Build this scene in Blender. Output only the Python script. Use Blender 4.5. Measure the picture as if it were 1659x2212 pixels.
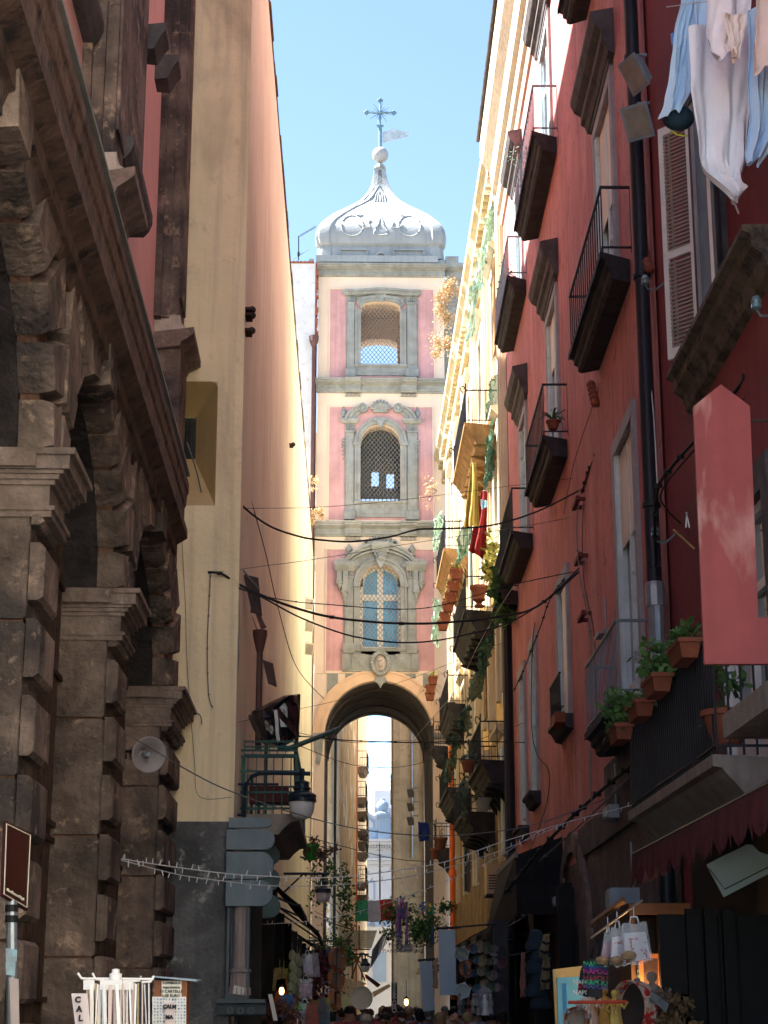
import bpy, bmesh, math, random
from mathutils import Matrix, Vector
random.seed(7)
S = bpy.context.scene
for o in list(bpy.data.objects): bpy.data.objects.remove(o)
C = bpy.context.scene.collection
PI = math.pi; R = math.radians
# ---------------------------------------------------------------- camera
FU, CX, CY, VU, VV, H = 3831., 829.5, 1106., 755., 2165., 1.9
PITCH = math.atan((VV-CY)/FU)
YAW = -math.atan((VU-CX)/FU*math.cos(PITCH))
cd = bpy.data.cameras.new('camera'); cam = bpy.data.objects.new('camera', cd); C.objects.link(cam)
cam.location = (0, 0, H); cam.rotation_euler = (PI/2+PITCH, 0, -YAW)
cd.sensor_fit = 'HORIZONTAL'; cd.sensor_width = 36; cd.lens = 36*FU/1659
cd.clip_start = .1; cd.clip_end = 2000
S.camera = cam; S.render.resolution_x = 768; S.render.resolution_y = 1024
# ---------------------------------------------------------------- world, sun, exposure
SUN = Vector((-.60, .10, .79)).normalized()          # direction towards the sun
EL = math.asin(SUN.z); AZ = math.atan2(SUN.x, SUN.y)
w = bpy.data.worlds.new('World'); S.world = w; w.use_nodes = True
nt = w.node_tree; sk = nt.nodes.new('ShaderNodeTexSky'); sk.sky_type = 'NISHITA'; sk.sun_disc = False
sk.sun_elevation = EL; sk.sun_rotation = AZ; sk.air_density = 1.0; sk.dust_density = .0; sk.ozone_density = .9; sk.altitude = 1500
nt.links.new(sk.outputs[0], nt.nodes['Background'].inputs[0]); nt.nodes['Background'].inputs[1].default_value = .064
sl = bpy.data.lights.new('sun', 'SUN'); sun = bpy.data.objects.new('sun', sl); C.objects.link(sun)
sl.energy = 5.0; sl.angle = R(.5); sl.color = (1, .95, .88)
sun.rotation_euler = SUN.to_track_quat('Z', 'Y').to_euler(); sun.location = (-30, 10, 60)
S.view_settings.view_transform = 'Standard'; S.view_settings.look = 'None'
S.view_settings.exposure = 2.72; S.view_settings.gamma = 1; S.view_settings.use_curve_mapping = False
try:
    S.cycles.max_bounces = 8; S.cycles.diffuse_bounces = 6
except Exception: pass
# ---------------------------------------------------------------- pixel -> ray helpers (u, v in 1659-wide picture units)
fw = Vector((math.sin(YAW)*math.cos(PITCH), math.cos(YAW)*math.cos(PITCH), math.sin(PITCH)))
rt = Vector((math.cos(YAW), -math.sin(YAW), 0))
up = Vector((-math.sin(YAW)*math.sin(PITCH), -math.cos(YAW)*math.sin(PITCH), math.cos(PITCH)))
def ray(u, v):
    d = fw + rt*((u-CX)/FU) + up*(-(v-CY)/FU)
    return d.x/d.y, d.z/d.y
def at(u, v, Y):
    a, b = ray(u, v); return Vector((a*Y, Y, H+b*Y))
class Wall:                       # a street-side wall plane x = x0 + k*y ; local (a along street, o outwards, z)
    def __init__(s, x0, k, side):
        s.x0, s.k = x0, k; L = math.hypot(1, k)
        s.t = Vector((k/L, 1/L, 0)); s.n = Vector((1/L, -k/L, 0))*side
        s.M = Matrix(((s.t.x, s.n.x, 0, x0), (s.t.y, s.n.y, 0, 0), (0, 0, 1, 0), (0, 0, 0, 1)))
    def hit(s, u, v, o=0):
        rx, rz = ray(u, v)
        y = (s.x0 - o*s.n.y*s.k + o*s.n.x)/(rx-s.k)
        return (y-o*s.n.y)/s.t.y, H+rz*y
class Front:                      # a wall facing the camera at distance Y ; local (x, o towards camera, z)
    def __init__(s, Y):
        s.Y = Y; s.M = Matrix(((1, 0, 0, 0), (0, -1, 0, Y), (0, 0, 1, 0), (0, 0, 0, 1)))
    def hit(s, u, v, o=0):
        rx, rz = ray(u, v); y = s.Y-o
        return rx*y, H+rz*y
I4 = Matrix.Identity(4)
# ---------------------------------------------------------------- materials
MATS = {}
def N(nt, t, **k):
    n = nt.nodes.new(t)
    for a, b in k.items(): setattr(n, a, b)
    return n
def mat(name, col, rough=.8, var=.15, scale=1.5, bump=.15, bscale=14, streak=0., metal=0., col2=None, patch=None, pth=.62, pscale=.8, spec=.3, emit=None, es=0, dirt=None, dth=.55, alpha=None, stretch=.12, psoft=.03, pstretch=1.):
    if name in MATS: return MATS[name]
    m = bpy.data.materials.new(name); m.use_nodes = True; nt = m.node_tree; L = nt.links.new
    b = nt.nodes['Principled BSDF']; b.inputs['Roughness'].default_value = rough; b.inputs['Metallic'].default_value = metal
    b.inputs['Specular IOR Level'].default_value = spec
    g = N(nt, 'ShaderNodeNewGeometry')
    c1 = [max(0, x*(1-var)) for x in col]; c2 = [min(1, x*(1+var)) for x in (col2 or col)]
    n1 = N(nt, 'ShaderNodeTexNoise'); n1.inputs['Scale'].default_value = scale; n1.inputs['Detail'].default_value = 8; n1.inputs['Roughness'].default_value = .62
    L(g.outputs['Position'], n1.inputs['Vector'])
    r1 = N(nt, 'ShaderNodeValToRGB'); r1.color_ramp.elements[0].position = .32; r1.color_ramp.elements[1].position = .68
    r1.color_ramp.elements[0].color = (*c1, 1); r1.color_ramp.elements[1].color = (*c2, 1)
    L(n1.outputs[0], r1.inputs[0]); out = r1.outputs[0]
    def mixin(out, fac, c, mode='MIX'):
        mx = N(nt, 'ShaderNodeMix', data_type='RGBA', blend_type=mode)
        L(fac, mx.inputs[0]); L(out, mx.inputs[6]); mx.inputs[7].default_value = (*c, 1)
        return mx.outputs[2]
    def ramp(src, a, bb, v1=1.):
        r = N(nt, 'ShaderNodeMapRange'); r.inputs[1].default_value = a; r.inputs[2].default_value = bb; r.inputs[4].default_value = v1
        L(src, r.inputs[0]); return r.outputs[0]
    if streak:
        mp = N(nt, 'ShaderNodeMapping'); mp.inputs['Scale'].default_value = (3, 3, stretch); L(g.outputs['Position'], mp.inputs[0])
        n2 = N(nt, 'ShaderNodeTexNoise'); n2.inputs['Scale'].default_value = 2.2; n2.inputs['Detail'].default_value = 6; L(mp.outputs[0], n2.inputs[0])
        out = mixin(out, ramp(n2.outputs[0], .48, .72, streak), [x*.45 for x in col])
    if patch is not None:
        n3 = N(nt, 'ShaderNodeTexNoise'); n3.inputs['Scale'].default_value = pscale; n3.inputs['Detail'].default_value = 7; n3.inputs['Distortion'].default_value = .6
        mp = N(nt, 'ShaderNodeMapping'); mp.inputs['Location'].default_value = (7, 3, 11); mp.inputs['Scale'].default_value = (1, 1, pstretch); L(g.outputs['Position'], mp.inputs[0]); L(mp.outputs[0], n3.inputs[0])
        out = mixin(out, ramp(n3.outputs[0], pth, pth+psoft, .85 if psoft > .05 else 1.), patch)
    if dirt is not None:
        n4 = N(nt, 'ShaderNodeTexNoise'); n4.inputs['Scale'].default_value = 3.5; n4.inputs['Detail'].default_value = 9; n4.inputs['Roughness'].default_value = .7
        mp = N(nt, 'ShaderNodeMapping'); mp.inputs['Location'].default_value = (-5, 13, 2); L(g.outputs['Position'], mp.inputs[0]); L(mp.outputs[0], n4.inputs[0])
        out = mixin(out, ramp(n4.outputs[0], dth, dth+.12), dirt)
    L(out, b.inputs['Base Color'])
    if bump:
        n5 = N(nt, 'ShaderNodeTexNoise'); n5.inputs['Scale'].default_value = bscale; n5.inputs['Detail'].default_value = 8; L(g.outputs['Position'], n5.inputs['Vector'])
        bp = N(nt, 'ShaderNodeBump'); bp.inputs['Strength'].default_value = bump; bp.inputs['Distance'].default_value = .05
        L(n5.outputs[0], bp.inputs['Height']); L(bp.outputs[0], b.inputs['Normal'])
    if emit:
        b.inputs['Emission Color'].default_value = (*emit, 1); b.inputs['Emission Strength'].default_value = es
    if alpha is not None: b.inputs['Alpha'].default_value = alpha
    MATS[name] = m; return m
M_ = dict(
 cream=mat('cream_plaster', (.90,.75,.50), .9, .1, .7, .3, 12, streak=.4, dirt=(.72,.58,.38), dth=.58, patch=(.36,.29,.20), pth=.50, psoft=.22, pstretch=.4, pscale=.9),
 peach=mat('peach_plaster', (.86,.81,.60), .9, .12, .35, .3, 9, streak=.35, stretch=.05, dirt=(.62,.54,.40), dth=.60),
 beige=mat('beige_plaster', (.78,.63,.50), .9, .06, .6, .1, 12, streak=.1),
 pink=mat('pink_plaster', (.58,.33,.33), .9, .18, 1.0, .15, 12, streak=.3),
 trim=mat('grey_stucco', (.28,.29,.275), .85, .22, 2, .15, 16, streak=.25),
 white=mat('white_stucco', (.285,.305,.315), .8, .12, .8, .25, 8, streak=.3),
 lava=mat('dark_lava_stone', (.185,.142,.120), .9, .6, 1.6, .9, 16, streak=.4, dirt=(.45,.33,.25), dth=.56, patch=(.04,.036,.038), pth=.47, psoft=.16, pscale=1.1),
 shadelava=mat('shade_black_stone', (.035,.03,.032), .95, .5, 2.5, .8, 14, streak=.3, dirt=(.09,.075,.07), dth=.6),  # near-black lava: shade under the church arches put into the colour
 lava2=mat('brown_tuff_joint', (.17,.095,.065), .95, .35, 3, .8, 14),
 marble=mat('worn_marble', (.50,.43,.38), .6, .2, 4, .3, 20, streak=.4),
 rose=mat('rose_plaster', (.80,.46,.43), .9, .08, .8, .1, 12, streak=.15),
 red=mat('red_plaster', (.54,.205,.195), .9, .25, .35, .35, 9, streak=.6, dirt=(.36,.13,.12), dth=.54, patch=(.58,.29,.27), pth=.56, pscale=.5, psoft=.15, pstretch=.35),
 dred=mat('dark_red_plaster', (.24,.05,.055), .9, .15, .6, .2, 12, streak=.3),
 frame=mat('grey_window_surround', (.36,.36,.38), .85, .15, 3, .2, 18, streak=.3),
 hood=mat('grey_stone_hood', (.10,.095,.10), .9, .3, 3, .4, 16, streak=.4),
 iron=mat('black_iron', (.02,.022,.028), .5, .3, 6, .05, 30, metal=.4),
 rust=mat('rusty_iron', (.045,.026,.02), .8, .5, 6, .2, 30),
 greyiron=mat('blue_grey_iron', (.16,.20,.24), .5, .2, 6, .05, 30),
 green=mat('teal_green_paint', (.01,.09,.085), .5, .2, 6, .05, 30),
 dgreen=mat('dark_green_shutter', (.02,.04,.035), .6, .3, 6, .1, 30),
 glass=mat('window_glass', (.05,.09,.13), .04, .1, 2, 0, spec=1.0),
 wframe=mat('white_window_wood', (.72,.70,.66), .5, .08, 4, .05, 30),
 bframe=mat('light_blue_wood', (.60,.70,.72), .6, .15, 4, .1, 30, dirt=(.18,.16,.12), dth=.6),
 blind=mat('canvas_blind', (.80,.76,.64), .9, .08, 2, .1, 20),
 black=mat('black_rubber', (.012,.013,.016), .6, .3, 5, .1, 20),
 tarp=mat('black_plastic_sheet', (.008,.009,.013), .22, .3, 3, .5, 4, spec=.8),
 pipe=mat('dark_downpipe', (.018,.022,.03), .45, .2, 4, .05, 20),
 bpipe=mat('brown_downpipe', (.10,.045,.04), .5, .2, 4, .05, 20),
 opipe=mat('orange_plastic_pipe', (.75,.16,.03), .5, .12, 4, .05, 20),
 cable=mat('cable_rubber', (.02,.02,.022), .6, .2, 5, 0),
 gcable=mat('grey_cable', (.16,.17,.18), .6, .2, 5, 0),
 wcable=mat('white_cord', (.6,.62,.62), .6, .1, 5, 0),
 terra=mat('terracotta', (.25,.08,.045), .8, .15, 6, .2, 20, streak=.1),
 leaf=mat('leaf_green', (.045,.12,.03), .6, .45, 9, 0, col2=(.08,.17,.04)),
 leaf2=mat('striped_leaf', (.16,.22,.05), .5, .5, 12, 0, col2=(.42,.42,.13)),
 dry=mat('dry_weed', (.55,.38,.20), .9, .3, 6, 0),
 bark=mat('bark', (.10,.07,.045), .9, .3, 6, .4, 20),
 yellow=mat('ochre_plaster', (.74,.50,.20), .9, .18, .8, .3, 10, streak=.25, patch=(.55,.48,.38), pth=.58),
 dochre=mat('shaded_ochre_wall', (.26,.17,.085), .9, .35, .9, .5, 10, streak=.5, patch=(.12,.09,.06), pth=.5, psoft=.2, dirt=(.42,.30,.17), dth=.58),  # lower palace ochre darkened, shade behind the balconies is in the colour
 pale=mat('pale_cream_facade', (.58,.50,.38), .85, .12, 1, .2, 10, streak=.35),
 peel=mat('peeling_plaster', (.60,.46,.27), .9, .3, .6, .6, 6, streak=.4, patch=(.80,.76,.66), pth=.56, pscale=.45, dirt=(.40,.29,.16), dth=.56),
 tan=mat('tan_plaster', (.50,.35,.20), .9, .25, .6, .5, 7, streak=.45, dirt=(.34,.23,.13), dth=.55),
 bluew=mat('pale_blue_stucco', (.17,.24,.34), .8, .05, 1, .1, 8),
 cwhite=mat('church_white', (.34,.35,.37), .8, .04, 1, .1, 8),
 street=mat('lava_paving', (.16,.15,.14), .7, .3, 2, .3, 8),
 wood=mat('weathered_wood', (.22,.13,.06), .8, .3, 5, .3, 20),
 net=mat('green_safety_net', (.07,.17,.12), .9, .4, 4, .3, 20, alpha=.88), mint=mat('pale_mint_net', (.34,.52,.44), .9, .25, 4, .2, 20, alpha=.8),
 slab=mat('dark_slate_slab', (.045,.045,.05), .85, .4, 3, .5, 18, streak=.4),
 cslab=mat('concrete_slab', (.30,.27,.24), .85, .2, 3, .4, 14, streak=.4),
 zinc=mat('galvanised_metal', (.30,.34,.38), .4, .15, 5, .1, 20, metal=.5),
 lmetal=mat('lamp_dark_metal', (.02,.035,.05), .4, .2, 5, .05, 20, metal=.3),
 globe=mat('frosted_globe', (.62,.62,.66), .35, .05, 4, 0),
 fixture=mat('grey_floodlight_metal', (.24,.30,.34), .45, .1, 5, .05, 30),
 fixw=mat('white_floodlight_metal', (.70,.66,.58), .5, .08, 5, .05, 30),
)
# ---------------------------------------------------------------- mesh builder
class MB:
    def __init__(s, fr=None):
        s.v = []; s.f = []; s.M = fr.M if hasattr(fr, 'M') else (fr or I4)
    def P(s, *p): s.v.append(s.M @ Vector(p)); return len(s.v)-1
    def F(s, *i): s.f.append(tuple(i))
    def hexa(s, pts):
        i = [s.P(*p) for p in pts]
        for q in ((0,1,2,3),(7,6,5,4),(0,4,5,1),(1,5,6,2),(2,6,7,3),(3,7,4,0)): s.F(*[i[k] for k in q])
    def box(s, a0, a1, o0, o1, z0, z1):
        s.hexa([(a0,o0,z0),(a1,o0,z0),(a1,o1,z0),(a0,o1,z0),(a0,o0,z1),(a1,o0,z1),(a1,o1,z1),(a0,o1,z1)]); return s
    def cbox(s, a0, a1, o0, o1, z0, z1, c=.04):      # outward face chamfered
        om = o1-c
        s.box(a0, a1, o0, om, z0, z1)
        s.hexa([(a0,om,z0),(a1,om,z0),(a1,om,z1),(a0,om,z1),(a0+c,o1,z0+c),(a1-c,o1,z0+c),(a1-c,o1,z1-c),(a0+c,o1,z1-c)]); return s
    def prism(s, poly, o0, o1):                       # poly of (a, z)
        n = len(poly); i = [s.P(a, o0, z) for a, z in poly]; j = [s.P(a, o1, z) for a, z in poly]
        s.F(*i); s.F(*reversed(j))
        for k in range(n): s.F(i[k], j[k], j[(k+1) % n], i[(k+1) % n])
        return s
    def mould(s, a0, a1, prof, miter=0):              # prof of (o, z), extruded along a ; miter: returns widen with o
        n = len(prof); om = min(o for o, z in prof)
        i = [s.P(a0-(o-om)*miter, o, z) for o, z in prof]; j = [s.P(a1+(o-om)*miter, o, z) for o, z in prof]
        s.F(*i); s.F(*reversed(j))
        for k in range(n): s.F(i[k], j[k], j[(k+1) % n], i[(k+1) % n])
        return s
    def ring(s, ca, cz, r0, r1, o0, o1, t0=0, t1=PI, n=24, ry=1.):
        pr = None
        for k in range(n+1):
            t = t0+(t1-t0)*k/n; c, q = math.cos(t), math.sin(t)*ry
            cur = [s.P(ca+r*c, o, cz+r*q) for r, o in ((r0,o0),(r1,o0),(r1,o1),(r0,o1))]
            if pr:
                for m in range(4): s.F(pr[m], cur[m], cur[(m+1) % 4], pr[(m+1) % 4])
            else: s.F(*cur)
            pr = cur
        s.F(*reversed(pr)); return s
    def tube(s, pts, r, n=6, cap=True):
        pts = [Vector(p) for p in pts]; pr = None; rs = r if isinstance(r, (list, tuple)) else [r]*len(pts)
        for k, p in enumerate(pts):
            d = (pts[min(k+1, len(pts)-1)]-pts[max(k-1, 0)])
            d = d.normalized() if d.length > 1e-9 else Vector((0,0,1))
            x = d.cross(Vector((0,0,1)) if abs(d.z) < .9 else Vector((1,0,0))).normalized(); y = d.cross(x)
            cur = [s.P(*(p+x*rs[k]*math.cos(2*PI*i/n)+y*rs[k]*math.sin(2*PI*i/n))) for i in range(n)]
            if pr:
                for i in range(n): s.F(pr[i], pr[(i+1) % n], cur[(i+1) % n], cur[i])
            elif cap: s.F(*reversed(cur))
            pr = cur
        if cap: s.F(*pr)
        return s
    def lathe(s, c, prof, n=16, ang=2*PI, sx=1., sy=1., flute=0, fn=8):   # prof (r, z), around vertical at c
        pr = None
        for r, z in prof:
            cur = []
            for i in range(n):
                t = ang*i/n; q = max(r, 1e-4)*(1+flute*math.cos(fn*t))
                cur.append(s.P(c[0]+q*math.cos(t)*sx, c[1]+q*math.sin(t)*sy, c[2]+z))
            if pr:
                for i in range(n): s.F(pr[i], pr[(i+1) % n], cur[(i+1) % n], cur[i])
            else: s.F(*reversed(cur))
            pr = cur
        s.F(*pr); return s
    def ball(s, c, r, n=16, m=10, sq=(1,1,1)):
        return s.lathe(c, [(r*math.sin(PI*k/m), -r*sq[2]*math.cos(PI*k/m)) for k in range(m+1)], n, sx=sq[0], sy=sq[1])
    def quad(s, *p): s.F(*[s.P(*q) for q in p]); return s
    def grid(s, fn, nu, nv, both=False):
        idx = [[s.P(*fn(i/nu, j/nv)) for i in range(nu+1)] for j in range(nv+1)]
        for j in range(nv):
            for i in range(nu): s.F(idx[j][i], idx[j][i+1], idx[j+1][i+1], idx[j+1][i])
        return s
    def leaves(s, c, rad, n, size, sq=(1,1,1), seed=0, droop=0.):
        rnd = random.Random(seed); cl = []
        while len(cl) < 11:
            p = Vector([rnd.uniform(-1, 1) for _ in range(3)])
            if p.length < .95: cl.append((p, rnd.uniform(.16, .42)))
        for _ in range(n):
            q, cr = rnd.choice(cl); p = q+Vector([rnd.gauss(0, cr*.6) for _ in range(3)])
            q = Vector(c)+Vector((p.x*rad*sq[0], p.y*rad*sq[1], p.z*rad*sq[2]))
            d = Vector([rnd.uniform(-1, 1) for _ in range(3)]).normalized(); d.z -= droop
            e = d.cross(Vector([rnd.uniform(-1, 1) for _ in range(3)])).normalized()
            L = size*rnd.uniform(.6, 1.4)
            s.F(s.P(*q), s.P(*(q+d*L*.5+e*L*.28)), s.P(*(q+d*L)), s.P(*(q+d*L*.5-e*L*.28)))
        return s
    def build(s, name, m, parent=None, smooth=False, solid=0.):
        me = bpy.data.meshes.new(name); me.from_pydata([tuple(p) for p in s.v], [], s.f)
        bm = bmesh.new(); bm.from_mesh(me)
        bmesh.ops.recalc_face_normals(bm, faces=bm.faces)
        if solid:
            bmesh.ops.solidify(bm, geom=bm.faces[:], thickness=solid)
        bm.to_mesh(me); bm.free()
        if smooth:
            me.polygons.foreach_set('use_smooth', [True]*len(me.polygons))
            try: me.set_sharp_from_angle(angle=R(38))
            except Exception: pass
        me.materials.append(M_[m] if isinstance(m, str) else m)
        o = bpy.data.objects.new(name, me); C.objects.link(o)
        if parent: put(o, parent)
        return o
def put(o, parent):               # meshes are written in world coordinates: undo the parent's own offset
    root = parent
    while root.parent: root = root.parent
    o.parent = parent
    if parent is root: o.matrix_parent_inverse = Matrix.Translation(-Vector(root.location))
    return o
def tag(o, label, cat, group=None, kind=None):
    if label: o['label'] = label
    if cat: o['category'] = cat
    if group: o['group'] = group
    if kind: o['kind'] = kind
    return o
def thing(name, label, cat, loc=(0,0,0), group=None):
    o = bpy.data.objects.new(name, None); C.objects.link(o); o.empty_display_size = .2
    o.location = loc; return tag(o, label, cat, group)
def copy_tree(o, parent=None):
    c = o.copy(); C.objects.link(c); c.parent = parent
    for ch in [x for x in bpy.data.objects if x.parent == o]: 
        d = copy_tree(ch, c)
    return c
def text(s, size, m, M, parent=None, name='lettering', depth=.004, align='CENTER', shear=0, bold=0., space=1.):
    cu = bpy.data.curves.new(name, 'FONT'); cu.body = s; cu.size = size; cu.extrude = depth; cu.align_x = align; cu.align_y = 'CENTER'
    cu.shear = shear; cu.offset = bold; cu.space_line = space; cu.resolution_u = 3
    ob = bpy.data.objects.new('t', cu); C.objects.link(ob)
    dg = bpy.context.evaluated_depsgraph_get(); me = bpy.data.meshes.new_from_object(ob.evaluated_get(dg))
    bpy.data.objects.remove(ob); me.transform(M); me.name = name
    me.materials.clear(); me.materials.append(M_[m] if isinstance(m, str) else m)
    o = bpy.data.objects.new(name, me); C.objects.link(o)
    if parent: put(o, parent)
    return o
def tmat(org, xdir, ydir):         # text matrix: x of text along xdir, y along ydir
    x = Vector(xdir).normalized(); y = Vector(ydir).normalized(); z = x.cross(y)
    return Matrix(((x.x, y.x, z.x, org[0]), (x.y, y.y, z.y, org[1]), (x.z, y.z, z.z, org[2]), (0,0,0,1)))
def wallgrid(mb, a0, a1, z0, z1, holes, depth):
    A = sorted({a0, a1}|{h[0] for h in holes}|{h[1] for h in holes}); Z = sorted({z0, z1}|{h[2] for h in holes}|{h[3] for h in holes})
    A = [a for a in A if a0 <= a <= a1]; Z = [z for z in Z if z0 <= z <= z1]
    for i in range(len(A)-1):
        for j in range(len(Z)-1):
            ca, cz = (A[i]+A[i+1])/2, (Z[j]+Z[j+1])/2
            if any(h[0] < ca < h[1] and h[2] < cz < h[3] for h in holes): continue
            mb.quad((A[i],0,Z[j]), (A[i+1],0,Z[j]), (A[i+1],0,Z[j+1]), (A[i],0,Z[j+1]))
    for a, b, c, d in holes:
        mb.quad((a,0,c),(b,0,c),(b,-depth,c),(a,-depth,c)); mb.quad((a,0,d),(b,0,d),(b,-depth,d),(a,-depth,d))
        mb.quad((a,0,c),(a,0,d),(a,-depth,d),(a,-depth,c)); mb.quad((b,0,c),(b,0,d),(b,-depth,d),(b,-depth,c))
    return mb
# ================================================================ ground
g = MB(); g.quad((-300,-100,0),(300,-100,0),(300,1500,0),(-300,1500,0)); tag(g.build('ground', 'street'), None, None, kind='structure')
g = MB()
for i in range(9): g.box(-1.6+i*.62, -1.0+i*.62-.005, -5, 170, .0, .006)
tag(g.build('street', 'street'), None, None, kind='structure')
# ================================================================ bell tower
T = Front(76.)
def X(u, v, o=0): return T.hit(u, v, o)[0]
def Z(v, u=822, o=0): return T.hit(u, v, o)[1]
xc = X(822, 1000); xl = X(684, 1000); xr = X(962, 1000)
tower = thing('bell_tower', 'pink and grey baroque bell tower with white onion dome above an arch across the street', 'tower', (xc, 76, 0))
DEP = 5.7
WIN = [ (X(866.5,720)-X(781.5,720), Z(789), Z(669), .42), (X(865,1000)-X(778.6,1000), Z(1084), Z(957), None), (X(865,1320)-X(777,1320), Z(1400.6), Z(1262), None) ]
LEV = [Z(590), Z(840), Z(1148), Z(1455)]
def archpts(xc, hw, zs, rise, n=16): return [(xc-hw*math.cos(PI*k/n), zs+rise*math.sin(PI*k/n)**(1 if rise > hw*.6 else .6)) for k in range(n+1)]
def archband(mb, x0, x1, z0, z1, xc, hw, zb, zs, rise, o0, o1, n=16):
    mb.box(x0, xc-hw, o0, o1, z0, z1); mb.box(xc+hw, x1, o0, o1, z0, z1)
    if zb > z0: mb.box(xc-hw, xc+hw, o0, o1, z0, zb)
    p = archpts(xc, hw, zs, rise, n)
    for k in range(n): mb.prism([(p[k][0], p[k][1]), (p[k+1][0], p[k+1][1]), (p[k+1][0], z1), (p[k][0], z1)], o0, o1)
b = MB(T)
for oo in ((-.9, 0), (-DEP, -DEP+.9)):
    for (wd, zb, zs, rz), z1, z0 in zip(WIN, LEV[:3], LEV[1:]):
        archband(b, xl, xr, z0, z1, xc, wd/2, zb if oo[0] > -2 else zb, zs, rz or wd/2, *oo)
b.box(xl, xl+.7, -DEP+.9, -.9, LEV[3], LEV[0]); b.box(xr-.7, xr, -DEP+.9, -.9, LEV[3], LEV[0])
for z in LEV[:3]: b.box(xl+.7, xr-.7, -DEP+.9, -.9, z-.35, z)
b.build('shaft_wall', 'beige', tower)
# passage under the tower
ax0, ax1 = X(701,1590), X(935,1590); axc = (ax0+ax1)/2; ahw = (ax1-ax0)/2; azs = Z(1472)-ahw
b = MB(T); archband(b, xl-.02, xr+.6, 0, LEV[3]-.01, axc, ahw, 0, azs, ahw, -9.2, -.02, 32); b.build('passage_wall', 'beige', tower)
b = MB(T)                                  # archivolt
b.ring(axc, azs, ahw+.02, ahw+.16, -.02, .10, n=40); b.ring(axc, azs, ahw+.16, ahw+.42, -.02, .05, n=40); b.ring(axc, azs, ahw+.42, ahw+.52, -.02, .09, n=40)
b.build('archivolt', mat('beige_moulding', (.72,.50,.34), .9, .08, 2, .1, 20), tower)
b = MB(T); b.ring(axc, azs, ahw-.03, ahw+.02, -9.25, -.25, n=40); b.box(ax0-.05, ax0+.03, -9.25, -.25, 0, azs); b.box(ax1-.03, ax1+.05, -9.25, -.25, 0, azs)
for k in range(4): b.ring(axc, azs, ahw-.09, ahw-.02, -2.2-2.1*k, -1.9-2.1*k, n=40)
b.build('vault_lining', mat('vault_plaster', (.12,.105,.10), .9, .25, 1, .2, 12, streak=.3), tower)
# pink panels
for (u0,u1,v0,v1) in ((712.7,936.8,626,817),(711,934.6,880,1124),(705,938,1188,1449)):
    um = (v0+v1)/2; MB(T).box(X(u0,um), X(u1,um), -.02, .004, Z(v1), Z(v0)) if False else None
def framed_panel(u0,u1,v0,v1,wd,zb,zs,rise):
    um = (v0+v1)/2; b = MB(T); a0, a1, z0, z1 = X(u0,um), X(u1,um), Z(v1), Z(v0)
    archband(b, a0, a1, z0, z1, xc, wd/2+.02, max(zb, z0), zs, rise, -.02, .006); b.build('pink_panel', 'pink', tower)
    b = MB(T); t = .05
    b.box(a0-t, a0, 0, .05, z0-t, z1+t); b.box(a1, a1+t, 0, .05, z0-t, z1+t); b.box(a0, a1, 0, .05, z1, z1+t)
    b.build('panel_border', 'beige', tower)
for i, (u0,u1,v0,v1) in enumerate(((712.7,936.8,626,816),(711,934.6,880,1123),(705,938,1188,1449))):
    wd, zb, zs, rz = WIN[i]; framed_panel(u0,u1,v0,v1, wd, zb, zs, rz or wd/2)
# cornices
def cornice(vt, vb, brk=True, top=False):
    zt, zb = Z(vt, o=.5), Z(vb); h = zt-zb; b = MB(T)
    prof = [(0,zb),(.08,zb),(.10,zb+h*.12),(.16,zb+h*.14),(.16,zb+h*.3),(.12,zb+h*.33),(.12,zb+h*.58),(.30,zb+h*.68),(.42,zb+h*.72),(.42,zb+h*.84),(.50,zb+h*.88),(.50,zb+h),(0,zb+h)]
    b.mould(xl-.03, xr+.03, prof, .25)
    if brk:
        for c in ((743+781.5)/2, (863.5+901.6)/2):
            x = X(c, vb); b.mould(x-.36, x+.36, [(o+.14 if o > 0 else 0, z) for o, z in prof], 0)
            for k in range(4): b.prism([(x-.36+k*.18,zb-.16),(x-.18+k*.18,zb-.16),(x-.27+k*.18,zb-.01)], 0, .10)
    return b.build('cornice', 'trim', tower)
cornice(568, 599, False); cornice(816, 850); cornice(1126, 1160)
b = MB(T); zt, zb = Z(568), Z(600)                # recessed right wing with its own cornice
b.box(xr, xr+1.6, -DEP, -.35, 0, zb); b.mould(xr+.12, xr+1.6, [(-.35,zb),(-.2,zb+.1),(-.2,zb+.4),(.1,zt-.2),(.1,zt),(-.35,zt)]); b.box(xr+.1, xr+.7, -1.5, .1, zt, zt+.32)
b.build('side_wing', 'trim', tower)
b = MB(T); zt = Z(566.5)
b.box(X(683,560), X(946,560), -DEP, .25, Z(570), Z(556.5)); b.box(X(946,560)+.01, X(962,560), -DEP, .05, Z(570), Z(556.5)-.12); b.box(X(668,560), X(692,560)-.3, -DEP, .0, Z(572), Z(560))
b.build('parapet', 'white', tower)
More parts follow.
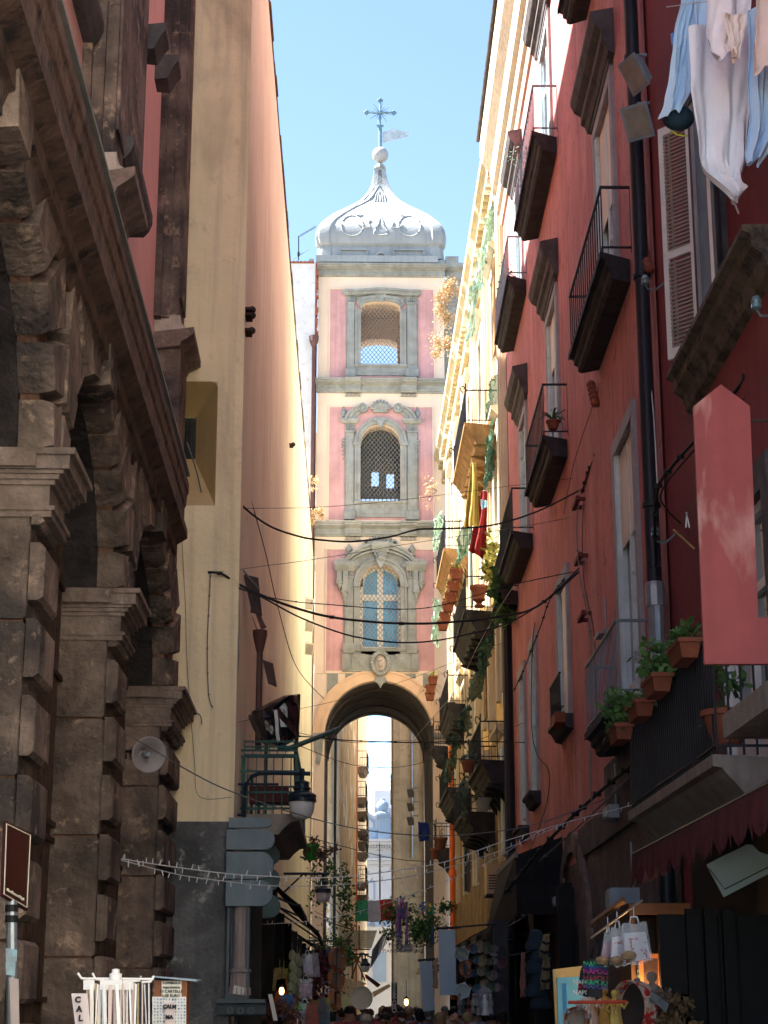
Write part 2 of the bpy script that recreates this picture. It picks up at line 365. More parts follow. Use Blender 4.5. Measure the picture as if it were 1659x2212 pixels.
# window surrounds
def surround(i, pil, hoodv, kind):
    wd, zb, zs, rz = WIN[i]; hw = wd/2; rise = rz or hw; b = MB(T)
    x0, x1 = X(pil[0], hoodv[1]), X(pil[1], hoodv[1]); z0 = Z(pil[2])
    # architrave round the opening
    b.box(xc-hw-.18, xc-hw, 0, .10, zb-.02, zs); b.box(xc+hw, xc+hw+.18, 0, .10, zb-.02, zs)
    b.box(xc-hw-.26, xc-hw-.18, 0, .14, zb-.02, zs); b.box(xc+hw+.18, xc+hw+.26, 0, .14, zb-.02, zs)
    if rz: 
        p = archpts(xc, hw, zs, rise); q = [(xc+(x-xc)*1.2, z+.24) for x, z in p]; q2 = [(xc+(x-xc)*1.1, z+.12) for x, z in p]
        for k in range(16): b.prism([p[k],p[k+1],q2[k+1],q2[k]], 0, .10); b.prism([q2[k],q2[k+1],q[k+1],q[k]], 0, .15)
    else:
        b.ring(xc, zs, hw, hw+.18, 0, .10, n=28); b.ring(xc, zs, hw+.18, hw+.28, 0, .16, n=28)
        b.box(xc-hw-.34, xc-hw-.0, 0, .17, zs-.14, zs+.02); b.box(xc+hw, xc+hw+.34, 0, .17, zs-.14, zs+.02)
    # flanking pilasters and filled field
    zh = Z(hoodv[1])
    for s, xa, xb in ((-1, x0, xc-hw-.26), (1, xc+hw+.26, x1)):
        b.box(xa, xb, 0, .06, z0, zh); c0, c1 = xa+.06, xb-.05
        b.box(c0, c1, .05, .12, z0+.45, zh-.5); b.box(c0+.07, c1-.07, .12, .135, z0+.6, zh-.9)
        b.mould(xa-.02, xb+.02, [(0,z0),(.2,z0),(.2,z0+.35),(.14,z0+.45),(0,z0+.45)]); b.box(c0-.03, c1+.03, .05, .17, zh-.52, zh-.44)
        for k in range(3): b.box(c0+.08+k*.1, c0+.13+k*.1, .11, .15, zh-.40, zh-.16)
        b.mould(xa-.05, xb+.05, [(0,zh-.1),(.14,zh-.1),(.28,zh),(.28,zh+.1),(0,zh+.1)], .5)
    # parapet panel under sill
    zs0 = Z(pil[3]); b.box(xc-hw-.26, xc+hw+.26, 0, .08, zs0, zb-.12); b.mould(xc-hw-.3, xc+hw+.3, [(0,zb-.12),(.12,zb-.12),(.18,zb-.06),(.18,zb),(0,zb)])
    b.box(xc-hw+.05, xc+hw-.05, .07, .10, zs0+.15, zb-.3)
    return b, x0, x1, z0, zh, hw, zs
b, x0, x1, z0, zh, hw, zs = surround(0, (748,902,816,812), (0,636), 0)
# segmental hood of the top window
def hoodcurve(xa, xb, za, zc, th, o0, o1, b, n=20, flat=.16, p=1.):
    w_ = xb-xa; f = []
    for k in range(n+1):
        t = k/n; e = max(0, min(1, (t-flat)/(1-2*flat))); f.append((xa+w_*t, za+(zc-za)*math.sin(PI*e)**p))
    for k in range(n): b.prism([f[k], f[k+1], (f[k+1][0], f[k+1][1]+th), (f[k][0], f[k][1]+th)], o0, o1)
    return f
zc_ = Z(626)
f = hoodcurve(x0-.08, x1+.08, zh+.02, zc_-.12, .10, 0, .34, b); hoodcurve(x0-.04, x1+.04, zh-.12, zc_-.26, .14, 0, .24, b)
p = archpts(xc, hw, zs, .42)
q = hoodcurve(xc-hw-.25, xc+hw+.25, zh-.3, zc_-.42, .17, 0, .05, b, 20, .1)
for k in range(16): b.prism([(p[k][0], p[k][1]+.2), (p[k+1][0], p[k+1][1]+.2), (p[k+1][0], zc_-.3-.25*abs((p[k+1][0]-xc)/hw)), (p[k][0], zc_-.3-.25*abs((p[k][0]-xc)/hw))], 0, .045)
win = b.build('window_surround', 'trim', tower)
b = MB(T)
for t in (-.16,-.08,0,.08,.16): b.tube([(xc+t*1.2, .12, zc_-.2),(xc+t*1.5,.14,zc_-.45),(xc+t*.7,.12,zc_-.62)], .045, 5)
b.ring(xc, zc_-.25, .16, .24, .05, .16, PI, 2*PI, 10); b.build('keystone_ornament', 'trim', win)
b, x0, x1, z0, zh, hw, zs = surround(1, (745,903,1124,1118), (0,912), 1)
zt = Z(872)
hr = (x1-x0)/2; cz = zh
for s in (-1, 1):
    t0, t1 = (R(0), R(58)) if s > 0 else (PI-R(58), PI)
    for r0, r1, o in ((hr-.30,hr-.12,.2),(hr-.12,hr-.02,.32),(hr-.5,hr-.3,.12)): b.ring(xc, cz, r0, r1, 0, o, t0, t1, 12, ry=(zt-cz)/hr*1.02)
    b.ball((xc+s*hr*.48, .16, cz+(zt-cz)*.72), .17, 10, 8, (1,.7,1)); b.ring(xc+s*hr*.48, cz+(zt-cz)*.70, .14, .22, .0, .26, 0, 2*PI, 12)
    b.lathe((xc+s*(hr+.02), -.0, zh+.1), [(.12,0),(.13,.06),(.06,.12),(.13,.24),(.15,.34),(.10,.44),(.04,.55),(.07,.6),(.01,.68)], 10)
    for k, zz in enumerate((-.9,-1.05,-1.2,-1.38,-1.55,-1.75)): b.ball((xc+s*(hr+.03), .05, zh+zz), .09-.008*k, 8, 6, (1,1,.8))
b.ring(xc, zs, hw+.28, hr-.45, 0, .05, 0, PI, 24, ry=.98)
win = b.build('window_surround', 'trim', tower)
b = MB(T)                                       # shell crest
sc = (xc, cz+(zt-cz)*.60)
for k in range(9):
    a = R(12+k*19.5); b.tube([(sc[0],.10,sc[1]),(sc[0]+.30*math.cos(a),.22,sc[1]+.30*math.sin(a)),(sc[0]+.47*math.cos(a),.16,sc[1]+.47*math.sin(a))], [.03,.075,.055], 6)
b.box(sc[0]-.34, sc[0]+.34, 0, .17, sc[1]-.10, sc[1]+.0); b.prism([(xc-.18,zs+hw+.12),(xc+.18,zs+hw+.12),(xc+.05,zs+hw-.22),(xc-.05,zs+hw-.22)], 0, .24)
b.box(xc-.3, xc+.3, 0, .2, zs+hw+.1, zs+hw+.26)
b.build('shell_ornament', 'trim', win)
b, x0, x1, z0, zh, hw, zs = surround(2, (743,899,1412,1408), (0,1226), 2)
zt = Z(1170); xa, xb = X(729,1220), X(914,1220)
for th, o, dz in ((.12,.42,.0),(.16,.32,-.14),(.1,.22,-.28)): hoodcurve(xa, xb, zh+.18+dz, zt-.22+dz, th, 0, o, b, 30, .10, .62)
for k in range(20):
    t0, t1 = -1+k/10, -1+(k+1)/10; g_ = lambda t: zh+.0+(zt-zh-.45)*math.sqrt(max(0, 1-t*t*.86))
    lo = lambda t: zs+math.sqrt(max(0, (hw+.2)**2-(t*hr*.9)**2)) if abs(t*hr*.9) < hw+.2 else zh
    b.prism([(xc+t0*hr*.9, lo(t0)), (xc+t1*hr*.9, lo(t1)), (xc+t1*hr*.9, max(lo(t1)+.01, g_(t1))), (xc+t0*hr*.9, max(lo(t0)+.01, g_(t0)))], 0, .05)
for s in (-1, 1):
    xs = xc+s*(hr-.08); b.mould(xs-.42, xs+.42, [(0,zh-.2),(.2,zh-.2),(.36,zh-.02),(.42,zh+.06),(.42,zh+.2),(0,zh+.2)], .1)
    for xs2, L_ in ((xs, 1.0), (xc+s*(hr+.14), .6)):
        b.box(xs2-.13, xs2+.13, 0, .2, zh-.2-L_, zh-.2); b.mould(xs2-.15, xs2+.15, [(0,zh-.2-L_),(.24,zh-.26-L_+.1),(.26,zh-.2-L_+.12),(0,zh-.2-L_+.12)])
        b.lathe((xs2, .1, zh-.2-L_-.45*L_), [(.02,0),(.06,.1*L_),(.04,.16*L_),(.10,.3*L_),(.12,.45*L_)], 8)
    b.lathe((xc+s*(hr-.25), .12, zh+.5), [(.14,0),(.15,.06),(.06,.14),(.14,.24),(.16,.34),(.08,.42),(.06,.5),(.01,.56)], 10)
    b.ring(xc+s*.62, zt-.12, .08, .17, 0, .25, 0, 2*PI, 12)
win3 = b.build('window_surround', 'trim', tower)
b = MB(T)
b.mould(xc-.32, xc+.32, [(0,zt-.55),(.3,zt-.55),(.5,zt-.3),(.52,zt-.12),(0,zt-.12)], .15)
b.prism([(xc-.24,zt-.55),(xc+.24,zt-.55),(xc+.16,zt-1.0),(xc,zt-1.3),(xc-.16,zt-1.0)], 0, .3); b.ball((xc,.28,zt-.8), .15, 10, 8)
for s in (-1,1): b.ring(xc+s*.18, zt-.62, .05, .1, .2, .36, 0, 2*PI, 10)
for k in range(11):
    a = PI*(k+.5)/11; b.tube([(xc+.55*math.cos(a), .06, zt-.2+.1*math.sin(a)), (xc+.62*math.cos(a), .12, zt-.05+.28*math.sin(a))], [.07,.05], 5)
b.build('crest_ornament', 'trim', win3)
# panel zone and medallion under the third window
b = MB(T); za, zb2 = Z(1451), Z(1408); xa, xb = X(740,1430), X(903,1430)
b.box(xa, xb, 0, .10, za, zb2); b.mould(xa-.03, xb+.03, [(0,zb2),(.16,zb2),(.2,zb2+.08),(0,zb2+.08)])
for s in (-1, 1):
    px = xc+s*.95; b.box(px-.3, px+.3, .09, .13, za+.12, zb2-.12)
    i = [b.P(px-.24,.13,za+.17), b.P(px+.24,.13,za+.17), b.P(px+.24,.13,zb2-.17), b.P(px-.24,.13,zb2-.17), b.P(px,.21,(za+zb2)/2)]
    for k in range(4): b.F(i[k], i[(k+1) % 4], i[4])
    px = xc+s*1.5; b.box(px-.16, px+.16, .09, .14, za+.1, zb2-.1)
base = b.build('panelled_base', 'trim', tower)
b = MB(T); mz = Z(1434)
for k in range(22):
    a = 2*PI*k/22; b.ball((xc+.38*math.cos(a), .17, mz+.50*math.sin(a)), .085, 8, 6)
b.ring(xc, mz, .30, .36, .05, .24, 0, 2*PI, 24, ry=1.3); b.prism([(xc-.2,mz-.6),(xc+.2,mz-.6),(xc+.28,mz-.8),(xc+.1,mz-.9),(xc,mz-1.1),(xc-.1,mz-.9),(xc-.28,mz-.8)], 0, .2)
med = b.build('medallion', 'trim', tower)
b = MB(T); b.lathe((xc,.1,mz-.36), [(.001,0),(.16,.05),(.22,.2),(.25,.36),(.22,.52),(.12,.68),(.001,.72)], 14, sy=.3); b.ball((xc-.05,.2,mz+.14), .085, 8, 6); b.ball((xc+.02,.19,mz-.05), .12, 8, 6, (1,.8,1.3)); b.ball((xc+.1,.2,mz+.05), .07, 8, 6)
b.build('relief_figure', 'marble', med, smooth=True)
# spandrel grey panels
for s in (-1, 1):
    b = MB(T)
    q = [(X(822+s*115,1480)-0, Z(1455)), (X(822+s*92,1480), Z(1455)), (X(822+s*92,1480), Z(1483)), (X(822+s*115,1480), Z(1510))]
    b.prism(q, 0, .02); b.build('spandrel_panel', 'trim', tower); b = MB(T)
    q = [(X(822+s*76,1480), Z(1456)), (X(822+s*44,1480), Z(1456)), (X(822+s*76,1480), Z(1466))]
    b.prism(q, 0, .02); b.build('spandrel_panel', 'trim', tower)
b = MB(T)
x_, z_ = X(690,1590), Z(1597); b.mould(xl, ax0+.03, [(-.01,z_),(.08,z_),(.16,z_+.1),(.16,z_+.25),(-.01,z_+.25)]); b.prism([(x_-.2,z_),(x_+.16,z_),(x_+.14,z_-.5),(x_+.02,z_-1.1),(x_-.14,z_-1.0),(x_-.06,z_-.6),(x_-.2,z_-.45)], 0, .06); b.build('impost', 'trim', tower); b = MB(T)
b.mould(ax1-.03, ax1+.6, [(-.01,z_),(.08,z_),(.16,z_+.1),(.16,z_+.25),(-.01,z_+.25)]); b.build('impost', 'trim', tower)
# lattices
def lattice(wd, zb, zt, sp=.235, o=-.35):
    b = MB(T); x0, x1 = xc-wd/2, xc+wd/2; h = zt-zb
    n = int((wd+h)/sp)+2
    for k in range(n):
        c = k*sp
        for s in (0, 1):
            p0 = (min(c*.8, wd), max(0, (c-wd/.8))*1.0); 
            # line x/.8 + z = c
            xA = min(wd, c*.8); zA = c-xA/.8; zB = min(h, c); xB = (c-zB)*.8
            if zA > h or xB > wd or zA < -1e-6: continue
            if s: xA, xB = wd-xA, wd-xB
            b.tube([(x0+xA, o+.01*s, zb+zA), (x0+xB, o+.01*s, zb+zB)], .013, 4)
    return b.build('lattice', mat('pale_grey_iron', (.26,.27,.27), .6, .1, 6, 0), tower)
for wd, zb, zs_, rz in WIN: lattice(wd, zb, zs_+(rz or wd/2))
wd, zb, zs_, _ = WIN[2]; hw = wd/2
b = MB(T); o0, o1 = -.62, -.5; zt_ = zs_+hw; ztr = Z(1286)
b.box(xc-hw, xc-hw+.13, o0, o1, zb, zt_); b.box(xc+hw-.13, xc+hw, o0, o1, zb, zt_); b.box(xc-.13, xc+.13, o0, o1+.02, zb, zt_); b.box(xc-hw, xc+hw, o0, o1+.015, ztr-.14, ztr+.14)
b.box(xc-hw, xc+hw, o0, o1+.015, zb, zb+.16); b.ring(xc, zs_, hw-.14, hw+.02, o0, o1, n=20)
wf = b.build('glazed_window', 'wframe', tower)
b = MB(T); b.box(xc-hw, xc+hw, o0+.04, o0+.06, zb, zt_); b.build('pane', mat('blue_sky_glass', (.10,.32,.50), .05, .3, 1.2, 0, spec=1.), wf)
b = MB(T); b.box(xl+.8, xr-.8, -2.4, -2.3, Z(1320), Z(1168)); b.build('inner_wall', 'beige', tower)
bk = Front(76.); ob = -DEP+.9                        # inner screen wall of the middle storey with two slits
def bh(c0, c1, d0, d1): a, z1 = bk.hit(594+.29297*c0, 756+.29297*d0, ob); b_, z0 = bk.hit(594+.29297*c1, 756+.29297*d1, ob); return [a, b_, z0, z1]
b = MB(Matrix.Translation((0, -ob, 0)) @ T.M); wallgrid(b, xl+.7, xr-.7, LEV[2], LEV[1]-.36, [bh(712,765,890,1005), bh(822,878,905,1020), bh(600,950,1088,1125)], .3); b.build('inner_screen', 'trim', tower)
# dome
YC = 76+(xr-xl)/2+.05
prof = [(557.5,138),(545,137),(534,135.5),(531,134),(524,140),(514,142),(505,142),(494,140),(484,135.5),(476,128),(470,120),(464,111),(459,103),(452,88),(446,74),(440,60),(431.5,44),(421,33),(411,25.5),(398,19.5),(385,16),(374,13.5),(366,12.5)]
def domepos(v, hwu):
    wv = hwu*.0205
    for _ in range(4):
        F_ = Front(YC-wv); wv = F_.hit(822+hwu, v)[0]-F_.hit(822, v)[0]; z = F_.hit(822, v)[1]
    return wv, z
DP = [domepos(v, h) for v, h in prof]
xd = xc+.01
def ribfrac(v): 
    if v < 402: return 0
    if v < 415: return .32
    if v < 443: return .36+(.70-.36)*(v-415)/28
    return min(.78, .70+.08*(v-443)/30)
b = MB(); rows = []
TT = [-1,-.94,-.86,None,None,-.3,0,.3,None,None,.86,.94,1]
for (v, _), (wv, z) in zip(prof, DP):
    f_ = ribfrac(v); rec = .07 if f_ else 0; row = []
    side = []
    for i, t in enumerate(TT):
        if t is None: t = {3:-f_-.012, 4:-f_+.012, 8:f_-.012, 9:f_+.012}[i]
        d = rec if abs(t) < f_ and 3 < i < 9 else 0
        cr = .05*wv if abs(t) == 1 else (.012*wv if abs(t) == .94 else 0)
        side.append((wv*t*(1-.05*(abs(t) == 1)), wv-d-cr))
    for q in range(4):
        for x_, y_ in side:
            a, c = x_, -y_
            for _ in range(q): a, c = -c, a
            row.append(b.P(xd+a, YC+c, z))
    rows.append(row)
n = len(rows[0])
for j in range(len(rows)-1):
    for i in range(n): b.F(rows[j][i], rows[j][(i+1) % n], rows[j+1][(i+1) % n], rows[j+1][i])
b.F(*rows[-1]); b.F(*reversed(rows[0]))
dome = b.build('dome', 'white', tower)
for p_ in dome.data.polygons: p_.use_smooth = True
dome.data.set_sharp_from_angle(angle=R(30))
def onface(t, v):                   # a point on the front face of the dome at fraction t, picture height v
    for k in range(len(prof)-1):
        if prof[k][0] >= v >= prof[k+1][0]:
            e = (prof[k][0]-v)/(prof[k][0]-prof[k+1][0]); wv = DP[k][0]*(1-e)+DP[k+1][0]*e; z = DP[k][1]*(1-e)+DP[k+1][1]*e
            return Vector((xd+t, YC-wv+.05, z))
    return Vector((xd, YC, 0))
def tu(c): return (c-780)*.29297*.0207
def tv(c): return 162+c*.29297
b = MB()
def ln(pts, r): b.tube([onface(tu(x), tv(y)) for x, y in pts], r*.68, 6)
for s in (1, -1):
    m = lambda x: 780+s*(x-780)
    ln([(m(560+ 85*math.cos(R(a)))-s*0, 1110+75*math.sin(R(a))) for a in range(-150, 205, 18)], .05)
    ln([(m(705),1070),(m(680),1085),(m(700),1120),(m(650),1125),(m(610),1100)], .06)
    ln([(m(470),1005),(m(560),985),(m(640),930),(m(700),870),(m(745),815)], .07)
    ln([(m(590),1035),(m(640),1030),(m(610),1045)], .06)
    ln([(780,1040),(m(765),1075),(m(762),1100),(m(730),1145),(m(725),1170),(780,1178)], .06)
ln([(745,815),(815,815)], .07)
for k in range(5):
    ln([(780,835),(780+(k-2)*16,880),(780+(k-2)*22,932)], .045)
b.build('dome_relief', 'white', dome, smooth=True)
b = MB(T); o0 = .0
zf = lambda v: DP[0][1]+(DP[2][1]-DP[0][1])*(557.5-v)/(557.5-534)
for (u0,u1) in ((729,793),(849,920)):
    xa, xb = xd+(u0-822)*.0207, xd+(u1-822)*.0207; yf = 76-(YC-DP[0][0])
    for q in ((xa,xb,DP[0][1]+.08,DP[0][1]+.14),(xa,xb,DP[1][1]+.1,DP[1][1]+.16),(xa,xa+.06,DP[0][1]+.1,DP[1][1]+.12),(xb-.06,xb,DP[0][1]+.1,DP[1][1]+.12)): b.box(q[0],q[1],yf-.1,yf+.02,q[2],q[3])
b.ring(xd, DP[0][1]+.05, .18, .28, yf-.1, yf+.03, 0, PI, 14); b.build('drum_moulding', 'white', dome)
zt = DP[-1][1]
b = MB(); b.box(xd-.29, xd+.29, YC-.29, YC+.29, zt-.03, zt+.07); b.lathe((xd,YC,zt+.07), [(.22,0),(.27,.1),(.24,.25),(.12,.36),(.08,.42)], 16, flute=.06, fn=8); b.build('finial_neck', 'trim', dome)
F2 = Front(YC); bc = F2.hit(822.5, 335); br = 18.6*.0215
b = MB(); b.ball((xd+.02, YC, bc[1]), br, 28, 18); b.build('ball', mat('grey_lead_ball', (.30,.31,.32), .55, .12, 2, .1, 10), tower, smooth=True)
b = MB(); zb_, zm, ztp, zcr = F2.hit(822,318)[1], F2.hit(822,272)[1], F2.hit(822,217)[1], F2.hit(822,243.5)[1]; x_ = xd+.01; e = .0215
b.tube([(x_,YC,zb_-.1),(x_,YC,zm)], .09, 8); b.box(x_-.17,x_+.17,YC-.05,YC+.05,zm-.04,zm+.04); b.tube([(x_,YC,zm),(x_,YC,ztp)], .045, 6); b.tube([(x_-31*e,YC,zcr),(x_+31*e,YC,zcr)], .045, 6)
for dx, dz in ((-31*e,0),(31*e,0),(0,ztp-zcr)):
    c_ = (x_+dx, YC, zcr+dz); 
    for qx, qz in ((.09,0),(-.09,0),(0,.09),(0,-.09)): b.ball((c_[0]+qx, YC, c_[2]+qz), .065, 8, 6)
for k in range(16):
    a = 2*PI*k/16+.2; L_ = .62 if k % 2 else .38
    if abs(math.sin(2*a)) > .3: b.tube([(x_+.06*math.cos(a),YC,zcr+.06*math.sin(a)),(x_+L_*math.cos(a),YC,zcr+L_*math.sin(a))], [.025,.008], 4)
b.build('cross', mat('blue_grey_metal', (.13,.22,.27), .5, .1, 4, 0, metal=.3), tower)
b = MB()
fl = [(0,0.02),(.35,.10),(.42,.20),(.62,.14),(1.25,-.02),(.95,-.08),(1.18,-.16),(.7,-.32),(.3,-.42),(0,-.52)]
ff = [(x_+.12+px*1.12, F2.hit(822,286)[1]+pz*1.1) for px, pz in fl]
b.M = Front(YC).M; b.prism(ff, -.015, .015); b.build('wind_vane', mat('pale_metal_flag', (.42,.47,.50), .5, .25, 5, .1, 20, metal=.2), tower)
# neighbour building left of the tower
N1 = Front(75.2); n1 = thing('grey_house', 'narrow pale grey plastered house squeezed between the tall yellow wall and the tower', 'house', (N1.hit(650,800)[0], 75.2, 0))
b = MB(N1); b.box(N1.hit(560,800)[0], N1.hit(679,800)[0], -5, 0, 0, N1.hit(650,569)[1]); b.build('wall', mat('grey_white_plaster', (.58,.58,.60), .9, .08, .8, .15, 10, dirt=(.46,.46,.46), dth=.56), n1)
b = MB(N1); zr = N1.hit(650,569)[1]; xx = N1.hit(615,800)[0]
while xx < N1.hit(680,800)[0]: b.ring(xx, zr, .0, .09, -5, .1, 0, PI, 6); xx += .17
b.build('roof_tiles', 'terra', n1)
b = MB(N1); xe = N1.hit(679,800)[0]
rnd = random.Random(3); zz = N1.hit(650,740)[1]
while zz < zr: h_ = rnd.uniform(.1,.25); b.box(xe, xe+rnd.uniform(.04,.16), -.2, rnd.uniform(.0,.06), zz, zz+h_-.02); zz += h_
b.build('brick_edge', 'terra', n1)
b = MB(); p0, p1 = at(678,748,74.9), at(676,1500,74.9)
b.tube([(p0.x, 74.95, .2),(p0.x, 74.95, p0.z)], .085, 8); b.lathe((p0.x,74.95,p0.z), [(.1,0),(.2,.25),(.22,.5)], 10); tag(b.build('downpipe', 'bpipe'), 'brown downpipe with hopper in the corner between the yellow wall and the tower', 'pipe')
# rooftop aerial
b = MB(); A_ = lambda u, v: at(u, v, 79)
b.tube([A_(645,562), A_(645,510)], .03, 5); b.tube([A_(645,511), A_(683,489)], .02, 5); b.tube([A_(634,560), A_(668,537)], .015, 4); b.tube([A_(645,553),A_(645,545)], .07, 5)
for k in range(13):
    p = A_(648+k*2.7, 509.5-k*1.6); b.tube([p-Vector((0,.2,.06)), p+Vector((0,.2,.10))], .01, 4); b.tube([p-Vector((0,0,.07)), p+Vector((0,0,.07))], .01, 4)
tag(b.build('antenna', 'pipe'), 'thin television aerial on the roof beside the white dome', 'antenna')
# ================================================================ church on the left
CH = Wall(-1.96, -.01, 1)
P_ = [(12.97, 13.72), (17.7, 18.6), (23.5, 25.35)]; PM = [(7.6, 8.5)]+P_
ZI = 5.95                                             # top of the imposts
_, zc0 = CH.hit(300, 830, 0); zc0 = 7.82
zc1 = 8.66
ch = thing('stone_church', 'dark rusticated stone church front with arches, pilasters and pink upper storey', 'church', (-2.4, 18, 0))
b = MB(CH); zz = 0; rnd = random.Random(5)
for a0, a1 in PM:                                     # pier bodies in big courses
    b.box(a0+.04, a1-.02, -.96, -.36, 0, ZI+.2)
b.box(4, 25.4, -.9, -.36, zc0-.3, zc0+.8)
ARCH = [((8.5+12.97)/2, (12.97-8.5)/2), ((13.72+17.7)/2, (17.7-13.72)/2), ((18.6+23.5)/2, (23.5-18.6)/2)]
for (c, r), (l, m) in zip(ARCH, zip(PM, PM[1:])):
    ry = (zc0-.42-ZI)/r; p = [(c-r*math.cos(PI*k/18), ZI+r*ry*math.sin(PI*k/18)) for k in range(19)]
    for k in range(18): b.prism([p[k], p[k+1], (p[k+1][0], zc0-.3), (p[k][0], zc0-.3)], -.45, -.30)
    b.box(m[0], m[1], -.9, -.37, ZI, zc0-.3)
b.build('joint_masonry', 'lava2', ch)
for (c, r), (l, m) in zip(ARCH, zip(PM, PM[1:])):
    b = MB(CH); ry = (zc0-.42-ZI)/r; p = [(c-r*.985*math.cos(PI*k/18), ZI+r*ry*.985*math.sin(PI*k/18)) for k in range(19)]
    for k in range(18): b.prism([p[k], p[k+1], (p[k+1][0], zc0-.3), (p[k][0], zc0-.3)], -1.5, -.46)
    b.box(m[0]+.02, m[1]-.05, -1.5, -.97, 0, ZI); b.build('arch_soffit', 'shadelava', ch)
for a0, a1 in PM:
    b = MB(CH); z = 0.0
    while z < ZI-.52:
        h_ = min(1.16, ZI-.5-z); b.M = CH.M; b.cbox(a0, a1-.1, -.98, -.335, z+.012, z+h_-.012, .02); z += h_
    z = .15
    while z < ZI-.5:
        h_ = .44; top = min(z+h_, ZI-.5); b.cbox(a0-.01+rnd.uniform(-.012,.012), a1+rnd.uniform(-.02,.01), -.325, -.22+rnd.uniform(-.015,.015), z, top, .035); z += .58
    b.build('pier', 'lava', ch)
for a0, a1 in PM:
    b = MB(CH); zq = ZI-.52
    for h0, h1, e in ((0,.05,.035),(.05,.085,.06),(.085,.25,.012),(.25,.29,.05),(.29,.33,.085),(.33,.36,.12),(.36,.47,.165),(.47,.52,.205)):
        b.box(a0-e*.55+.0005*e, a1+e*.8, -1.0, -.215+e, zq+h0, zq+h1)
    b.box(a0-.13, a1-.12, -1.02, -.30, zq+.37, zq+.50)
    b.build('impost', mat('weathered_impost', (.22,.17,.145), .8, .4, 4, .5, 18, streak=.5, dirt=(.42,.36,.31), dth=.58), ch)
for (c, r), (l, m) in zip(ARCH, zip(PM, PM[1:])):     # rusticated voussoirs
    b = MB(CH); ry = (zc0-.42-ZI)/r; n = 11; x0, x1, zt = (l[0]+l[1])/2+.04, (m[0]+m[1])/2-.04, zc0-.02
    def lim(t):
        dx, dz = -math.cos(t), math.sin(t)*ry; k = 1e9
        if dx < -1e-3: k = min(k, (x0-c)/(r*dx))
        if dx > 1e-3: k = min(k, (x1-c)/(r*dx))
        if dz > 1e-3: k = min(k, (zt-ZI)/(r*dz))
        return max(1.02, min(k, 1.6))
    for i in range(n):
        t0, t1 = PI*i/n+.018, PI*(i+1)/n-.018; q = .012 if i % 2 else -.0
        k0, k1 = lim(t0), lim(t1); big = .06 if i == n//2 else 0
        P2 = lambda t, k: (c-r*k*math.cos(t), ZI+r*ry*k*math.sin(t))
        outer = [P2(t1, k1), P2(t0, k0)]
        poly = [P2(t0, .985), P2(t1, .985)]+outer
        b.prism(poly, -.455, -.27); cx_ = sum(x for x, z in poly)/4; cz_ = sum(z for x, z in poly)/4
        sh = [(x+(cx_-x)*.13, z+(cz_-z)*.13) for x, z in poly]
        i0 = [b.P(x, -.27, z) for x, z in poly]; i1 = [b.P(x, -.19+big+q, z) for x, z in sh]
        b.F(*i1)
        for k in range(4): b.F(i0[k], i0[(k+1) % 4], i1[(k+1) % 4], i1[k])
    b.build('voussoirs', 'lava', ch)
    b = MB(CH)                                        # iron grille in the arch
    for k in range(int(2*r/.13)):
        x = c-r+.06+k*.13; b.tube([(x,-.80,.2),(x,-.80,ZI+r*ry*math.sqrt(max(0,1-((x-c)/r)**2)))], .014, 4)
    for z in (.3, 1.9, 3.4, 3.55, 5.0, ZI-.05): b.box(c-r, c+r, -.84, -.76, z, z+.05)
    b.build('grille', 'rust', ch)
b = MB(CH); b.box(4, 25.4, -4, -3.8, 0, 9); b.box(4, 25.4, -3.8, -.95, 7.75, 7.8); b.build('portico_wall', 'lava', ch)
b = MB(CH); a1c = 22.9                                  # big cornice
pr = [(-.36,zc0-.32),(-.22,zc0-.32),(-.18,zc0-.22),(-.14,zc0-.2),(-.14,zc0-.06),(0,zc0+.03),(0,zc0+.14),(-.05,zc0+.16),(-.05,zc0+.44),(-.03,zc0+.48),(-.02,zc0+.62),(-.0,zc0+.66),(-.0,zc1-.06),(-.03,zc1),(-.5,zc1+.05),(-.5,zc0-.32)]
b.mould(3, a1c, pr, 0); b.build('cornice', mat('stained_cornice', (.13,.085,.065), .85, .4, 3, .5, 16, streak=.5, dirt=(.035,.03,.03), dth=.52), ch)
b = MB(CH); b.box(3, a1c, -.5, .01, zc1+.051, zc1+.09); b.build('lead_flashing', 'trim', ch)
CHU = Wall(-2.2, -.01, 1)
b = MB(CHU); b.box(3, 25.2, -1.4, -.46, zc1-.3, 31); b.box(3, 25.3, -6, -1.4, 9, 31); up_ = b.build('upper_wall', 'rose', ch)
def pilaster(u0, u1, v, ucap, vcap, AA=None):
    a0, a1 = AA or (CHU.hit(u0, v, -.12)[0], CHU.hit(u1, v, -.12)[0])
    zcap = at(ucap, vcap, a0-.1).z
    b = MB(CHU); b.box(a0, a1, -.5, -.12, zcap+.22, 30.9); b.box(a0+.09, a1-.09, -.12, -.09, zcap+.6, 30.8); b.box(a0-.10, a0, -.5, -.24, zcap+.22, 30.9); b.box(a1, a1+.10, -.5, -.24, zcap+.22, 30.9); b.box(a0-.2, a1+.2, -.5, -.36, zcap+.2, 30.9)
    p = b.build('pilaster', 'lava', ch)
    b = MB(CHU); b.mould(a0-.03, a1+.03, [(-.5,zcap),(-.02,zcap),(.0,zcap+.08),(-.06,zcap+.12),(-.08,zcap+.18),(-.08,zcap+.26),(-.5,zcap+.26)], .1)
    b.build('base', 'marble', p)
    b = MB(CHU); b.mould(a0-.05, a1+.05, [(-.5,zcap-.26),(-.06,zcap-.26),(-.04,zcap-.2),(.08,zcap-.14),(.14,zcap-.1),(.14,zcap),(-.5,zcap)], .35)
    b.build('pedestal_cap', mat('weathered_impost', (.22,.17,.145)), p)
    b = MB(CHU); b.box(a0-.04, a1+.04, -.5, -.06, zc1, zcap-.25); b.build('pedestal', 'lava', p)
    return a0, a1, zcap
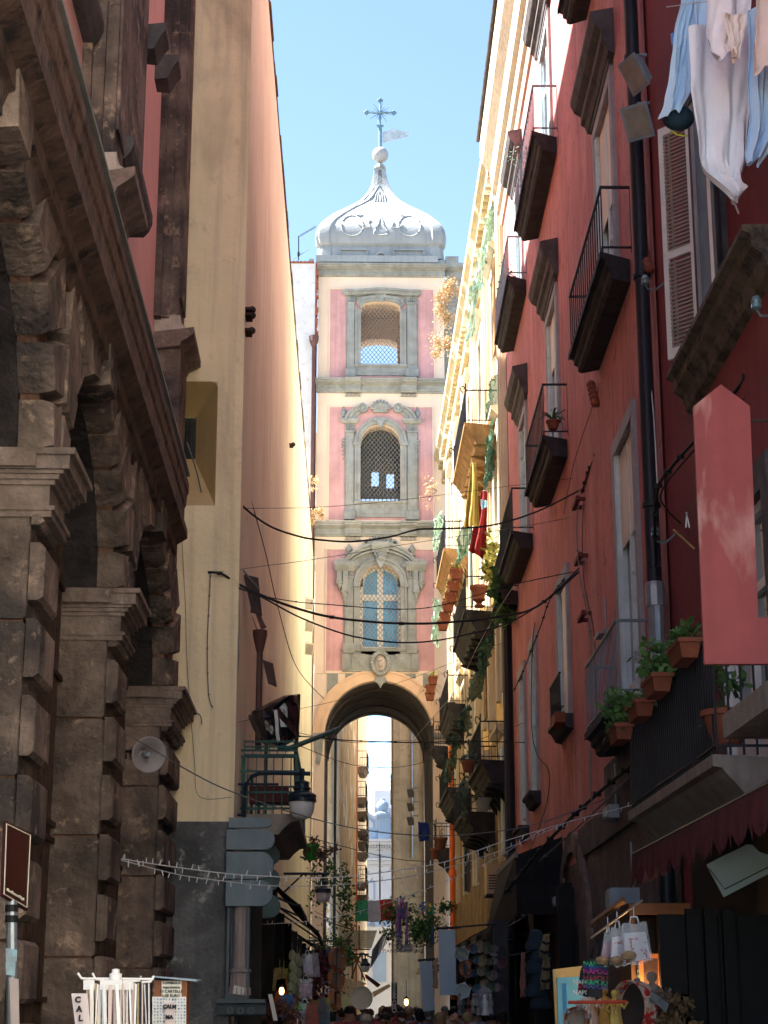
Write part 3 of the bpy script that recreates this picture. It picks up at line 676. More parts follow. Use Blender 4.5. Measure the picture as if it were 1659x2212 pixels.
pa = pilaster(251, 272, 200, 240, 375); pb = pilaster(356, 372, 200, 350, 715, (24.35, 25.35))
zh1 = CHU.hit(290, 370, -.14)[1]
zh0 = CHU.hit(207, 72, -.36)[1]
for a0, a1, zh1, D in ((pa[1]+.45, 20.0, zh1, 0), (pa[0]-4.8, pa[0]-.13, zh0, -.2)):
    b = MB(CHU); b.box(a0, a1, -.56, -.20+D, zh1+.02, 30.8); p = b.build('stone_panel', 'lava', ch)
    b = MB(CHU); b.mould(a0-.05, a1+.05 if D == 0 else a1, [(-.46,zh1-.22),(-.16+D,zh1-.22),(-.10+D,zh1-.15),(-.06+D,zh1-.05),(-.06+D,zh1+.06),(-.46,zh1+.06)]); b.build('ledge', 'hood', p)
for u, v, Yq in ((350,85,None), (377,150,None)):
    a, z = CHU.hit(u, v, -.05); b = MB(CHU); b.mould(a-.18, a+.18, [(-.3,z-.25),(-.12,z-.25),(-.04,z-.08),(.02,z),(.02,z+.1),(-.3,z+.1)], .2); b.build('capital', 'hood', ch)
# ================================================================ tall yellow building (left)
YF = 25.5; XW = -1.66; F3 = Front(YF); WL = Wall(XW, 0, 1)
yb = thing('yellow_building', 'tall yellow plastered building with stone base, its long side wall running to the tower', 'building', (XW, YF, 0))
ztop = WL.hit(645, 807)[1]; yend = 74.6
nh = [F3.hit(374, 950)[0], F3.hit(468, 950)[0], F3.hit(440, 1092)[1], F3.hit(440, 824)[1]]
zb = F3.hit(440, 1775)[1]
b = MB(F3); wallgrid(b, -7, XW, zb, ztop, [nh], 0.0)
b.quad((-7,-.01,ztop),(XW,-.01,ztop),(XW,-49,ztop),(-7,-49,ztop)); b.build('front_wall', 'cream', yb)
b = MB(WL); holes = []
def whole(u0, u1, v0, v1, vm=None):
    vm = vm or (v0+v1)/2; a0 = max(25.7, WL.hit(u0, vm)[0]); a1 = WL.hit(u1, vm)[0]; return [a0, a1, WL.hit(u0, v1)[1], WL.hit(u0, v0)[1]]
h1 = whole(499, 511, 1300, 1760); h2 = [WL.hit(573,1500)[0], WL.hit(590,1500)[0], h1[2], h1[3]]
holes = [h1, h2]
wallgrid(b, YF, yend, 0, ztop, holes, .25); b.quad((YF,-.25,h1[2]),(h1[1],-.25,h1[2]),(h1[1],-.25,h1[3]),(YF,-.25,h1[3])); b.build('side_wall', 'peach', yb)
b = MB(WL); b.box(yend-.0, yend+.1, -5, 0, 0, ztop); b.build('end_wall', 'peach', yb)
b = MB(WL); b.box(YF, 47.5, -7, -2.6, ztop, 30); b.build('sun_blocking_attic', 'peach', yb)  # unseen setback attic, added to keep sun off the red house
b = MB(WL); rnd = random.Random(2); y = YF
while y < yend: y2 = y+rnd.uniform(.5,1.4); b.box(y, min(y2,yend), -.4, rnd.uniform(.015,.05), ztop+.0, ztop+rnd.uniform(.03,.07)); y = y2
b.build('eaves', mat('old_roof_tile', (.14,.11,.08), .9, .4, 4, .4, 12), yb)
b = MB(F3); b.box(-7, XW+.0, -.5, .05, 0, zb-.002); 
b.build('stone_base', mat('stained_stone_base', (.15,.155,.16), .85, .35, 2, .8, 14, streak=.4, dirt=(.42,.42,.40), dth=.57, patch=(.06,.065,.07), pth=.5, psoft=.2, pscale=1.), yb)
b = MB(F3)                                             # splayed niche
x0, x1, z0, z1 = nh; ix0, ix1 = x0-.3, F3.hit(411,950)[0]; iz0, iz1 = F3.hit(405,960)[1], F3.hit(400, 868)[1]; d = -.75
rr = .10
o_ = [(x0,z0),(x1,z0)]+[(x1-rr+rr*math.cos(R(t)), z1-rr+rr*math.sin(R(t))) for t in (0,30,60,90)]+[(x0,z1)]
i_ = [(ix0,iz0),(ix1,iz0)]+[(ix1-.03+.03*math.cos(R(t)), iz1-.03+.03*math.sin(R(t))) for t in (0,30,60,90)]+[(ix0,iz1)]
oi = [b.P(x, 0, z) for x, z in o_]; ii = [b.P(x, d, z) for x, z in i_]
for k in range(len(oi)): q = (k+1) % len(oi); b.F(oi[k], oi[q], ii[q], ii[k])
b.F(*[b.P(x, 0, z) for x, z in ((x1,z1),(x1,z1-rr),(x1-rr*.3,z1-rr*.3),(x1-rr,z1))])
b.build('niche', 'yellow' if 0 else mat('niche_plaster', (.62,.45,.22), .9, .1, 1, .2, 12, streak=.2), yb)
b = MB(F3)
for k in range(7): b.box(ix0+.35+k*.07, ix0+.365+k*.07, d+.02, d+.04, iz0, iz1)
for k in range(8): b.box(ix0, ix1, d+.03, d+.045, iz0+.03+k*(iz1-iz0)/8, iz0+.045+k*(iz1-iz0)/8)
gr = b.build('window_grille', 'iron', yb)
b = MB(F3); b.box(ix0-.3, ix1+.05, d-.5, d-.03, iz0-.1, iz1+.1); b.build('dark_glass', 'black', gr)
for h in (h1, h2):
    b = MB(WL); b.box(h[0], h[1], -.2, -.1, h[2], h[3]); n = 14
    for k in range(1, 5): b.box(h[0]+(h[1]-h[0])*k/5-.02, h[0]+(h[1]-h[0])*k/5+.02, -.1, -.06, h[2]+.1, h[3]-.1)
    b.build('shutter', 'dgreen', yb)
for u, v in ((530,668),(530,680),(529,713),(625,960)):
    b = MB(WL); a, z = WL.hit(u, v); b.box(a-.05, a+.25, 0, .10, z-.02, z+.02); b.ball((a+.1,.1,z+.03), .06, 8, 6)
    b.build('wall_hook', 'rust', yb)
# leaning weatherboards over windows
for (u0,u1,v0,v1) in ((525,566,1240,1330),(567,598,1425,1484)):
    a0 = WL.hit(u0, v1-10)[0]; p = [at(u0, v0, a0), at(u1-8, v0+8, a0+.5), at(u1, v1, a0+.5), at(u1-22 if u0 < 540 else u0+12, v1-8, a0)]
    b = MB(); q = [x+Vector((0,.05,0)) for x in p]; b.hexa(p+q)
    tag(b.build('weatherboard', mat('slate_board', (.055,.05,.045), .8, .3, 4, .3, 20)), ('large' if u0 < 540 else 'small')+' dark board leaning out from the yellow side wall, '+('upper' if u0 < 540 else 'lower')+' of the two', 'board', 'boards on the yellow side wall')
a, z = WL.hit(562, 1357, .16); b = MB(WL); b.tube([(a,.16,z-2.0),(a,.16,z-.35)], .052, 10); b.lathe((a,.16,z-.4), [(.052,0),(.06,.02),(.12,.28),(.12,.36),(.10,.36)], 12); b.box(a-.05,a+.05,0,.2,z-1.5,z-1.44); b.tube([(a,.22,z-.0),(a,.1,z+.3),(a,0,z+.3)], .05, 6)
tag(b.build('downpipe', 'bpipe'), 'dark brown downpipe with a funnel hopper on the yellow side wall', 'pipe')
# ================================================================ right side buildings
WR = Wall(3.65, .0117, -1); YE = 45.6
Z1, Z2, Z3 = 5.75, 12.06, 18.45                       # balcony deck levels
AX = {'A': None}
rb = thing('red_building', 'tall red plastered house with grey framed windows and iron balconies', 'building', (4, 33, 0))
WINS = []                                             # (a0,a1,z0,z1)
def wa(u, v): return WR.hit(u, v)[0]
cA = (wa(1335,450)+wa(1290,450))/2; 
# window columns: near A, middle B, far C
COL = {'A': (24.3, 26.1), 'B': (32.6, 34.3), 'C': (39.7, 41.3)}
HOL = {('A',2): (COL['A'][0], COL['A'][1], Z2, Z2+3.35), ('B',2): (*COL['B'], Z2, Z2+3.3), ('C',2): (*COL['C'], Z2, Z2+3.3),
       ('A',3): (*COL['A'], Z3, Z3+3.3), ('B',3): (*COL['B'], Z3, Z3+3.0), ('C',3): (*COL['C'], Z3, Z3+3.0),
       ('A',1): (WR.hit(1378,1100)[0]-.0, 25.2, Z1, WR.hit(1370,905)[1]), ('B',1): (32.1, 33.7, 6.95, 9.55), ('C',1): (38.6, 39.9, 6.3, 9.6), ('C',0): (41.6, 42.9, Z1+.1, 9.5)}
wz1 = 30
b = MB(WR); zcr = WR.hit(1091, 439, .05)[1]
zarch = WR.hit(1240, 1830)[1]
da_ = (WR.hit(1278, 1950)[0], WR.hit(1212, 1950)[0]); doorh = (*da_, 0, WR.hit(1240,1840)[1]-(da_[1]-da_[0])/2)
wallgrid(b, 21.2, YE, 4.3, 26.5, list(HOL.values()), .32); b.build('wall', 'red', rb)
zbase = 4.3
b = MB(WR); wallgrid(b, 21.2, YE, 0, zbase, [doorh], .5); b.build('stone_base', mat('dark_base_stone', (.10,.085,.085), .9, .35, 1.5, .6, 12, streak=.4, dirt=(.20,.14,.13), dth=.55), rb)
b = MB(WR); b.box(21.6, 27.5, 0, .05, zbase, zbase+1.1) ; b.box(27.5, 31.3, 0, .04, zbase, zbase+.5); b.build('grey_band', mat('dark_base_stone', (.1,.1,.1)), rb)
b = MB(WR); a0, a1, _, zt = doorh; zt = min(zt, zbase-.1); ca, r_ = (a0+a1)/2, (a1-a0)/2
b.ring(ca, zt, r_, r_+.35, -.5, .08, 0, PI, 24, ry=1.0); b.box(a0-.35, a0, -.3, .08, 0, zt); b.box(a1, a1+.35, -.3, .08, 0, zt)
b.build('door_arch', 'lava', rb)
b = MB(WR); b.box(a0-.1, a1+.1, -1.2, -.45, 0, zt+r_+.1); b.build('door_niche', mat('lamplit_mossy_plaster', (.50,.40,.16), .9, .3, 2, .5, 14, dirt=(.10,.09,.05), dth=.5), rb)  # mossy niche, stall lamplight painted in as a lighter yellow
b = MB(WR)                                             # roof cornice of the red house
zc_ = zcr; b.mould(21.6, YE, [(-.1,zc_),(.06,zc_),(.1,zc_+.3),(.18,zc_+.35),(.18,zc_+.9),(.30,zc_+1.0),(.34,zc_+1.6),(.55,zc_+1.9),(.62,zc_+2.1),(.62,zc_+2.6),(-.1,zc_+2.7)])
b.build('roof_cornice', 'pale', rb)
b = MB(WR); zg = zc_+2.62; b.tube([(21.6,.67,zg),(YE,.67,zg)], .055, 8); b.box(21.6, YE, -1, .68, zg+.08, zg+.13)
b.build('gutter', 'hood', rb)
def window_fill(fr, h, parent, kind, frm='bframe', rec=-.07, name='window', sur=None, surw=.22, proud=.06):
    a0, a1, z0, z1 = h
    s = None
    if sur:
        b = MB(fr); b.box(a0-surw, a0, -.0, proud, z0, z1); b.box(a1, a1+surw, -.0, proud, z0, z1); b.box(a0-surw, a1+surw, 0, proud+.003, z1, z1+surw)
        s = b.build('window_surround', sur, parent)
        b = MB(fr); b.box(a1-.03, a1, -.3, proud-.01, z0, z1); b.box(a1-.09, a1-.03, -.05, proud-.02, z0, z1); b.build('jamb', frm if sur != 'pale' else 'pale', s)
    b = MB(fr); t = .09; m = (a0+a1)/2; a0 += .03; a1 -= .03
    b.box(a0, a0+t, rec-.06, rec+.05, z0, z1); b.box(a1-t, a1, rec-.06, rec+.05, z0, z1); b.box(a0, a1, rec-.06, rec+.045, z1-t, z1); b.box(m-t*.7, m+t*.7, rec-.05, rec+.06, z0, z1-t); b.box(a0+t, a1-t, rec-.05, rec+.04, z0, z0+.5 if kind == 'door' else z0+t)
    if kind == 'door': b.box(a0+t, a1-t, rec-.05, rec+.04, z1-.85, z1-.75)
    w_ = b.build(name, frm, parent)
    MB(fr).box(a0, a1, rec-.03, rec-.015, z0, z1).build('pane', 'glass', w_)
    MB(fr).box(a0-.1, a1+.1, rec-.55, rec-.5, z0-.1, z1+.1).build('curtain', mat('curtain_cloth', (.45,.43,.38), .9, .1, 3, .1, 10), w_)
    return w_
for (c, l), h in HOL.items():
    w_ = window_fill(WR, h, rb, 'door' if l in (2, 3) or (c, l) == ('A', 1) else 'win', 'bframe', sur='frame')
    if c == 'A' and l == 2: MB(WR).box(h[0]+.1, h[1]-.1, -.035, -.02, h[3]-1.7, h[3]-.05).build('roller_blind', 'blind', w_)
    if c == 'B' and l == 2: MB(WR).box(h[0]+.1, h[1]-.1, -.035, -.02, h[3]-1.1, h[3]-.05).build('roller_blind', 'blind', w_)
    if (c, l) == ('A', 1): MB(WR).box(h[0]+.1, h[1]-.1, -.035, -.02, h[3]-1.45, h[3]-.05).build('roller_blind', 'blind', w_)
    if (c, l) == ('B', 1): MB(WR).box(h[0]+.1, h[0]+.9, -.03, .02, h[2]+.1, h[3]-.1).build('white_shutter', 'wframe', w_)
    if l in (2, 3):
        z = h[3]+.45; b = MB(WR); b.mould(h[0]-.42, h[1]+.42, [(0,z-.15),(.10,z-.12),(.14,z),(.20,z+.05),(.20,z+.2),(.30,z+.28),(.36,z+.42),(.36,z+.5),(0,z+.62)], .25); b.box(h[0]-.22, h[1]+.22, 0, .08, h[3]+.2, z)
        b.build('stone_hood', 'hood', rb)
def balcony(fr, a0, a1, z, proj, parent, rail=1.02, th=.42, m='slab', steps=3, sp=.125, im='iron', belly=0, fancy=False, label=None):
    b = MB(fr); pr = [(0, z-th)]
    for k in range(steps):
        o = proj*(.62+.38*(k+.5)/steps); pr += [(o-.05, z-th+th*k/steps), (o, z-th+th*(k+.35)/steps)]
    pr += [(proj, z-.10), (proj, z-.0), (0, z)]
    n = len(pr); b.mould(a0+.28, a1-.28, pr, .28/proj); s = b.build('balcony', m, parent)
    if label: s['label'] = label
    b = MB(fr); i0, i1, io = a0+.05, a1-.05, proj-.05; t = .018
    for zz, hh in ((z+rail-.035, .035), (z+.07, .02)):
        b.box(i0-t, i1+t, io-t, io+t, zz, zz+hh); b.box(i0-t, i0+t, 0, io-t, zz, zz+hh); b.box(i1-t, i1+t, 0, io-t, zz, zz+hh)
    k = int((i1-i0)/sp)
    for j in range(k+1):
        a = i0+(i1-i0)*j/k
        if belly: b.tube([(a,io,z+.0),(a,io+belly*.7,z+.15),(a,io+belly,z+.35),(a,io+belly*.3,z+.65),(a,io,z+rail-.02)], .010, 4)
        else: b.box(a-.009, a+.009, io-.009, io+.009, z, z+rail-.03)
    k = max(1, int(io/sp))
    for j in range(k):
        o = io*j/k
        for a in (i0, i1): b.box(a-.009, a+.009, o-.009, o+.009, z, z+rail-.03)
    if fancy:
        for a in (i0, i1):
            pts = [(a, io+.02+.10*(1-math.cos(R(q)))*.6, z+rail+.02+.07*math.sin(R(q))*(1+q/500)) for q in range(0, 271, 30)]
            b.tube(pts, .016, 5); b.tube([(p[0], p[1], p[2]-rail) for p in pts], .016, 5)
            b.tube([(a, io, z+rail), (a, io, z+rail+.12), (a-.06, io, z+rail+.16)], .02, 5)
    r = b.build('railing', im, s); return s
BAL = {}
for (c, l), (ga, gb, z, pj, im) in {('A',2): (22.95, 27.1, Z2, .46, 'iron'), ('B',2): (31.3, 35.2, Z2, .5, 'iron'), ('B',3): (31.6, 36.2, Z3, .52, 'greyiron'), ('A',3): (23.0, 27.2, Z3, .46, 'iron'),
      ('C',3): (38.8, 43.2, Z3, .48, 'greyiron'), ('C',2): (38.6, 42.6, Z2+.1, .52, 'iron'), ('A',1): (22.8, 26.3, Z1, .48, 'greyiron'), ('D',2): (42.9, 45.4, Z2-.25, .5, 'iron')}.items():
    BAL[c, l] = balcony(WR, ga, gb, z, pj, rb, im=im, sp=.24, th=.36)
for (c, l) in (('B',1), ('C',1), ('C',0)):
    h = HOL[c, l]; b = MB(WR); z = h[2]; b.mould(h[0]-.25, h[1]+.25, [(0,z-.28),(.12,z-.25),(.2,z-.1),(.26,z-.06),(.26,z),(0,z)]); s = b.build('window_sill', 'slab', rb)
    if c == 'B':
        b = MB(WR)
        for k in range(12): b.box(h[0]-.1+k*.16, h[0]-.08+k*.16, .2, .22, z, z+.75)
        b.box(h[0]-.12, h[1]+.12, .19, .23, z+.75, z+.78); b.build('railing', 'iron', s)
# ---------------------------------------------------------------- dark red near house
nb = thing('dark_red_house', 'near dark red house at the right edge with louvred shutters and planted balcony', 'house', (3.9, 16, 0))
WN = Wall(3.93, 0, -1)
zsl = WN.hit(1471, 800, .15)[1]; a_n, a_f = WN.hit(1659, 560, .15)[0]-1.2, WN.hit(1466, 815, .15)[0]
hN = (17.4, 18.5, zsl, zsl+3.0); hN2 = (16.1, 18.2, 3.95, 6.6)
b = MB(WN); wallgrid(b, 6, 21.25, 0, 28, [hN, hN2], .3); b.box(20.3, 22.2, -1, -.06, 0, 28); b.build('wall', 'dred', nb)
window_fill(WN, hN, nb, 'door', 'frame', sur='hood', surw=.3); window_fill(WN, hN2, nb, 'door', 'wframe', sur='hood', surw=.3)
b = MB(WN); b.mould(15.2, a_f, [(0,zsl-.5),(.08,zsl-.45),(.12,zsl-.3),(.22,zsl-.22),(.22,zsl-.1),(.3,zsl-.06),(.3,zsl),(0,zsl)]); b.build('sill_slab', mat('mossy_slab', (.14,.11,.08), .9, .4, 5, .6, 20, dirt=(.05,.045,.04), dth=.5), nb)
def shutter(fr, a, o0, z0, z1, L_, ang, parent, m='louvre'):
    # leaf hinged at (a, o0) turned outward by ang (0 = along +a, 90 = straight out)
    dx, do = math.cos(R(ang)), math.sin(R(ang)); b = MB(fr); t = .035
    def bx(l0, l1, za, zb, tt=t):
        b.hexa([(a+dx*l+do*s_*tt/2, o0+do*l-dx*s_*tt/2, z) for z in (za, zb) for l, s_ in ((l0,-1),(l1,-1),(l1,1),(l0,1))])
    bx(0,.07,z0,z1); bx(L_-.07,L_,z0,z1); bx(.07,L_-.07,z0,z0+.12); bx(.07,L_-.07,z1-.1,z1); zm = z0+(z1-z0)*.42; bx(.07,L_-.07,zm,zm+.1)
    f = b.build('shutter', 'wframe' if m == 'louvre' else m, parent)
    for za, zb in ((z0+.14, zm-.03), (zm+.11, z1-.12)):
        b = MB(fr); z = za
        b.hexa([(a+dx*l+do*s_*.004, o0+do*l-dx*s_*.004, q) for q in (za, zb) for l, s_ in ((.3,-1),(.33,-1),(.33,1),(.3,1))])
        while z < zb:
            b.hexa([(a+dx*l+do*s_*.025, o0+do*l-dx*s_*.025, z+q+.02*s_) for q in (0, .012) for l, s_ in ((.07,-1),(L_-.07,-1),(L_-.07,1),(.07,1))]); z += .048
        b.build('louvres', mat('louvre_beige', (.33,.30,.24), .7, .15, 5, 0), f)
    return f
shutter(WN, hN[1]+.06, .03, zsl+.02, zsl+2.9, .46, 42, nb); shutter(WN, hN[0]-.02, .12, zsl+.02, zsl+2.9, .62, 168, nb)
b = MB(WN); b.box(hN[0]+.02, hN[1]-.02, -.02, .03, zsl, zsl+2.9); b.build('blue_panel', mat('blue_grey_paint', (.14,.25,.33), .6, .2, 4, .1, 20), nb)
zd = 3.93
NB = balcony(WN, 15.0, 19.75, zd, .86, nb, rail=1.05, th=.34, m='cslab', steps=2, sp=.11)
b = MB(WN); b.box(11.2, 14.1, .0, .95, 3.93, 4.12); b.box(11.2, 13.6, .0, .7, 3.7, 3.93); b.build('concrete_canopy', 'cslab', nb)
# ---------------------------------------------------------------- far cream and ochre house next to the tower
WC = Wall(4.19, 0, -1)
cb = thing('cream_palace', 'weathered cream and ochre palace with stone balconies and green netting beside the tower', 'building', (4.3, 60, 0))
ZC = [5.6, 10.0, 14.6, 19.6]
CW = []
for i, z in enumerate(ZC):
    for k in range(5): a = 48.4+k*5.3; CW.append((a-.75, a+.75, z, z+2.9))
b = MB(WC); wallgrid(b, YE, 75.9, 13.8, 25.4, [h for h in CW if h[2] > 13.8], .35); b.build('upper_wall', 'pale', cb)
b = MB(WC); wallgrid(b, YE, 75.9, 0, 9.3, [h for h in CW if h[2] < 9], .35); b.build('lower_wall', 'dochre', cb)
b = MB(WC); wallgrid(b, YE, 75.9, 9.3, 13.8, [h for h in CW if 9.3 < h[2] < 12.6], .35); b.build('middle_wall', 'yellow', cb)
for h in CW: 
    w_ = window_fill(WC, h, cb, 'door', 'wframe', sur='pale', surw=.28, proud=.12)
    MB(WC).mould(h[0]-.4, h[1]+.4, [(0,h[3]+.3),(.15,h[3]+.35),(.3,h[3]+.5),(.3,h[3]+.6),(0,h[3]+.65)]).build('hood', 'pale', cb)
b = MB(WC)
for k in range(6):                                     # giant pilasters
    a = 45.9+k*5.3; 
    for q, o, o0 in ((.5,.10,0),(.38,.16,.1),(.2,.2,.16)): b.box(max(a-q, YE+.6-q), a+q, o0, o, 9.3+o, 24.3-o)
b.build('pilaster_strips', 'pale', cb)
b = MB(WC); zt = 25.6
b.mould(YE+.01, 75.9, [(0,24.2),(.2,24.2),(.22,24.5),(.14,24.55),(.14,24.9),(.3,25.0),(.42,25.25),(.5,25.3),(.5,25.6),(0,25.7)]); 
for k in range(60): b.box(YE+.2+k*.5, YE+.42+k*.5, .14, .36, 24.7, 24.99)
b.build('roof_cornice', mat('ruined_cornice', (.42,.34,.20), .9, .2, 1.5, .5, 8, streak=.4, patch=(.7,.64,.52), pth=.55), cb)
b = MB(WC); b.box(YE+.01, YE+.9, -.2, .42, 25.75, 26.4); b.box(YE+.0, YE+.95, -.2, .5, 26.4, 26.55); b.build('chimney_block', 'terra', cb)
def cbal(u_out, v_deck_near, u_far, z, a0, a1, pj, **k): return balcony(WC, a0, a1, z, pj, cb, rail=1.0, th=.55, m=k.pop('m', 'slab'), steps=4, sp=.16, fancy=True, **k)
CB = []
def cb_from(un, vn, uf, vf, pj):          # outer near deck corner, outer far deck corner
    a, z = WC.hit(un, vn, pj); a2, z2 = WC.hit(uf, vf, pj); return a, z, a2, z2
for (un,vn,uf,vf,pj,m) in ((1003,912,962,1110,1.0,'wood_slab'),(1003,1316,968,1472,.95,'slab'),(958,1183,935,1285,.95,'wood_slab'),(965,1518,938,1592,.85,'slab'),(1000,1752,980,1870,.95,'slab'),(965,1700,945,1790,.85,'slab'),(1035,1640,1010,1730,.9,'slab'),(935,1610,915,1700,.8,'slab'),(940,1830,925,1890,.7,'slab')):
    a, z, a2, z2 = cb_from(un, vn, uf, vf, pj); a2 = min(a2, a+6, 75.5)
    if m == 'wood_slab': mat('wood_slab', (.30,.17,.07), .85, .35, 3, .4, 14, streak=.4); M_['wood_slab'] = MATS['wood_slab']
    CB.append((a, a2, z, pj, balcony(WC, a, a2, z, pj, cb, rail=1.0, th=.6, m=m, steps=4, sp=.17, fancy=True)))
print('CB', [(round(a,1), round(b_,1), round(z,1)) for a, b_, z, p, q in CB])

rp = thing('bounce_palace', 'unseen pale palace added behind the viewer to bounce light into the street', 'building', (4.6, -15, 0)); b = MB(Wall(4.6,0,-1)); b.box(-40, 5.9, -6, 0, 0, 24); b.build('wall', mat('bright_cream_wall', (.80,.74,.60), .9, .08, 1, .1, 10), rp)  # added out of view to bounce sunlight onto the front walls

for a, a2, z, pj, o in CB:                              # corbels under the palace balconies
    n = max(3, int((a2-a)/.9)); b = MB(WC)
    for k in range(n):
        q = a+.35+(a2-a-.7)*k/(n-1); b = MB(WC); b.mould(q-.09, q+.09, [(0,z-1.0),(.12,z-.98),(.3,z-.75),(pj*.7,z-.64),(pj*.75,z-.58),(0,z-.58)]); b.build('corbel', o.data.materials[0], o)
for k in range(7):                                      # folding shutters beside the palace windows
    h = CW[(k*3) % len(CW)]; b = MB(WC); b.box(h[0]-.75, h[0]-.05, .14, .19, h[2]+.05, h[3]-.05); b.build('shutter', ('bframe','dgreen','wood')[k % 3], cb)

b = MB(WN); b.box(6.1, 20.2, 0, .10, 2.5, 3.86); b.box(6.1, 20.2, 0, .06, 0, 2.5); b.build('shop_fascia', mat('black_shop_fascia', (.01,.009,.009), .7, .3, 4, .1, 12), nb)
# ================================================================ beyond the arch
LBp = Wall(0,0,1); p0, p1 = at(719,1700,88), at(769,1700,112); k_ = (p1.x-p0.x)/(p1.y-p0.y)
LB = Wall(p0.x-k_*p0.y, k_, 1)
lb = thing('peeling_house', 'sunlit house of peeling yellow plaster beyond the left foot of the arch', 'house', (p0.x, p0.y, 0))
b = MB(LB); b.box(86.5, 112.2, -6, 0, 0, 30); b.build('wall', 'peel', lb)
b = MB(LB); b.box(112.2, 135, -6, -.25, 0, 25.5); b.mould(112.2, 114.5, [(-.3,25.0),(0,25.1),(.45,25.6),(.5,26.2),(-.3,26.3)]); b.build('rear_wing', 'pale', lb)
b = MB(LB); a_, _z = LB.hit(720, 1700, .1); b.tube([(88.5,.1,1),(88.5,.1,27)], .07, 6); b.build('downpipe', 'pipe', lb)
b = MB(LB); b.tube([(111.9,.08,1),(111.9,.08,27)], .045, 6); b.build('orange_pipe', 'opipe', lb)
for v in (1650, 1723, 1752, 1790, 1812, 1838, 1905, 1930):
    z = at(778, v, 113).z; balcony(LB, 112.3+(v % 7)*.4, 115.6+(v % 7)*.4, z, .62, lb, rail=1.0, th=.4, m='cslab', sp=.25)
tn = thing('tan_house', 'tan plastered house end wall beyond the right side of the arch', 'house', (2.3, 92, 0)); TF = Front(92)
xa = TF.hit(850,1700)[0]; b = MB(TF); b.box(xa, xa+1.55, -5, 0, 0, 26); b.build('wall', 'tan', tn)
b = MB(TF); b.box(xa+1.55, xa+6, -5, .3, 0, 22); b.build('crumbling_wall', mat('crumbling_tuff', (.22,.17,.11), .95, .4, 1.6, 1.0, 6), tn)
b = MB(TF); b.tube([(xa+.95,.1,9),(xa+.95,.1,24)], .05, 6); b.build('downpipe', 'zinc', tn)
fp = thing('bounce_flank', 'hidden pale flank added behind the tan end wall to bounce sunlight', 'building', (6.6, 112, 0)); b = MB(Wall(6.6,0,-1)); b.box(98, 160, -6, 0, 0, 27); b.build('wall', 'pale', fp)  # hidden wall added beyond the arch as a sunlight bouncer
# far white and blue church
fc = thing('white_church', 'far white and pale blue baroque church front with curved gable and ball finial', 'church', (at(812,1900,170).x, 170, 0)); CF = Front(170)
def c2(x, y): return CF.hit(459+.3581*x, 1620+.3581*y)
def cbx(b, x0, x1, y0, y1, o0, o1): 
    a, z1 = c2(x0, y0); a2, z0 = c2(x1, y1); b.box(a, a2, o0, o1, z0, z1)
b = MB(CF); cbx(b, 780, 1180, 560, 1600, -8, 0); b.build('wall', 'cwhite', fc)
b = MB(CF)
for y0, y1, o in ((540,556,.9),(556,575,.6),(655,668,.7),(668,690,.35)):
    b = MB(CF); cbx(b, 780, 1180, y0, y1, 0, o); b.build('cornice', 'cwhite', fc)
b = MB(CF)
for k in range(18): cbx(b, 880+k*16, 889+k*16, 576, 590, 0, .5)
b.build('dentils', 'cwhite', fc)
b = MB(CF); pts = [c2(x, y) for x, y in ((860,300),(905,300),(925,350),(950,385),(990,405),(1000,400),(1180,400),(1180,545),(860,545))]
b.prism(pts, -2, .0); b.build('gable', 'cwhite', fc)
b = MB(CF)
pts = [c2(x, y) for x, y in ((905,335),(925,375),(950,405),(982,425),(982,480),(905,480))]; b.prism(pts, 0, .05); cbx(b, 1062, 1100, 440, 480, 0, .05); cbx(b, 905, 982, 790, 900, 0, .05); cbx(b, 1100, 1160, 790, 1000, 0, .05); cbx(b, 880, 1000, 480, 540, .0, .03)
b.build('blue_panel', 'bluew', fc)
b = MB(CF); cbx(b, 916, 970, 802, 900, .05, .09); pts = [c2(x, y) for x, y in ((918,390),(938,412),(968,440),(968,468),(918,468))]; b.prism(pts, .05, .09); b.build('panel_field', 'cwhite', fc)
b = MB(CF); cbx(b, 1000, 1072, 410, 540, 0, .6); cbx(b, 990, 1082, 398, 412, 0, .8); x_, z_ = c2(1026, 400); b.lathe((x_,.4,z_), [(.7,0),(.75,.2),(.4,.4),(.25,.8),(.3,1.3),(.2,1.6)], 10); xb_, zb_ = c2(1026,342); b.ball((xb_,.4,zb_), .58, 14, 10); b.build('pedestal_and_ball', 'bluew', fc)
b = MB(CF); x_, z_ = c2(960, 1060); b.ring(x_, z_, 1.2, 1.6, 0, .4, 0, 2*PI, 20); b.ring(x_, z_, .3, .8, 0, .4, 0, 2*PI, 16); b.build('volute', 'bluew', fc)
b = MB(CF); x_, z_ = c2(985, 400)
b.lathe((x_,-14,z_-3), [(6.8,0),(6.8,3.2),(6.5,4.6),(5.6,6.4),(4.0,7.6),(2,8.1),(.4,8.2)], 24, flute=.02, fn=12); b.build('dome', 'cwhite', fc)
b = MB(CF); cbx(b, 903, 945, 60, 300, -20, -16); cbx(b, 898, 960, 40, 60, -20, -15.8); b.build('lantern_house', 'cwhite', fc)
b = MB(Front(120)); q = lambda x, y: Front(120).hit(459+.3581*x, 1620+.3581*y)
for x, y0, y1 in ((1008,560,900),(1012,630,905),(1076,145,330)):
    A, B = q(x, y0), q(x, y1); b.tube([(A[0],0,A[1]),(B[0],0,B[1])], .03, 5)
    for k in range(4): b.box(A[0]-.25+.03*k, A[0]+.25-.03*k, -.01, .01, A[1]-.2-.3*k, A[1]-.18-.3*k)

tag(b.build('antenna', 'pipe'), 'cluster of thin aerial masts standing before the far white church', 'antenna')
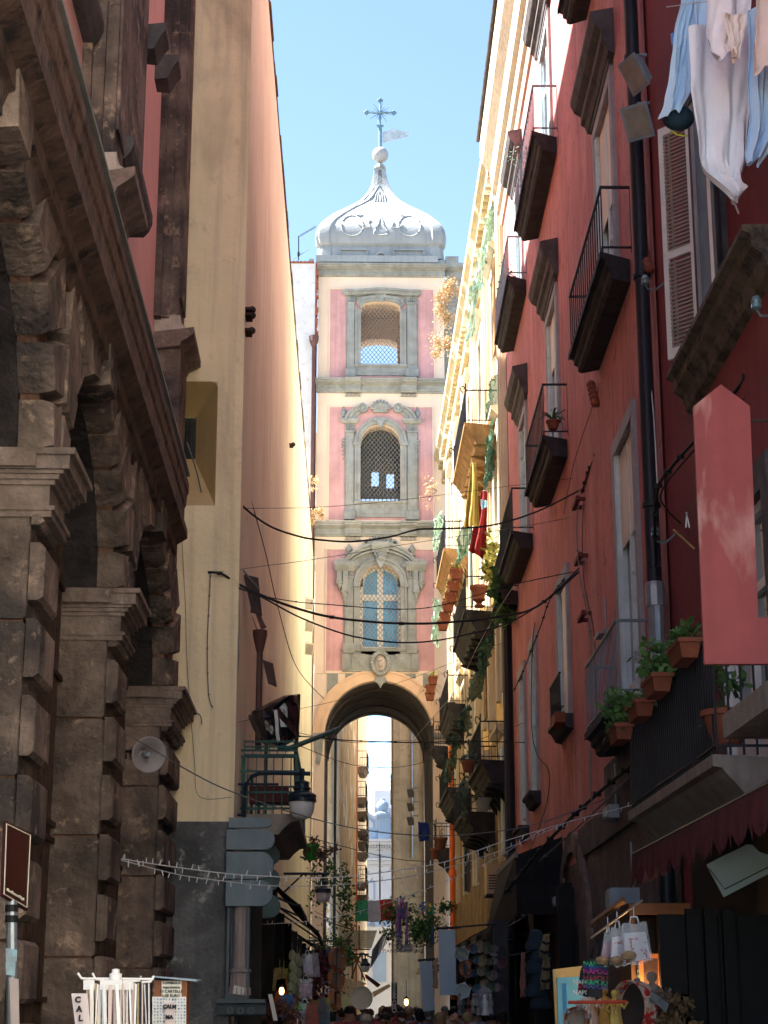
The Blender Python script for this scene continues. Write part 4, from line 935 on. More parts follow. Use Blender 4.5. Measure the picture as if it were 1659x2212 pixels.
# scaffold with slatted canopy at the far end
sc_ = thing('slatted_canopy', 'pale slatted canopy on timber struts hanging over the far end of the street', 'canopy', (at(772,2030,98).x, 98, 3))
SF = Front(98); s5 = lambda x, y: SF.hit(540+.2279*x, 1890+.2279*y)
b = MB(SF); x0, zt = s5(850, 520); x1, zb_ = s5(1205, 530); x2, zc_2 = s5(1150, 695); x3, _ = s5(890, 695)
n = 11
for k in range(n):
    f0, f1 = k/n, (k+.86)/n
    za, zb2 = zt+(zc_2-zt)*f0, zt+(zc_2-zt)*f1; la, ra = x0+(x3-x0)*f0, x1+(x2-x1)*f0
    b.hexa([(la,-.9+.9*f0,zb2),(ra,-.9+.9*f0,zb2),(ra,-.85+.9*f0,zb2),(la,-.85+.9*f0,zb2),(la,-.9+.9*f0,za),(ra,-.9+.9*f0,za),(ra,-.85+.9*f0,za),(la,-.85+.9*f0,za)])
b.build('slats', mat('grey_green_slat', (.42,.40,.28), .8, .15, 3, .1, 10), sc_)
b = MB(SF)
for (xa_, ya_, xb_, yb_) in ((1035,480,1035,700),(945,600,945,705),(900,705,1140,705),(960,980,1050,740),(1050,740,1170,790),(985,745,1090,1000),(1065,740,1060,1000),(970,735,975,985),(905,735,1050,830),(960,850,1080,740)):
    A, B = s5(xa_, ya_), s5(xb_, yb_); b.tube([(A[0],.02,A[1]),(B[0],.02+(xa_ % 5)*.08,B[1])], .045, 5)
b.build('struts', 'wood', sc_)
b = MB(SF)
for k in range(14):
    A, B = s5(1150+k*9, 700-k*14), s5(1110+k*14, 880-k*22); b.tube([(A[0]+.1,-.5,A[1]),(B[0]+.2,-.6-k*.1,B[1])], .035, 4)
b.build('rods', 'greyiron', sc_)
# more roofs and walls glimpsed deep down the street, so that the gap stays closed
dh = thing('distant_house', 'sunlit pale house closing the street under the far slatted canopy', 'house', (2, 135, 0)); b = MB(Front(140)); b.box(-1, 8, -6, 0, 0, 7.5); b.build('wall', 'cwhite', dh)
b = MB(Front(140))
for k in range(3): b.box(.2+k*1.6, 1.2+k*1.6, 0, .05, 3.4, 5.6)
b.build('window_shutters', 'bluew', dh)
# ================================================================ cables, lamps and fixtures
def smooth(P, n=6):
    out = []; P = [P[0]]+list(P)+[P[-1]]
    for i in range(1, len(P)-2):
        for k in range(n):
            t = k/n; a, b_, c, d = P[i-1], P[i], P[i+1], P[i+2]
            out.append(.5*((2*b_)+(c-a)*t+(2*a-5*b_+4*c-d)*t*t+(-a+3*b_-3*c+d)*t**3))
    return out+[P[-2]]
def path(uv, Y0, Y1):
    u0, u1 = uv[0][0], uv[-1][0]; L = [0]
    for (a, b_), (c, d) in zip(uv, uv[1:]): L.append(L[-1]+math.hypot(c-a, d-b_))
    return smooth([at(u, v, Y0+(Y1-Y0)*l/L[-1]) for (u, v), l in zip(uv, L)])
def cable(uv, Y0, Y1, r, label, m='cable', cat='cable', group=None, name='cable', knots=0):
    p = path(uv, Y0, Y1); r *= .58; b = MB(); b.tube(p, r, 6)
    for k in range(knots):
        q = p[int((k+.5)/knots*(len(p)-1))]; b.tube([q-Vector((r*2.,0,0)), q+Vector((r*2.,0,0))], r*1.45, 6)
    return tag(b.build(name, m, smooth=True), label, cat, group)
cable([(515,1085),(550,1115),(590,1140),(640,1157),(680,1165),(760,1170),(840,1160),(880,1149),(910,1143),(960,1142),(1060,1135),(1160,1105),(1250,1060)], 26, 30, .028, 'thick black cable sagging lowest over the middle tower cornice', 'cable')
cable([(450,1236),(480,1240),(515,1262),(600,1300),(700,1330),(800,1343),(880,1347),(960,1345),(1080,1332),(1160,1310),(1250,1235)], 25.3, 29, .034, 'braided brown cable bundle crossing over the lowest glazed tower window', 'cable', knots=6)
cable([(515,1270),(560,1287),(640,1330),(720,1362),(780,1378),(860,1388),(940,1384),(1020,1368),(1100,1345),(1180,1295),(1250,1228)], 25.5, 28, .022, 'blue black cable dipping lowest over the sill of the glazed tower window', 'cable')
cable([(515,1098),(700,1095),(900,1076),(1100,1050),(1265,1030)], 26, 31, .008, 'very thin wire stretched over the sill of the middle tower window', 'cable')
cable([(450,1240),(560,1224),(680,1208),(900,1172),(1100,1142),(1232,1118)], 25.3, 30, .009, 'thin grey wire rising right across the crest of the glazed window', 'gcable')
cable([(560,1287),(640,1300),(700,1305),(860,1316),(960,1306),(1100,1265),(1240,1235)], 27, 30, .014, 'thin dark cable with clips passing the middle of the glazed window', 'cable', knots=9)
cable([(404,955),(425,1020),(445,1100),(480,1165),(520,1225),(560,1272)], 25.35, 26.5, .022, 'grey cable falling from the niche window down to the wall bracket', 'gcable')
cable([(640,1590),(700,1594),(760,1600),(900,1604),(1000,1601),(1133,1604)], 32, 40, .022, 'thick black cable strung level below the crown of the street arch', 'cable', knots=8)
cable([(640,1582),(760,1604),(880,1600),(1000,1606),(1080,1580),(1130,1562)], 33, 41, .010, 'thin wire twisting round the level cable below the arch crown', 'cable')
cable([(270,1583),(340,1625),(420,1672),(500,1710),(640,1758),(760,1788),(880,1803),(1000,1803),(1160,1780),(1330,1716)], 19, 27, .013, 'long grey wire from the loudspeaker over the lamp to the red house', 'gcable')
cable([(650,1612),(720,1640),(780,1655),(860,1657),(930,1642),(1000,1612)], 36, 44, .012, 'short drooping wire with small clips in the mouth of the arch', 'cable', knots=5)
cable([(515,1560),(600,1540),(700,1520),(820,1488),(930,1450),(1040,1405),(1090,1388)], 26, 38, .007, 'fine wire climbing right over the archivolt below the medallion', 'cable')
cable([(655,1805),(740,1828),(860,1856),(960,1860),(1010,1850)], 36, 42, .013, 'dark wire hanging between the green planter and the far balcony', 'cable')
cable([(540,1320),(560,1372)], 29, 29.5, .01, 'stub of wire hanging from the upper dark board', 'cable')
cable([(1110,1265),(1075,1320),(1030,1400),(985,1490),(930,1555),(870,1625),(840,1650),(780,1685)], 38, 60, .012, 'pale cord running slantwise down past the dark balcony to the arch', 'wcable', 'cord')
cable([(520,1020),(545,1090),(575,1200),(600,1310),(640,1440),(700,1510)], 26.0, 44, .016, 'rust coloured twisted cable running along the yellow side wall', 'rust')
cable([(519,1022),(516,1080),(517,1200),(516,1400),(512,1480),(507,1630)], 25.75, 25.7, .012, 'thin grey cable dropping down the corner of the yellow building', 'gcable')
cable([(455,1238),(452,1300),(448,1400),(451,1500),(460,1530)], 25.42, 25.42, .012, 'dark conduit running down the yellow front wall to a junction', 'gcable', knots=7)
cable([(392,1150),(400,1300),(405,1450),(420,1640),(430,1720),(500,1722)], 25.42, 25.42, .006, 'hair thin wire stapled down the yellow front wall', 'cable')
cable([(404,1490),(412,1530),(432,1545),(436,1565)], 25.3, 25.4, .012, 'loose black cable end curling off the last stone cap', 'cable')
cable([(1252,1062),(1246,1140),(1252,1240),(1270,1330),(1278,1400),(1280,1520),(1276,1640),(1278,1730)], 29.6, 27.0, .02, 'grey cable bundle dropping down the red wall through three brackets', 'gcable', knots=7)
cable([(1262,1062),(1258,1150),(1262,1260),(1280,1345),(1286,1420),(1288,1560)], 29.4, 26.9, .013, 'thinner black cable beside the bundle on the red wall', 'cable')
cable([(1412,690),(1370,810),(1320,920),(1275,1010),(1257,1065)], 22.2, 29.3, .035, 'twisted dark cable running slantwise down the red wall from the pipe', mat('braided_cable', (.06,.03,.03), .8, .4, 8, 0), knots=14)
cable([(1390,590),(1350,690),(1290,850),(1240,1000),(1218,1110)], 22.6, 31.5, .010, 'thin wire slanting down the red wall from a glass insulator', 'cable')
cable([(1659,745),(1600,830),(1520,930),(1450,1010),(1420,1060),(1415,1160),(1420,1240)], 16.0, 21.0, .035, 'thick black cable bundle slanting down the dark red wall', 'cable', knots=10)
cable([(1659,800),(1590,880),(1510,960),(1430,1060),(1440,1100),(1470,1130)], 16.0, 20.3, .018, 'second black cable slung just under the thick bundle', 'cable')
cable([(1659,640),(1560,800),(1500,850)], 16.0, 18.6, .008, 'thin taut wire crossing the dark red wall above the red board', 'cable')
cable([(1400,600),(1400,760),(1412,900),(1420,1050)], 21.6, 21.2, .014, 'pale cord dropping beside the black downpipe', 'wcable', 'cord')
cable([(1460,1570),(1380,1640),(1290,1715),(1200,1800),(1140,1870),(1090,1930)], 20.6, 35, .05, 'heavy bundle of black cables sagging down the foot of the red wall', 'cable', knots=16)
cable([(1440,1610),(1380,1660),(1300,1738),(1220,1812),(1165,1860)], 21, 32, .026, 'loose cable running under the heavy black bundle on the red wall', 'gcable', knots=6)
cable([(1156,1345),(1150,1400),(1148,1560),(1160,1630),(1185,1665),(1180,1740),(1140,1850)], 36.5, 36, .018, 'black wire wandering down the red wall between the narrow windows', 'cable')
cable([(1220,1250),(1190,1290),(1165,1360),(1130,1450),(1106,1500)], 32, 40, .022, 'dark creeper like cable descending across the red wall to the corner', 'cable', knots=10)
cable([(1090,480),(1092,700),(1096,900),(1100,1100),(1098,1350)], 43, 43, .014, 'long thin cable hanging down the end of the red house', 'cable')
for j, (uv, Y0, Y1, lab, gp) in enumerate(((
 [(262,1855),(330,1866),(400,1876),(480,1886),(560,1892),(700,1896),(830,1884),(960,1862),(1080,1820),(1230,1775),(1370,1738)], 19, 24, 'white fairy light string crossing from the stone church to the big balcony', 1),
 ([(262,1858),(330,1876),(400,1892),(480,1903),(560,1912),(680,1914),(800,1905),(900,1890),(1000,1864),(1100,1830),(1235,1772)], 19.2, 28, 'white fairy light string sagging just below the one to the big balcony', 1),
 ([(565,1997),(640,1992),(700,1985),(770,1970),(840,1950),(900,1928),(960,1905),(1060,1860),(1150,1805),(1180,1790)], 30, 34, 'white fairy light string passing in front of the green white red flag', 1))):
    t = thing('fairy_lights', lab, 'fairy lights', tuple(at(uv[0][0], uv[0][1], Y0)), 'fairy light strings across the street')
    p = path(uv, Y0, Y1); MB().tube(p, .006, 5).build('cord', 'wcable', t)
    nb_ = 44 if j < 2 else 30; rnd = random.Random(j); L = len(p)-1
    for k in range(nb_):
        f = min(L-.01, (k+.5+rnd.uniform(-.35,.35))/nb_*L); i = int(f); q = p[i].lerp(p[i+1], f-i); s_ = -1 if rnd.random() < .75 else 1
        MB().tube([q, q+Vector((rnd.uniform(-.02,.02), 0, s_*.055))], [.007,.005], 5).build('bulb', mat('clear_bulb', (.75,.78,.8), .2, .05, 2, 0), t)
# brackets on the red wall
for u, v, n_ in ((1242,1087,'topmost'),(1247,1208,'middle'),(1254,1332,'lowest')):
    a, z = WR.hit(u, v, .15); b = MB(WR); b.box(a-.35, a+.35, .1, .17, z-.04, z+.04); b.box(a-.3, a-.24, 0, .1, z-.03, z+.03); b.box(a+.24, a+.3, 0, .1, z-.03, z+.03)
    tag(b.build('cable_bracket', mat('maroon_steel', (.16,.03,.03), .7, .2, 5, .1, 20)), n_+' of the maroon steel cable brackets on the red wall', 'bracket', 'cable brackets on the red wall')
# downpipes on the right
b = MB(WR); b.tube([(21.45,.13,0.2),(21.45,.13,30)], .095, 10)
for z in (4.4, 7.9, 11, 14.2, 17.5): b.lathe((21.45,.13,z), [(.10,0),(.12,.01),(.12,.06),(.10,.07)], 10)
t = b.build('downpipe', 'pipe', smooth=True); tag(t, 'long black downpipe between the red house and the dark red house', 'pipe')
b = MB(WR); zl = WR.hit(1462, 1260, .13)[1]; b.tube([(21.1,.2,4.3),(21.12,.18,zl)], [.085,.10], 10); b.lathe((21.12,.18,zl), [(.12,0),(.125,.25),(.11,.3)], 10); tag(b.build('pipe_sleeve', 'zinc'), 'pale grey pipe sleeve beside the black downpipe above the flower boxes', 'pipe')
b = MB(WR); b.tube([(44.9,.16,.2),(44.9,.16,11.8)], .13, 8); tag(b.build('downpipe', 'pipe'), 'black downpipe at the far corner of the red house', 'pipe')
b = MB(WC); a, z = WC.hit(995, 1450, .15); b.tube([(a+4,.3,2),(a+4,.3,12.4)], .11, 8); 
for z_ in (4,6.5,9): b.lathe((a+4,.3,z_), [(.12,0),(.15,.02),(.15,.2),(.12,.22)], 8)
tag(b.build('downpipe', 'opipe'), 'bright orange plastic downpipe on the ochre palace', 'pipe')
# street lamps
def lamp(u, v, Y, s, parent_lab, arm, group='street lamps with frosted bowls'):
    c = at(u, v, Y); t = thing('street_lamp', parent_lab, 'street lamp', tuple(c), group)
    b = MB(); b.lathe((c.x,c.y,c.z), [(.20*s,0),(.205*s,.03*s),(.195*s,.06*s),(.205*s,.085*s),(.19*s,.11*s),(.15*s,.13*s),(.11*s,.155*s),(.11*s,.17*s),(.125*s,.18*s),(.125*s,.2*s),(.10*s,.215*s),(.10*s,.26*s),(.11*s,.27*s),(.10*s,.285*s),(.03*s,.31*s),(.03*s,.40*s),(.045*s,.42*s),(.03*s,.47*s)], 24); b.build('lamp_cap', 'lmetal', t, smooth=True)
    b = MB(); b.lathe((c.x,c.y,c.z), [(.02*s,-.235*s),(.08*s,-.23*s),(.13*s,-.20*s),(.165*s,-.14*s),(.18*s,-.06*s),(.18*s,.01*s)], 24); b.build('globe', 'globe', t, smooth=True)
    b = MB(); arm(b, c, s); b.build('arm', 'lmetal', t, smooth=True); return t
def arm1(b, c, s):
    x0 = WL.x0+.10; Y = c.y; zt = at(600,1671,Y).z; zb_ = at(510,1783,Y).z
    b.tube([(x0,Y,zb_),(x0,Y,zt-.25),(x0+.03,Y,zt-.14),(x0+.09,Y,zt-.05),(x0+.2,Y,zt),(x0+.4,Y,zt+.01),(c.x+.12,Y,zt)], .032, 8); b.tube([(x0-.1,Y,zb_+.6),(x0+.5,Y,zb_+.6)], .02, 6); b.tube([(x0-.1,Y,zb_+.15),(x0,Y,zb_+.15)], .02, 6); b.tube([(c.x,Y,c.z+.4*s),(c.x,Y,zt)], .02, 6)
lamp(652, 1733, 26.3, 1.05, 'near street lamp on a curved blue arm before the green cage balcony', arm1)
def armL(b, c, s): b.tube([(WL.x0,c.y,c.z+.47*s),(c.x+.15,c.y,c.z+.47*s)], .035, 6); b.tube([(WL.x0,c.y,c.z),(WL.x0+.5,c.y,c.z+.47*s)], .025, 6)
lamp(698, 1929, 45, 1.0, 'second street lamp hanging among the climbing plants', armL)
lamp(752, 2063, 62, 1.0, 'third street lamp before the timber struts of the canopy', armL)
lamp(789, 2087, 74, 1.0, 'tiny farthest street lamp in the bright end of the street', armL)
# horn loudspeaker on the last pier
p = at(322, 1630, 20.6); t = thing('horn_loudspeaker', 'grey horn loudspeaker fixed to the dark stone pier', 'loudspeaker', tuple(p))
ax = Vector((.42,-.88,-.16)).normalized(); M = ax.to_track_quat('Z','Y').to_matrix().to_4x4(); M.translation = p; hm = mat('grey_horn', (.36,.33,.34), .5, .15, 4, .05, 20)
b = MB(M); b.lathe((0,0,0), [(.05,-.30),(.06,-.25),(.09,-.14),(.14,-.06),(.195,-.01),(.21,0),(.20,.005),(.18,-.012),(.13,-.06),(.08,-.14),(.05,-.22)], 28); b.build('horn', hm, t, smooth=True)
b = MB(M); b.lathe((0,0,0), [(.03,-.2),(.035,-.06),(.025,-.03),(.0,-.03)], 14); b.build('throat', 'fixture', t); b = MB(M); b.lathe((0,0,-.3), [(.02,-.17),(.10,-.15),(.11,-.0),(.05,.02)], 16); b.build('driver', hm, t)
b = MB(); b.tube([p-ax*.3, p+Vector((-.25,.1,.05)), p+Vector((-.4,.1,.05))], .02, 6); b.build('bracket', 'iron', t)
# floodlights
def flood(u, v, Y, label, group, d, s=1., m='fixture', wallx=None):
    c = at(u, v, Y); t = thing('floodlight', label, 'floodlight', tuple(c), group); M = Vector(d).normalized().to_track_quat('Z','Y').to_matrix().to_4x4(); M.translation = c
    b = MB(M); b.hexa([(-.11*s,-.14*s,-.10*s),(.11*s,-.14*s,-.10*s),(.11*s,.14*s,-.10*s),(-.11*s,.14*s,-.10*s),(-.17*s,-.21*s,.05*s),(.17*s,-.21*s,.05*s),(.17*s,.21*s,.05*s),(-.17*s,.21*s,.05*s)]); b.box(-.185*s,.185*s,-.225*s,.225*s,.05*s,.075*s); b.build('housing', m, t)
    b = MB(M); b.box(-.15*s,.15*s,-.19*s,.19*s,.074*s,.082*s); b.build('lens', mat('floodlight_glass', (.30,.27,.22), .15, .2, 5, 0, spec=.8), t)
    b = MB(); b.tube([c-Vector((0,0,0)), c+Vector((.0,.0,.26*s)), (wallx if wallx is not None else c.x+.4, c.y, c.z+.26*s)], .022*s, 6); b.build('bracket', m, t)
flood(1377, 158, 20.3, 'upper grey floodlight on the black downpipe under the laundry', 'grey floodlights on the downpipe', (-.8,-.35,-.5), 1.0, wallx=3.75)
flood(1381, 262, 20.5, 'lower grey floodlight on the black downpipe, tilted down', 'grey floodlights on the downpipe', (-.5,-.75,-.55), 1.0, wallx=3.8)
for k, (v, n_) in enumerate(((1305,'top'),(1352,'middle'),(1402,'bottom'))): flood(666, v, 62+k*.3, n_+' of the three pale floodlights at the end of the yellow wall', 'pale floodlights on the yellow wall', (.5,-.8,-.25), .95, 'fixw', wallx=XW)
for k, (v, n_) in enumerate(((1713,'top'),(1743,'middle'),(1773,'bottom'))): flood(888, v, 84, n_+' of the three small floodlights inside the arch', 'small floodlights inside the arch', (-.6,-.7,-.3), .9, 'fixture', wallx=at(905,v,84).x)
# electrical boxes
def ebox(u0,u1,v0,v1,W_,dep,label,m=None):
    a0, z1 = W_.hit(u1, v0, dep); a1, z0 = W_.hit(u0, v1, dep); w_ = max(.12, min(abs(a1-a0), .5)); b = MB(W_); z0, z1 = min(z0,z1), max(z0,z1)
    b.cbox(a0, a0+w_, 0, dep, z0, z0+(z1-z0)*.9, .02); b.box(a0+.02, a0+w_-.02, dep, dep+.012, z0+.04, z0+(z1-z0)*.9-.04); b.tube([(a0+w_*.5,.06,z0+(z1-z0)*.9),(a0+w_*.5,.06,z1+.6)], .015, 5)
    for q in (.3,.6): b.box(a0-.012, a0+.01, dep*.3, dep*.7, z0+(z1-z0)*q, z0+(z1-z0)*q+.05)
    return tag(b.build('electrical_box', m or mat('grey_plastic_box', (.30,.37,.42), .5, .08, 3, .03, 20)), label, 'electrical box')
ebox(1180,1199,1932,1967, WR, .25, 'small blue grey meter box left of the arched doorway'); ebox(1287,1312,1734,1786, WR, .22, 'grey junction box below the red wall cables'); ebox(1268,1318,1912,1984, WR, .40, 'big pale blue cabinet box right of the arched doorway')
ebox(1275,1293,1368,1396, WR, .2, 'small pale junction box on the red wall below the brackets')
for u, v, n_ in ((1394,606,'beside the black downpipe'),(1634,656,'on the dark red wall at the right edge'),(1415,1150,'low on the black downpipe')):
    a, z = (WR if u < 1500 else WN).hit(u, v, .25); W_ = WR if u < 1500 else WN; b = MB(W_); b.lathe((a,.25,z-.06), [(.03,0),(.05,.02),(.045,.06),(.055,.08),(.03,.13)], 10); b.tube([(a,.25,z-.06),(a,.22,z-.12),(a,.12,z-.12),(a,0,z-.02)], .012, 5)
    tag(b.build('insulator', mat('green_glass_insulator', (.12,.22,.22), .1, .1, 4, 0, spec=1.)), 'pale glass insulator on a hook '+n_, 'insulator')
from mathutils import noise
# ================================================================ balcony things: cage, tarp, pots, plants, netting, laundry
GC = thing('cage_balcony', 'teal green iron cage balcony with a dark slab on the yellow side wall', 'balcony', (XW+.4, 28, 4.6))
ya, yb2, pj = 26.9, 31.6, .84; zt, zb_ = WL.hit(570,1598,.4)[1]-.1, at(600,1760,26.9).z
b = MB(WL)
for a in (ya, (ya+yb2)/2, yb2):
    for o in (.04, pj): b.box(a-.025, a+.025, o-.025, o+.025, zb_, zt+.02)
for z in (zb_+.08, zb_+.32, zb_+.95, zt-.22, zt):
    b.box(ya, yb2, pj-.015, pj+.015, z, z+.03); b.box(ya-.015, ya+.015, 0, pj, z, z+.03); b.box(yb2-.015, yb2+.015, 0, pj, z, z+.03)
for k in range(6): b.box(ya-.008, ya+.008, .1+k*.13, .116+k*.13, zb_, zt)
for k in range(16): b.box(ya+.1+k*.28, ya+.116+k*.28, pj-.008, pj+.008, zb_, zb_+.95)
b.build('cage', 'green', GC)
b = MB(WL); b.mould(ya-.1, yb2+.1, [(0,zb_-.32),(pj*.7,zb_-.3),(pj*.8,zb_-.2),(pj*.92,zb_-.12),(pj+.06,zb_-.1),(pj+.06,zb_),(0,zb_)]); b.build('slab', 'cslab', GC)
b = MB(WL)                                             # hanging basket rack above
for z in (zt+.02, zt+.14, zt+.22): b.box(ya-.1, ya-.09, .05, pj, z, z+.012); b.box(ya-.35, ya-.34, .05, pj, z-.02, z-.008)
for k in range(7): b.box(ya-.1, ya-.09, .05+k*.125, .06+k*.125, zt-.02, zt+.22); b.box(ya-.35, ya-.09, .05+k*.125, .06+k*.125, zt-.02, zt-.01)
b.build('rack', 'green', GC)
b = MB(WL); b.box(ya+.6, ya+.9, .1, .7, zb_+.25, zb_+.5); tag(b.build('window_box', mat('maroon_trough', (.10,.03,.03), .8, .2, 4, .1, 20)), 'dark maroon trough standing inside the green cage balcony', 'planter')
b = MB(); A, B = at(622,1618,27.2), at(733,1574,30); b.tube([A, B], .04, 6); b.tube([A, at(600,1615,27.2)], .05, 6); tag(b.build('awning_pole', 'green'), 'dark green pole slanting up and out from the cage balcony', 'pole')
b = MB()                                               # tarpaulin bundle
rows = [(1505,(612,640)),(1518,(575,643)),(1530,(544,645)),(1550,(541,648)),(1570,(548,647)),(1590,(556,646)),(1604,(566,630)),(1612,(590,612))]
rnd = random.Random(4); idx = []
for v, (u0, u1) in rows:
    ring_ = []
    for k in range(18):
        t = 2*PI*k/18; u = (u0+u1)/2+(u1-u0)/2*math.cos(t)*(1+.05*math.sin(7*t+v)); p = at(u, v+(u-600)*-.12*(1 if v < 1540 else .3)+rnd.uniform(-2,2), 27.6+.45*math.sin(t)*(1+rnd.uniform(-.18,.18))); ring_.append(b.P(*p))
    idx.append(ring_)
for r0, r1 in zip(idx, idx[1:]):
    for k in range(18): b.F(r0[k], r0[(k+1) % 18], r1[(k+1) % 18], r1[k])
b.F(*idx[0]); b.F(*idx[-1]); tp = b.build('tarpaulin', 'tarp'); tag(tp, 'black plastic sheet tied round a bundle above the green cage', 'tarpaulin')
b = MB(); b.tube([at(595,1535,27.05), at(598,1560,27.02), at(599,1585,27.05), at(602,1603,27.1)], .03, 6); b.build('strap', 'wcable', tp)
b = MB(); b.tube([at(645,1500,27.8), at(643,1560,27.8), at(638,1640,27.8), at(640,1710,27.8)], .035, 6); tag(b.build('pole', 'iron'), 'dark upright pole behind the black plastic bundle', 'pole')
def pot(c, r, h, name, label, m='terra', cat='flower pot', group=None, urn=False, plant=None):
    t = thing(name, label, cat, tuple(c), group)
    pr = [(r*.62,0),(r*.66,h*.05),(r*.95,h*.82),(r*1.08,h*.83),(r*1.08,h),(r*.95,h),(r*.9,h*.85)]
    if urn: pr = [(r*.5,0),(r*.55,h*.08),(r*.3,h*.16),(r*.35,h*.24),(r*.75,h*.36),(r*.62,h*.44),(r*.7,h*.62),(r*.82,h*.80),(r*1.0,h*.88),(r*1.02,h),(r*.85,h),(r*.8,h*.9)]
    b = MB(); b.lathe(c, pr, 20); b.build('pot', m, t, smooth=True)
    if plant: plant(t, Vector(c)+Vector((0,0,h)))
    return t
def bushy(rad, n, size, m='leaf', sq=(1,1,.8), up_=.5, seed=1, droop=0):
    def f(t, c):
        b = MB(); b.leaves(c+Vector((0,0,rad*up_)), rad, n, size, sq, seed, droop); b.build('foliage', m, t)
        b = MB()
        for k in range(3): b.tube([c-Vector((0,0,.05)), c+Vector((rad*.3*math.cos(k*2.1), rad*.3*math.sin(k*2.1), rad*up_))], .008, 4)
        b.build('stem', 'bark', t)
    return f
def spiky(L_, n, seed=1, m='leaf2'):
    def f(t, c):
        rnd = random.Random(seed); b = MB()
        for k in range(n):
            a = rnd.uniform(0, 2*PI); l = L_*rnd.uniform(.6,1.1); d = Vector((math.cos(a), math.sin(a), 0)); e = d.cross(Vector((0,0,1))); rs = rnd.uniform(.5,1.3); pr = None
            for j in range(6):
                q = j/5; p = c+d*l*q*.75+Vector((0,0,l*(rs*q-1.1*q*q))); w_ = .028*(1-q)+.003; cur = (b.P(*(p+e*w_)), b.P(*(p-e*w_)))
                if pr: b.F(pr[0], pr[1], cur[1], cur[0])
                pr = cur
        b.build('leaves', m, t)
    return f
# rows of square pots hung on the palace railings
for k, (u, v) in enumerate(((986,1246),(980,1272),(975,1297),(968,1316),(962,1338),(957,1356),(935,1473),(930,1492),(929,1507))):
    Y = 49.5+k*1.2 if k < 6 else 62+(k-6)*1.2; c = at(u, v+6, Y); s = .17
    t = thing('hanging_planter', 'planter', 'planter', tuple(c), 'terracotta planters on the palace railings')
    t['label'] = ['topmost','second','third','fourth','fifth','lowest'][k]+' square terracotta planter in the long column on the palace balcony' if k < 6 else ['upper','middle','lower'][k-6]+' square terracotta planter beside the tower arch'
    b = MB(); b.hexa([(c.x-s*.75,c.y-s*.75,c.z),(c.x+s*.75,c.y-s*.75,c.z),(c.x+s*.75,c.y+s*.75,c.z),(c.x-s*.75,c.y+s*.75,c.z),(c.x-s,c.y-s,c.z+s*1.5),(c.x+s,c.y-s,c.z+s*1.5),(c.x+s,c.y+s,c.z+s*1.5),(c.x-s,c.y+s,c.z+s*1.5)]); b.box(c.x-s*1.1,c.x+s*1.1,c.y-s*1.1,c.y+s*1.1,c.z+s*1.4,c.z+s*1.75); b.build('pot', 'terra', t)
    spiky(.75, 9, k)(t, c+Vector((0,0,s*1.7)))
pot(at(1035,1312,49.6), .27, .62, 'stone_urn', 'large terracotta urn standing on the dark palace balcony', urn=True, cat='urn')
pot(at(1012,1668,46.6), .19, .28, 'flower_pot', 'terracotta pot with trailing succulent on the lower palace railing', plant=bushy(.24, 160, .09, mat('grey_green_leaf', (.10,.16,.12), .7, .3, 8, 0), (1,1,.6), .3, 3))
pot(at(1043,1752,47.4), .22, .34, 'flower_pot', 'pale stone tub with a bare twig on the lower palace balcony', m=mat('pale_stone_tub', (.30,.31,.30), .8, .1, 4, .1, 10), plant=bushy(.3, 14, .1, 'bark', (1,1,1.4), 1.0, 8))
pot(at(952,1835,56), .21, .36, 'flower_pot', 'terracotta pot on a small balcony in front of the ochre palace', plant=bushy(.18, 30, .12, 'dry', (.6,.6,1.2), .8, 2))
pot(at(939,1856,58), .15, .34, 'flower_pot', 'slim terracotta pot beside the round one below the ochre palace')
pot(at(1195,928,31.6), .13, .17, 'flower_pot', 'small clay pot with sword leaves on the middle red house balcony', plant=spiky(.75, 16, 21, 'leaf'))
# flower boxes on the big balcony
for k, (u, v, n_) in enumerate(((1340,1590,'lowest'),(1383,1540,'second lowest'),(1420,1487,'second highest'),(1478,1415,'highest'))):
    Y = (19.3, 18.0, 16.9, 15.7)[k]; c = at(u, v, Y); L_, w_, h_ = .62, .095, .14; c.z -= .07
    t = thing('flower_box', n_+' terracotta flower box on the rail of the near balcony', 'planter', tuple(c), 'flower boxes on the near balcony')
    b = MB(); b.hexa([(c.x-w_*.75,c.y-L_*.42,c.z),(c.x+w_*.75,c.y-L_*.42,c.z),(c.x+w_*.75,c.y+L_*.42,c.z),(c.x-w_*.75,c.y+L_*.42,c.z),(c.x-w_,c.y-L_*.5,c.z+h_),(c.x+w_,c.y-L_*.5,c.z+h_),(c.x+w_,c.y+L_*.5,c.z+h_),(c.x-w_,c.y+L_*.5,c.z+h_)]); b.box(c.x-w_-.015,c.x+w_+.015,c.y-L_*.5-.015,c.y+L_*.5+.015,c.z+h_-.01,c.z+h_+.03); b.build('pot', 'terra', t)
    if k in (0, 2): bushy(.27, 420, .085, 'leaf', (.9,1.2,.8), .6, k)(t, c+Vector((0,0,h_)))
    else: bushy(.18, 190, .08, 'leaf', (.8,1.8,.6), .5, k)(t, c+Vector((0,0,h_)))
b = MB(); b.leaves(at(1560,1470,15.6), .30, 70, .11, (.8,.8,1.4), 12); tag(b.build('potted_plant', 'leaf'), 'sparse green plant behind the rail of the near balcony', 'plant')
pot(at(1570,1610,15.3), .2, .3, 'flower_pot', 'broad terracotta pot inside the near balcony', plant=bushy(.22, 22, .11, 'leaf', (.5,.5,1.4), 1.1, 5))
a, z = WR.hit(1212, 1560, .2); c = WR.M @ Vector((a, .24, z)); t = thing('window_box', 'small terracotta box with dry plants on a red house window grille', 'planter', tuple(c))
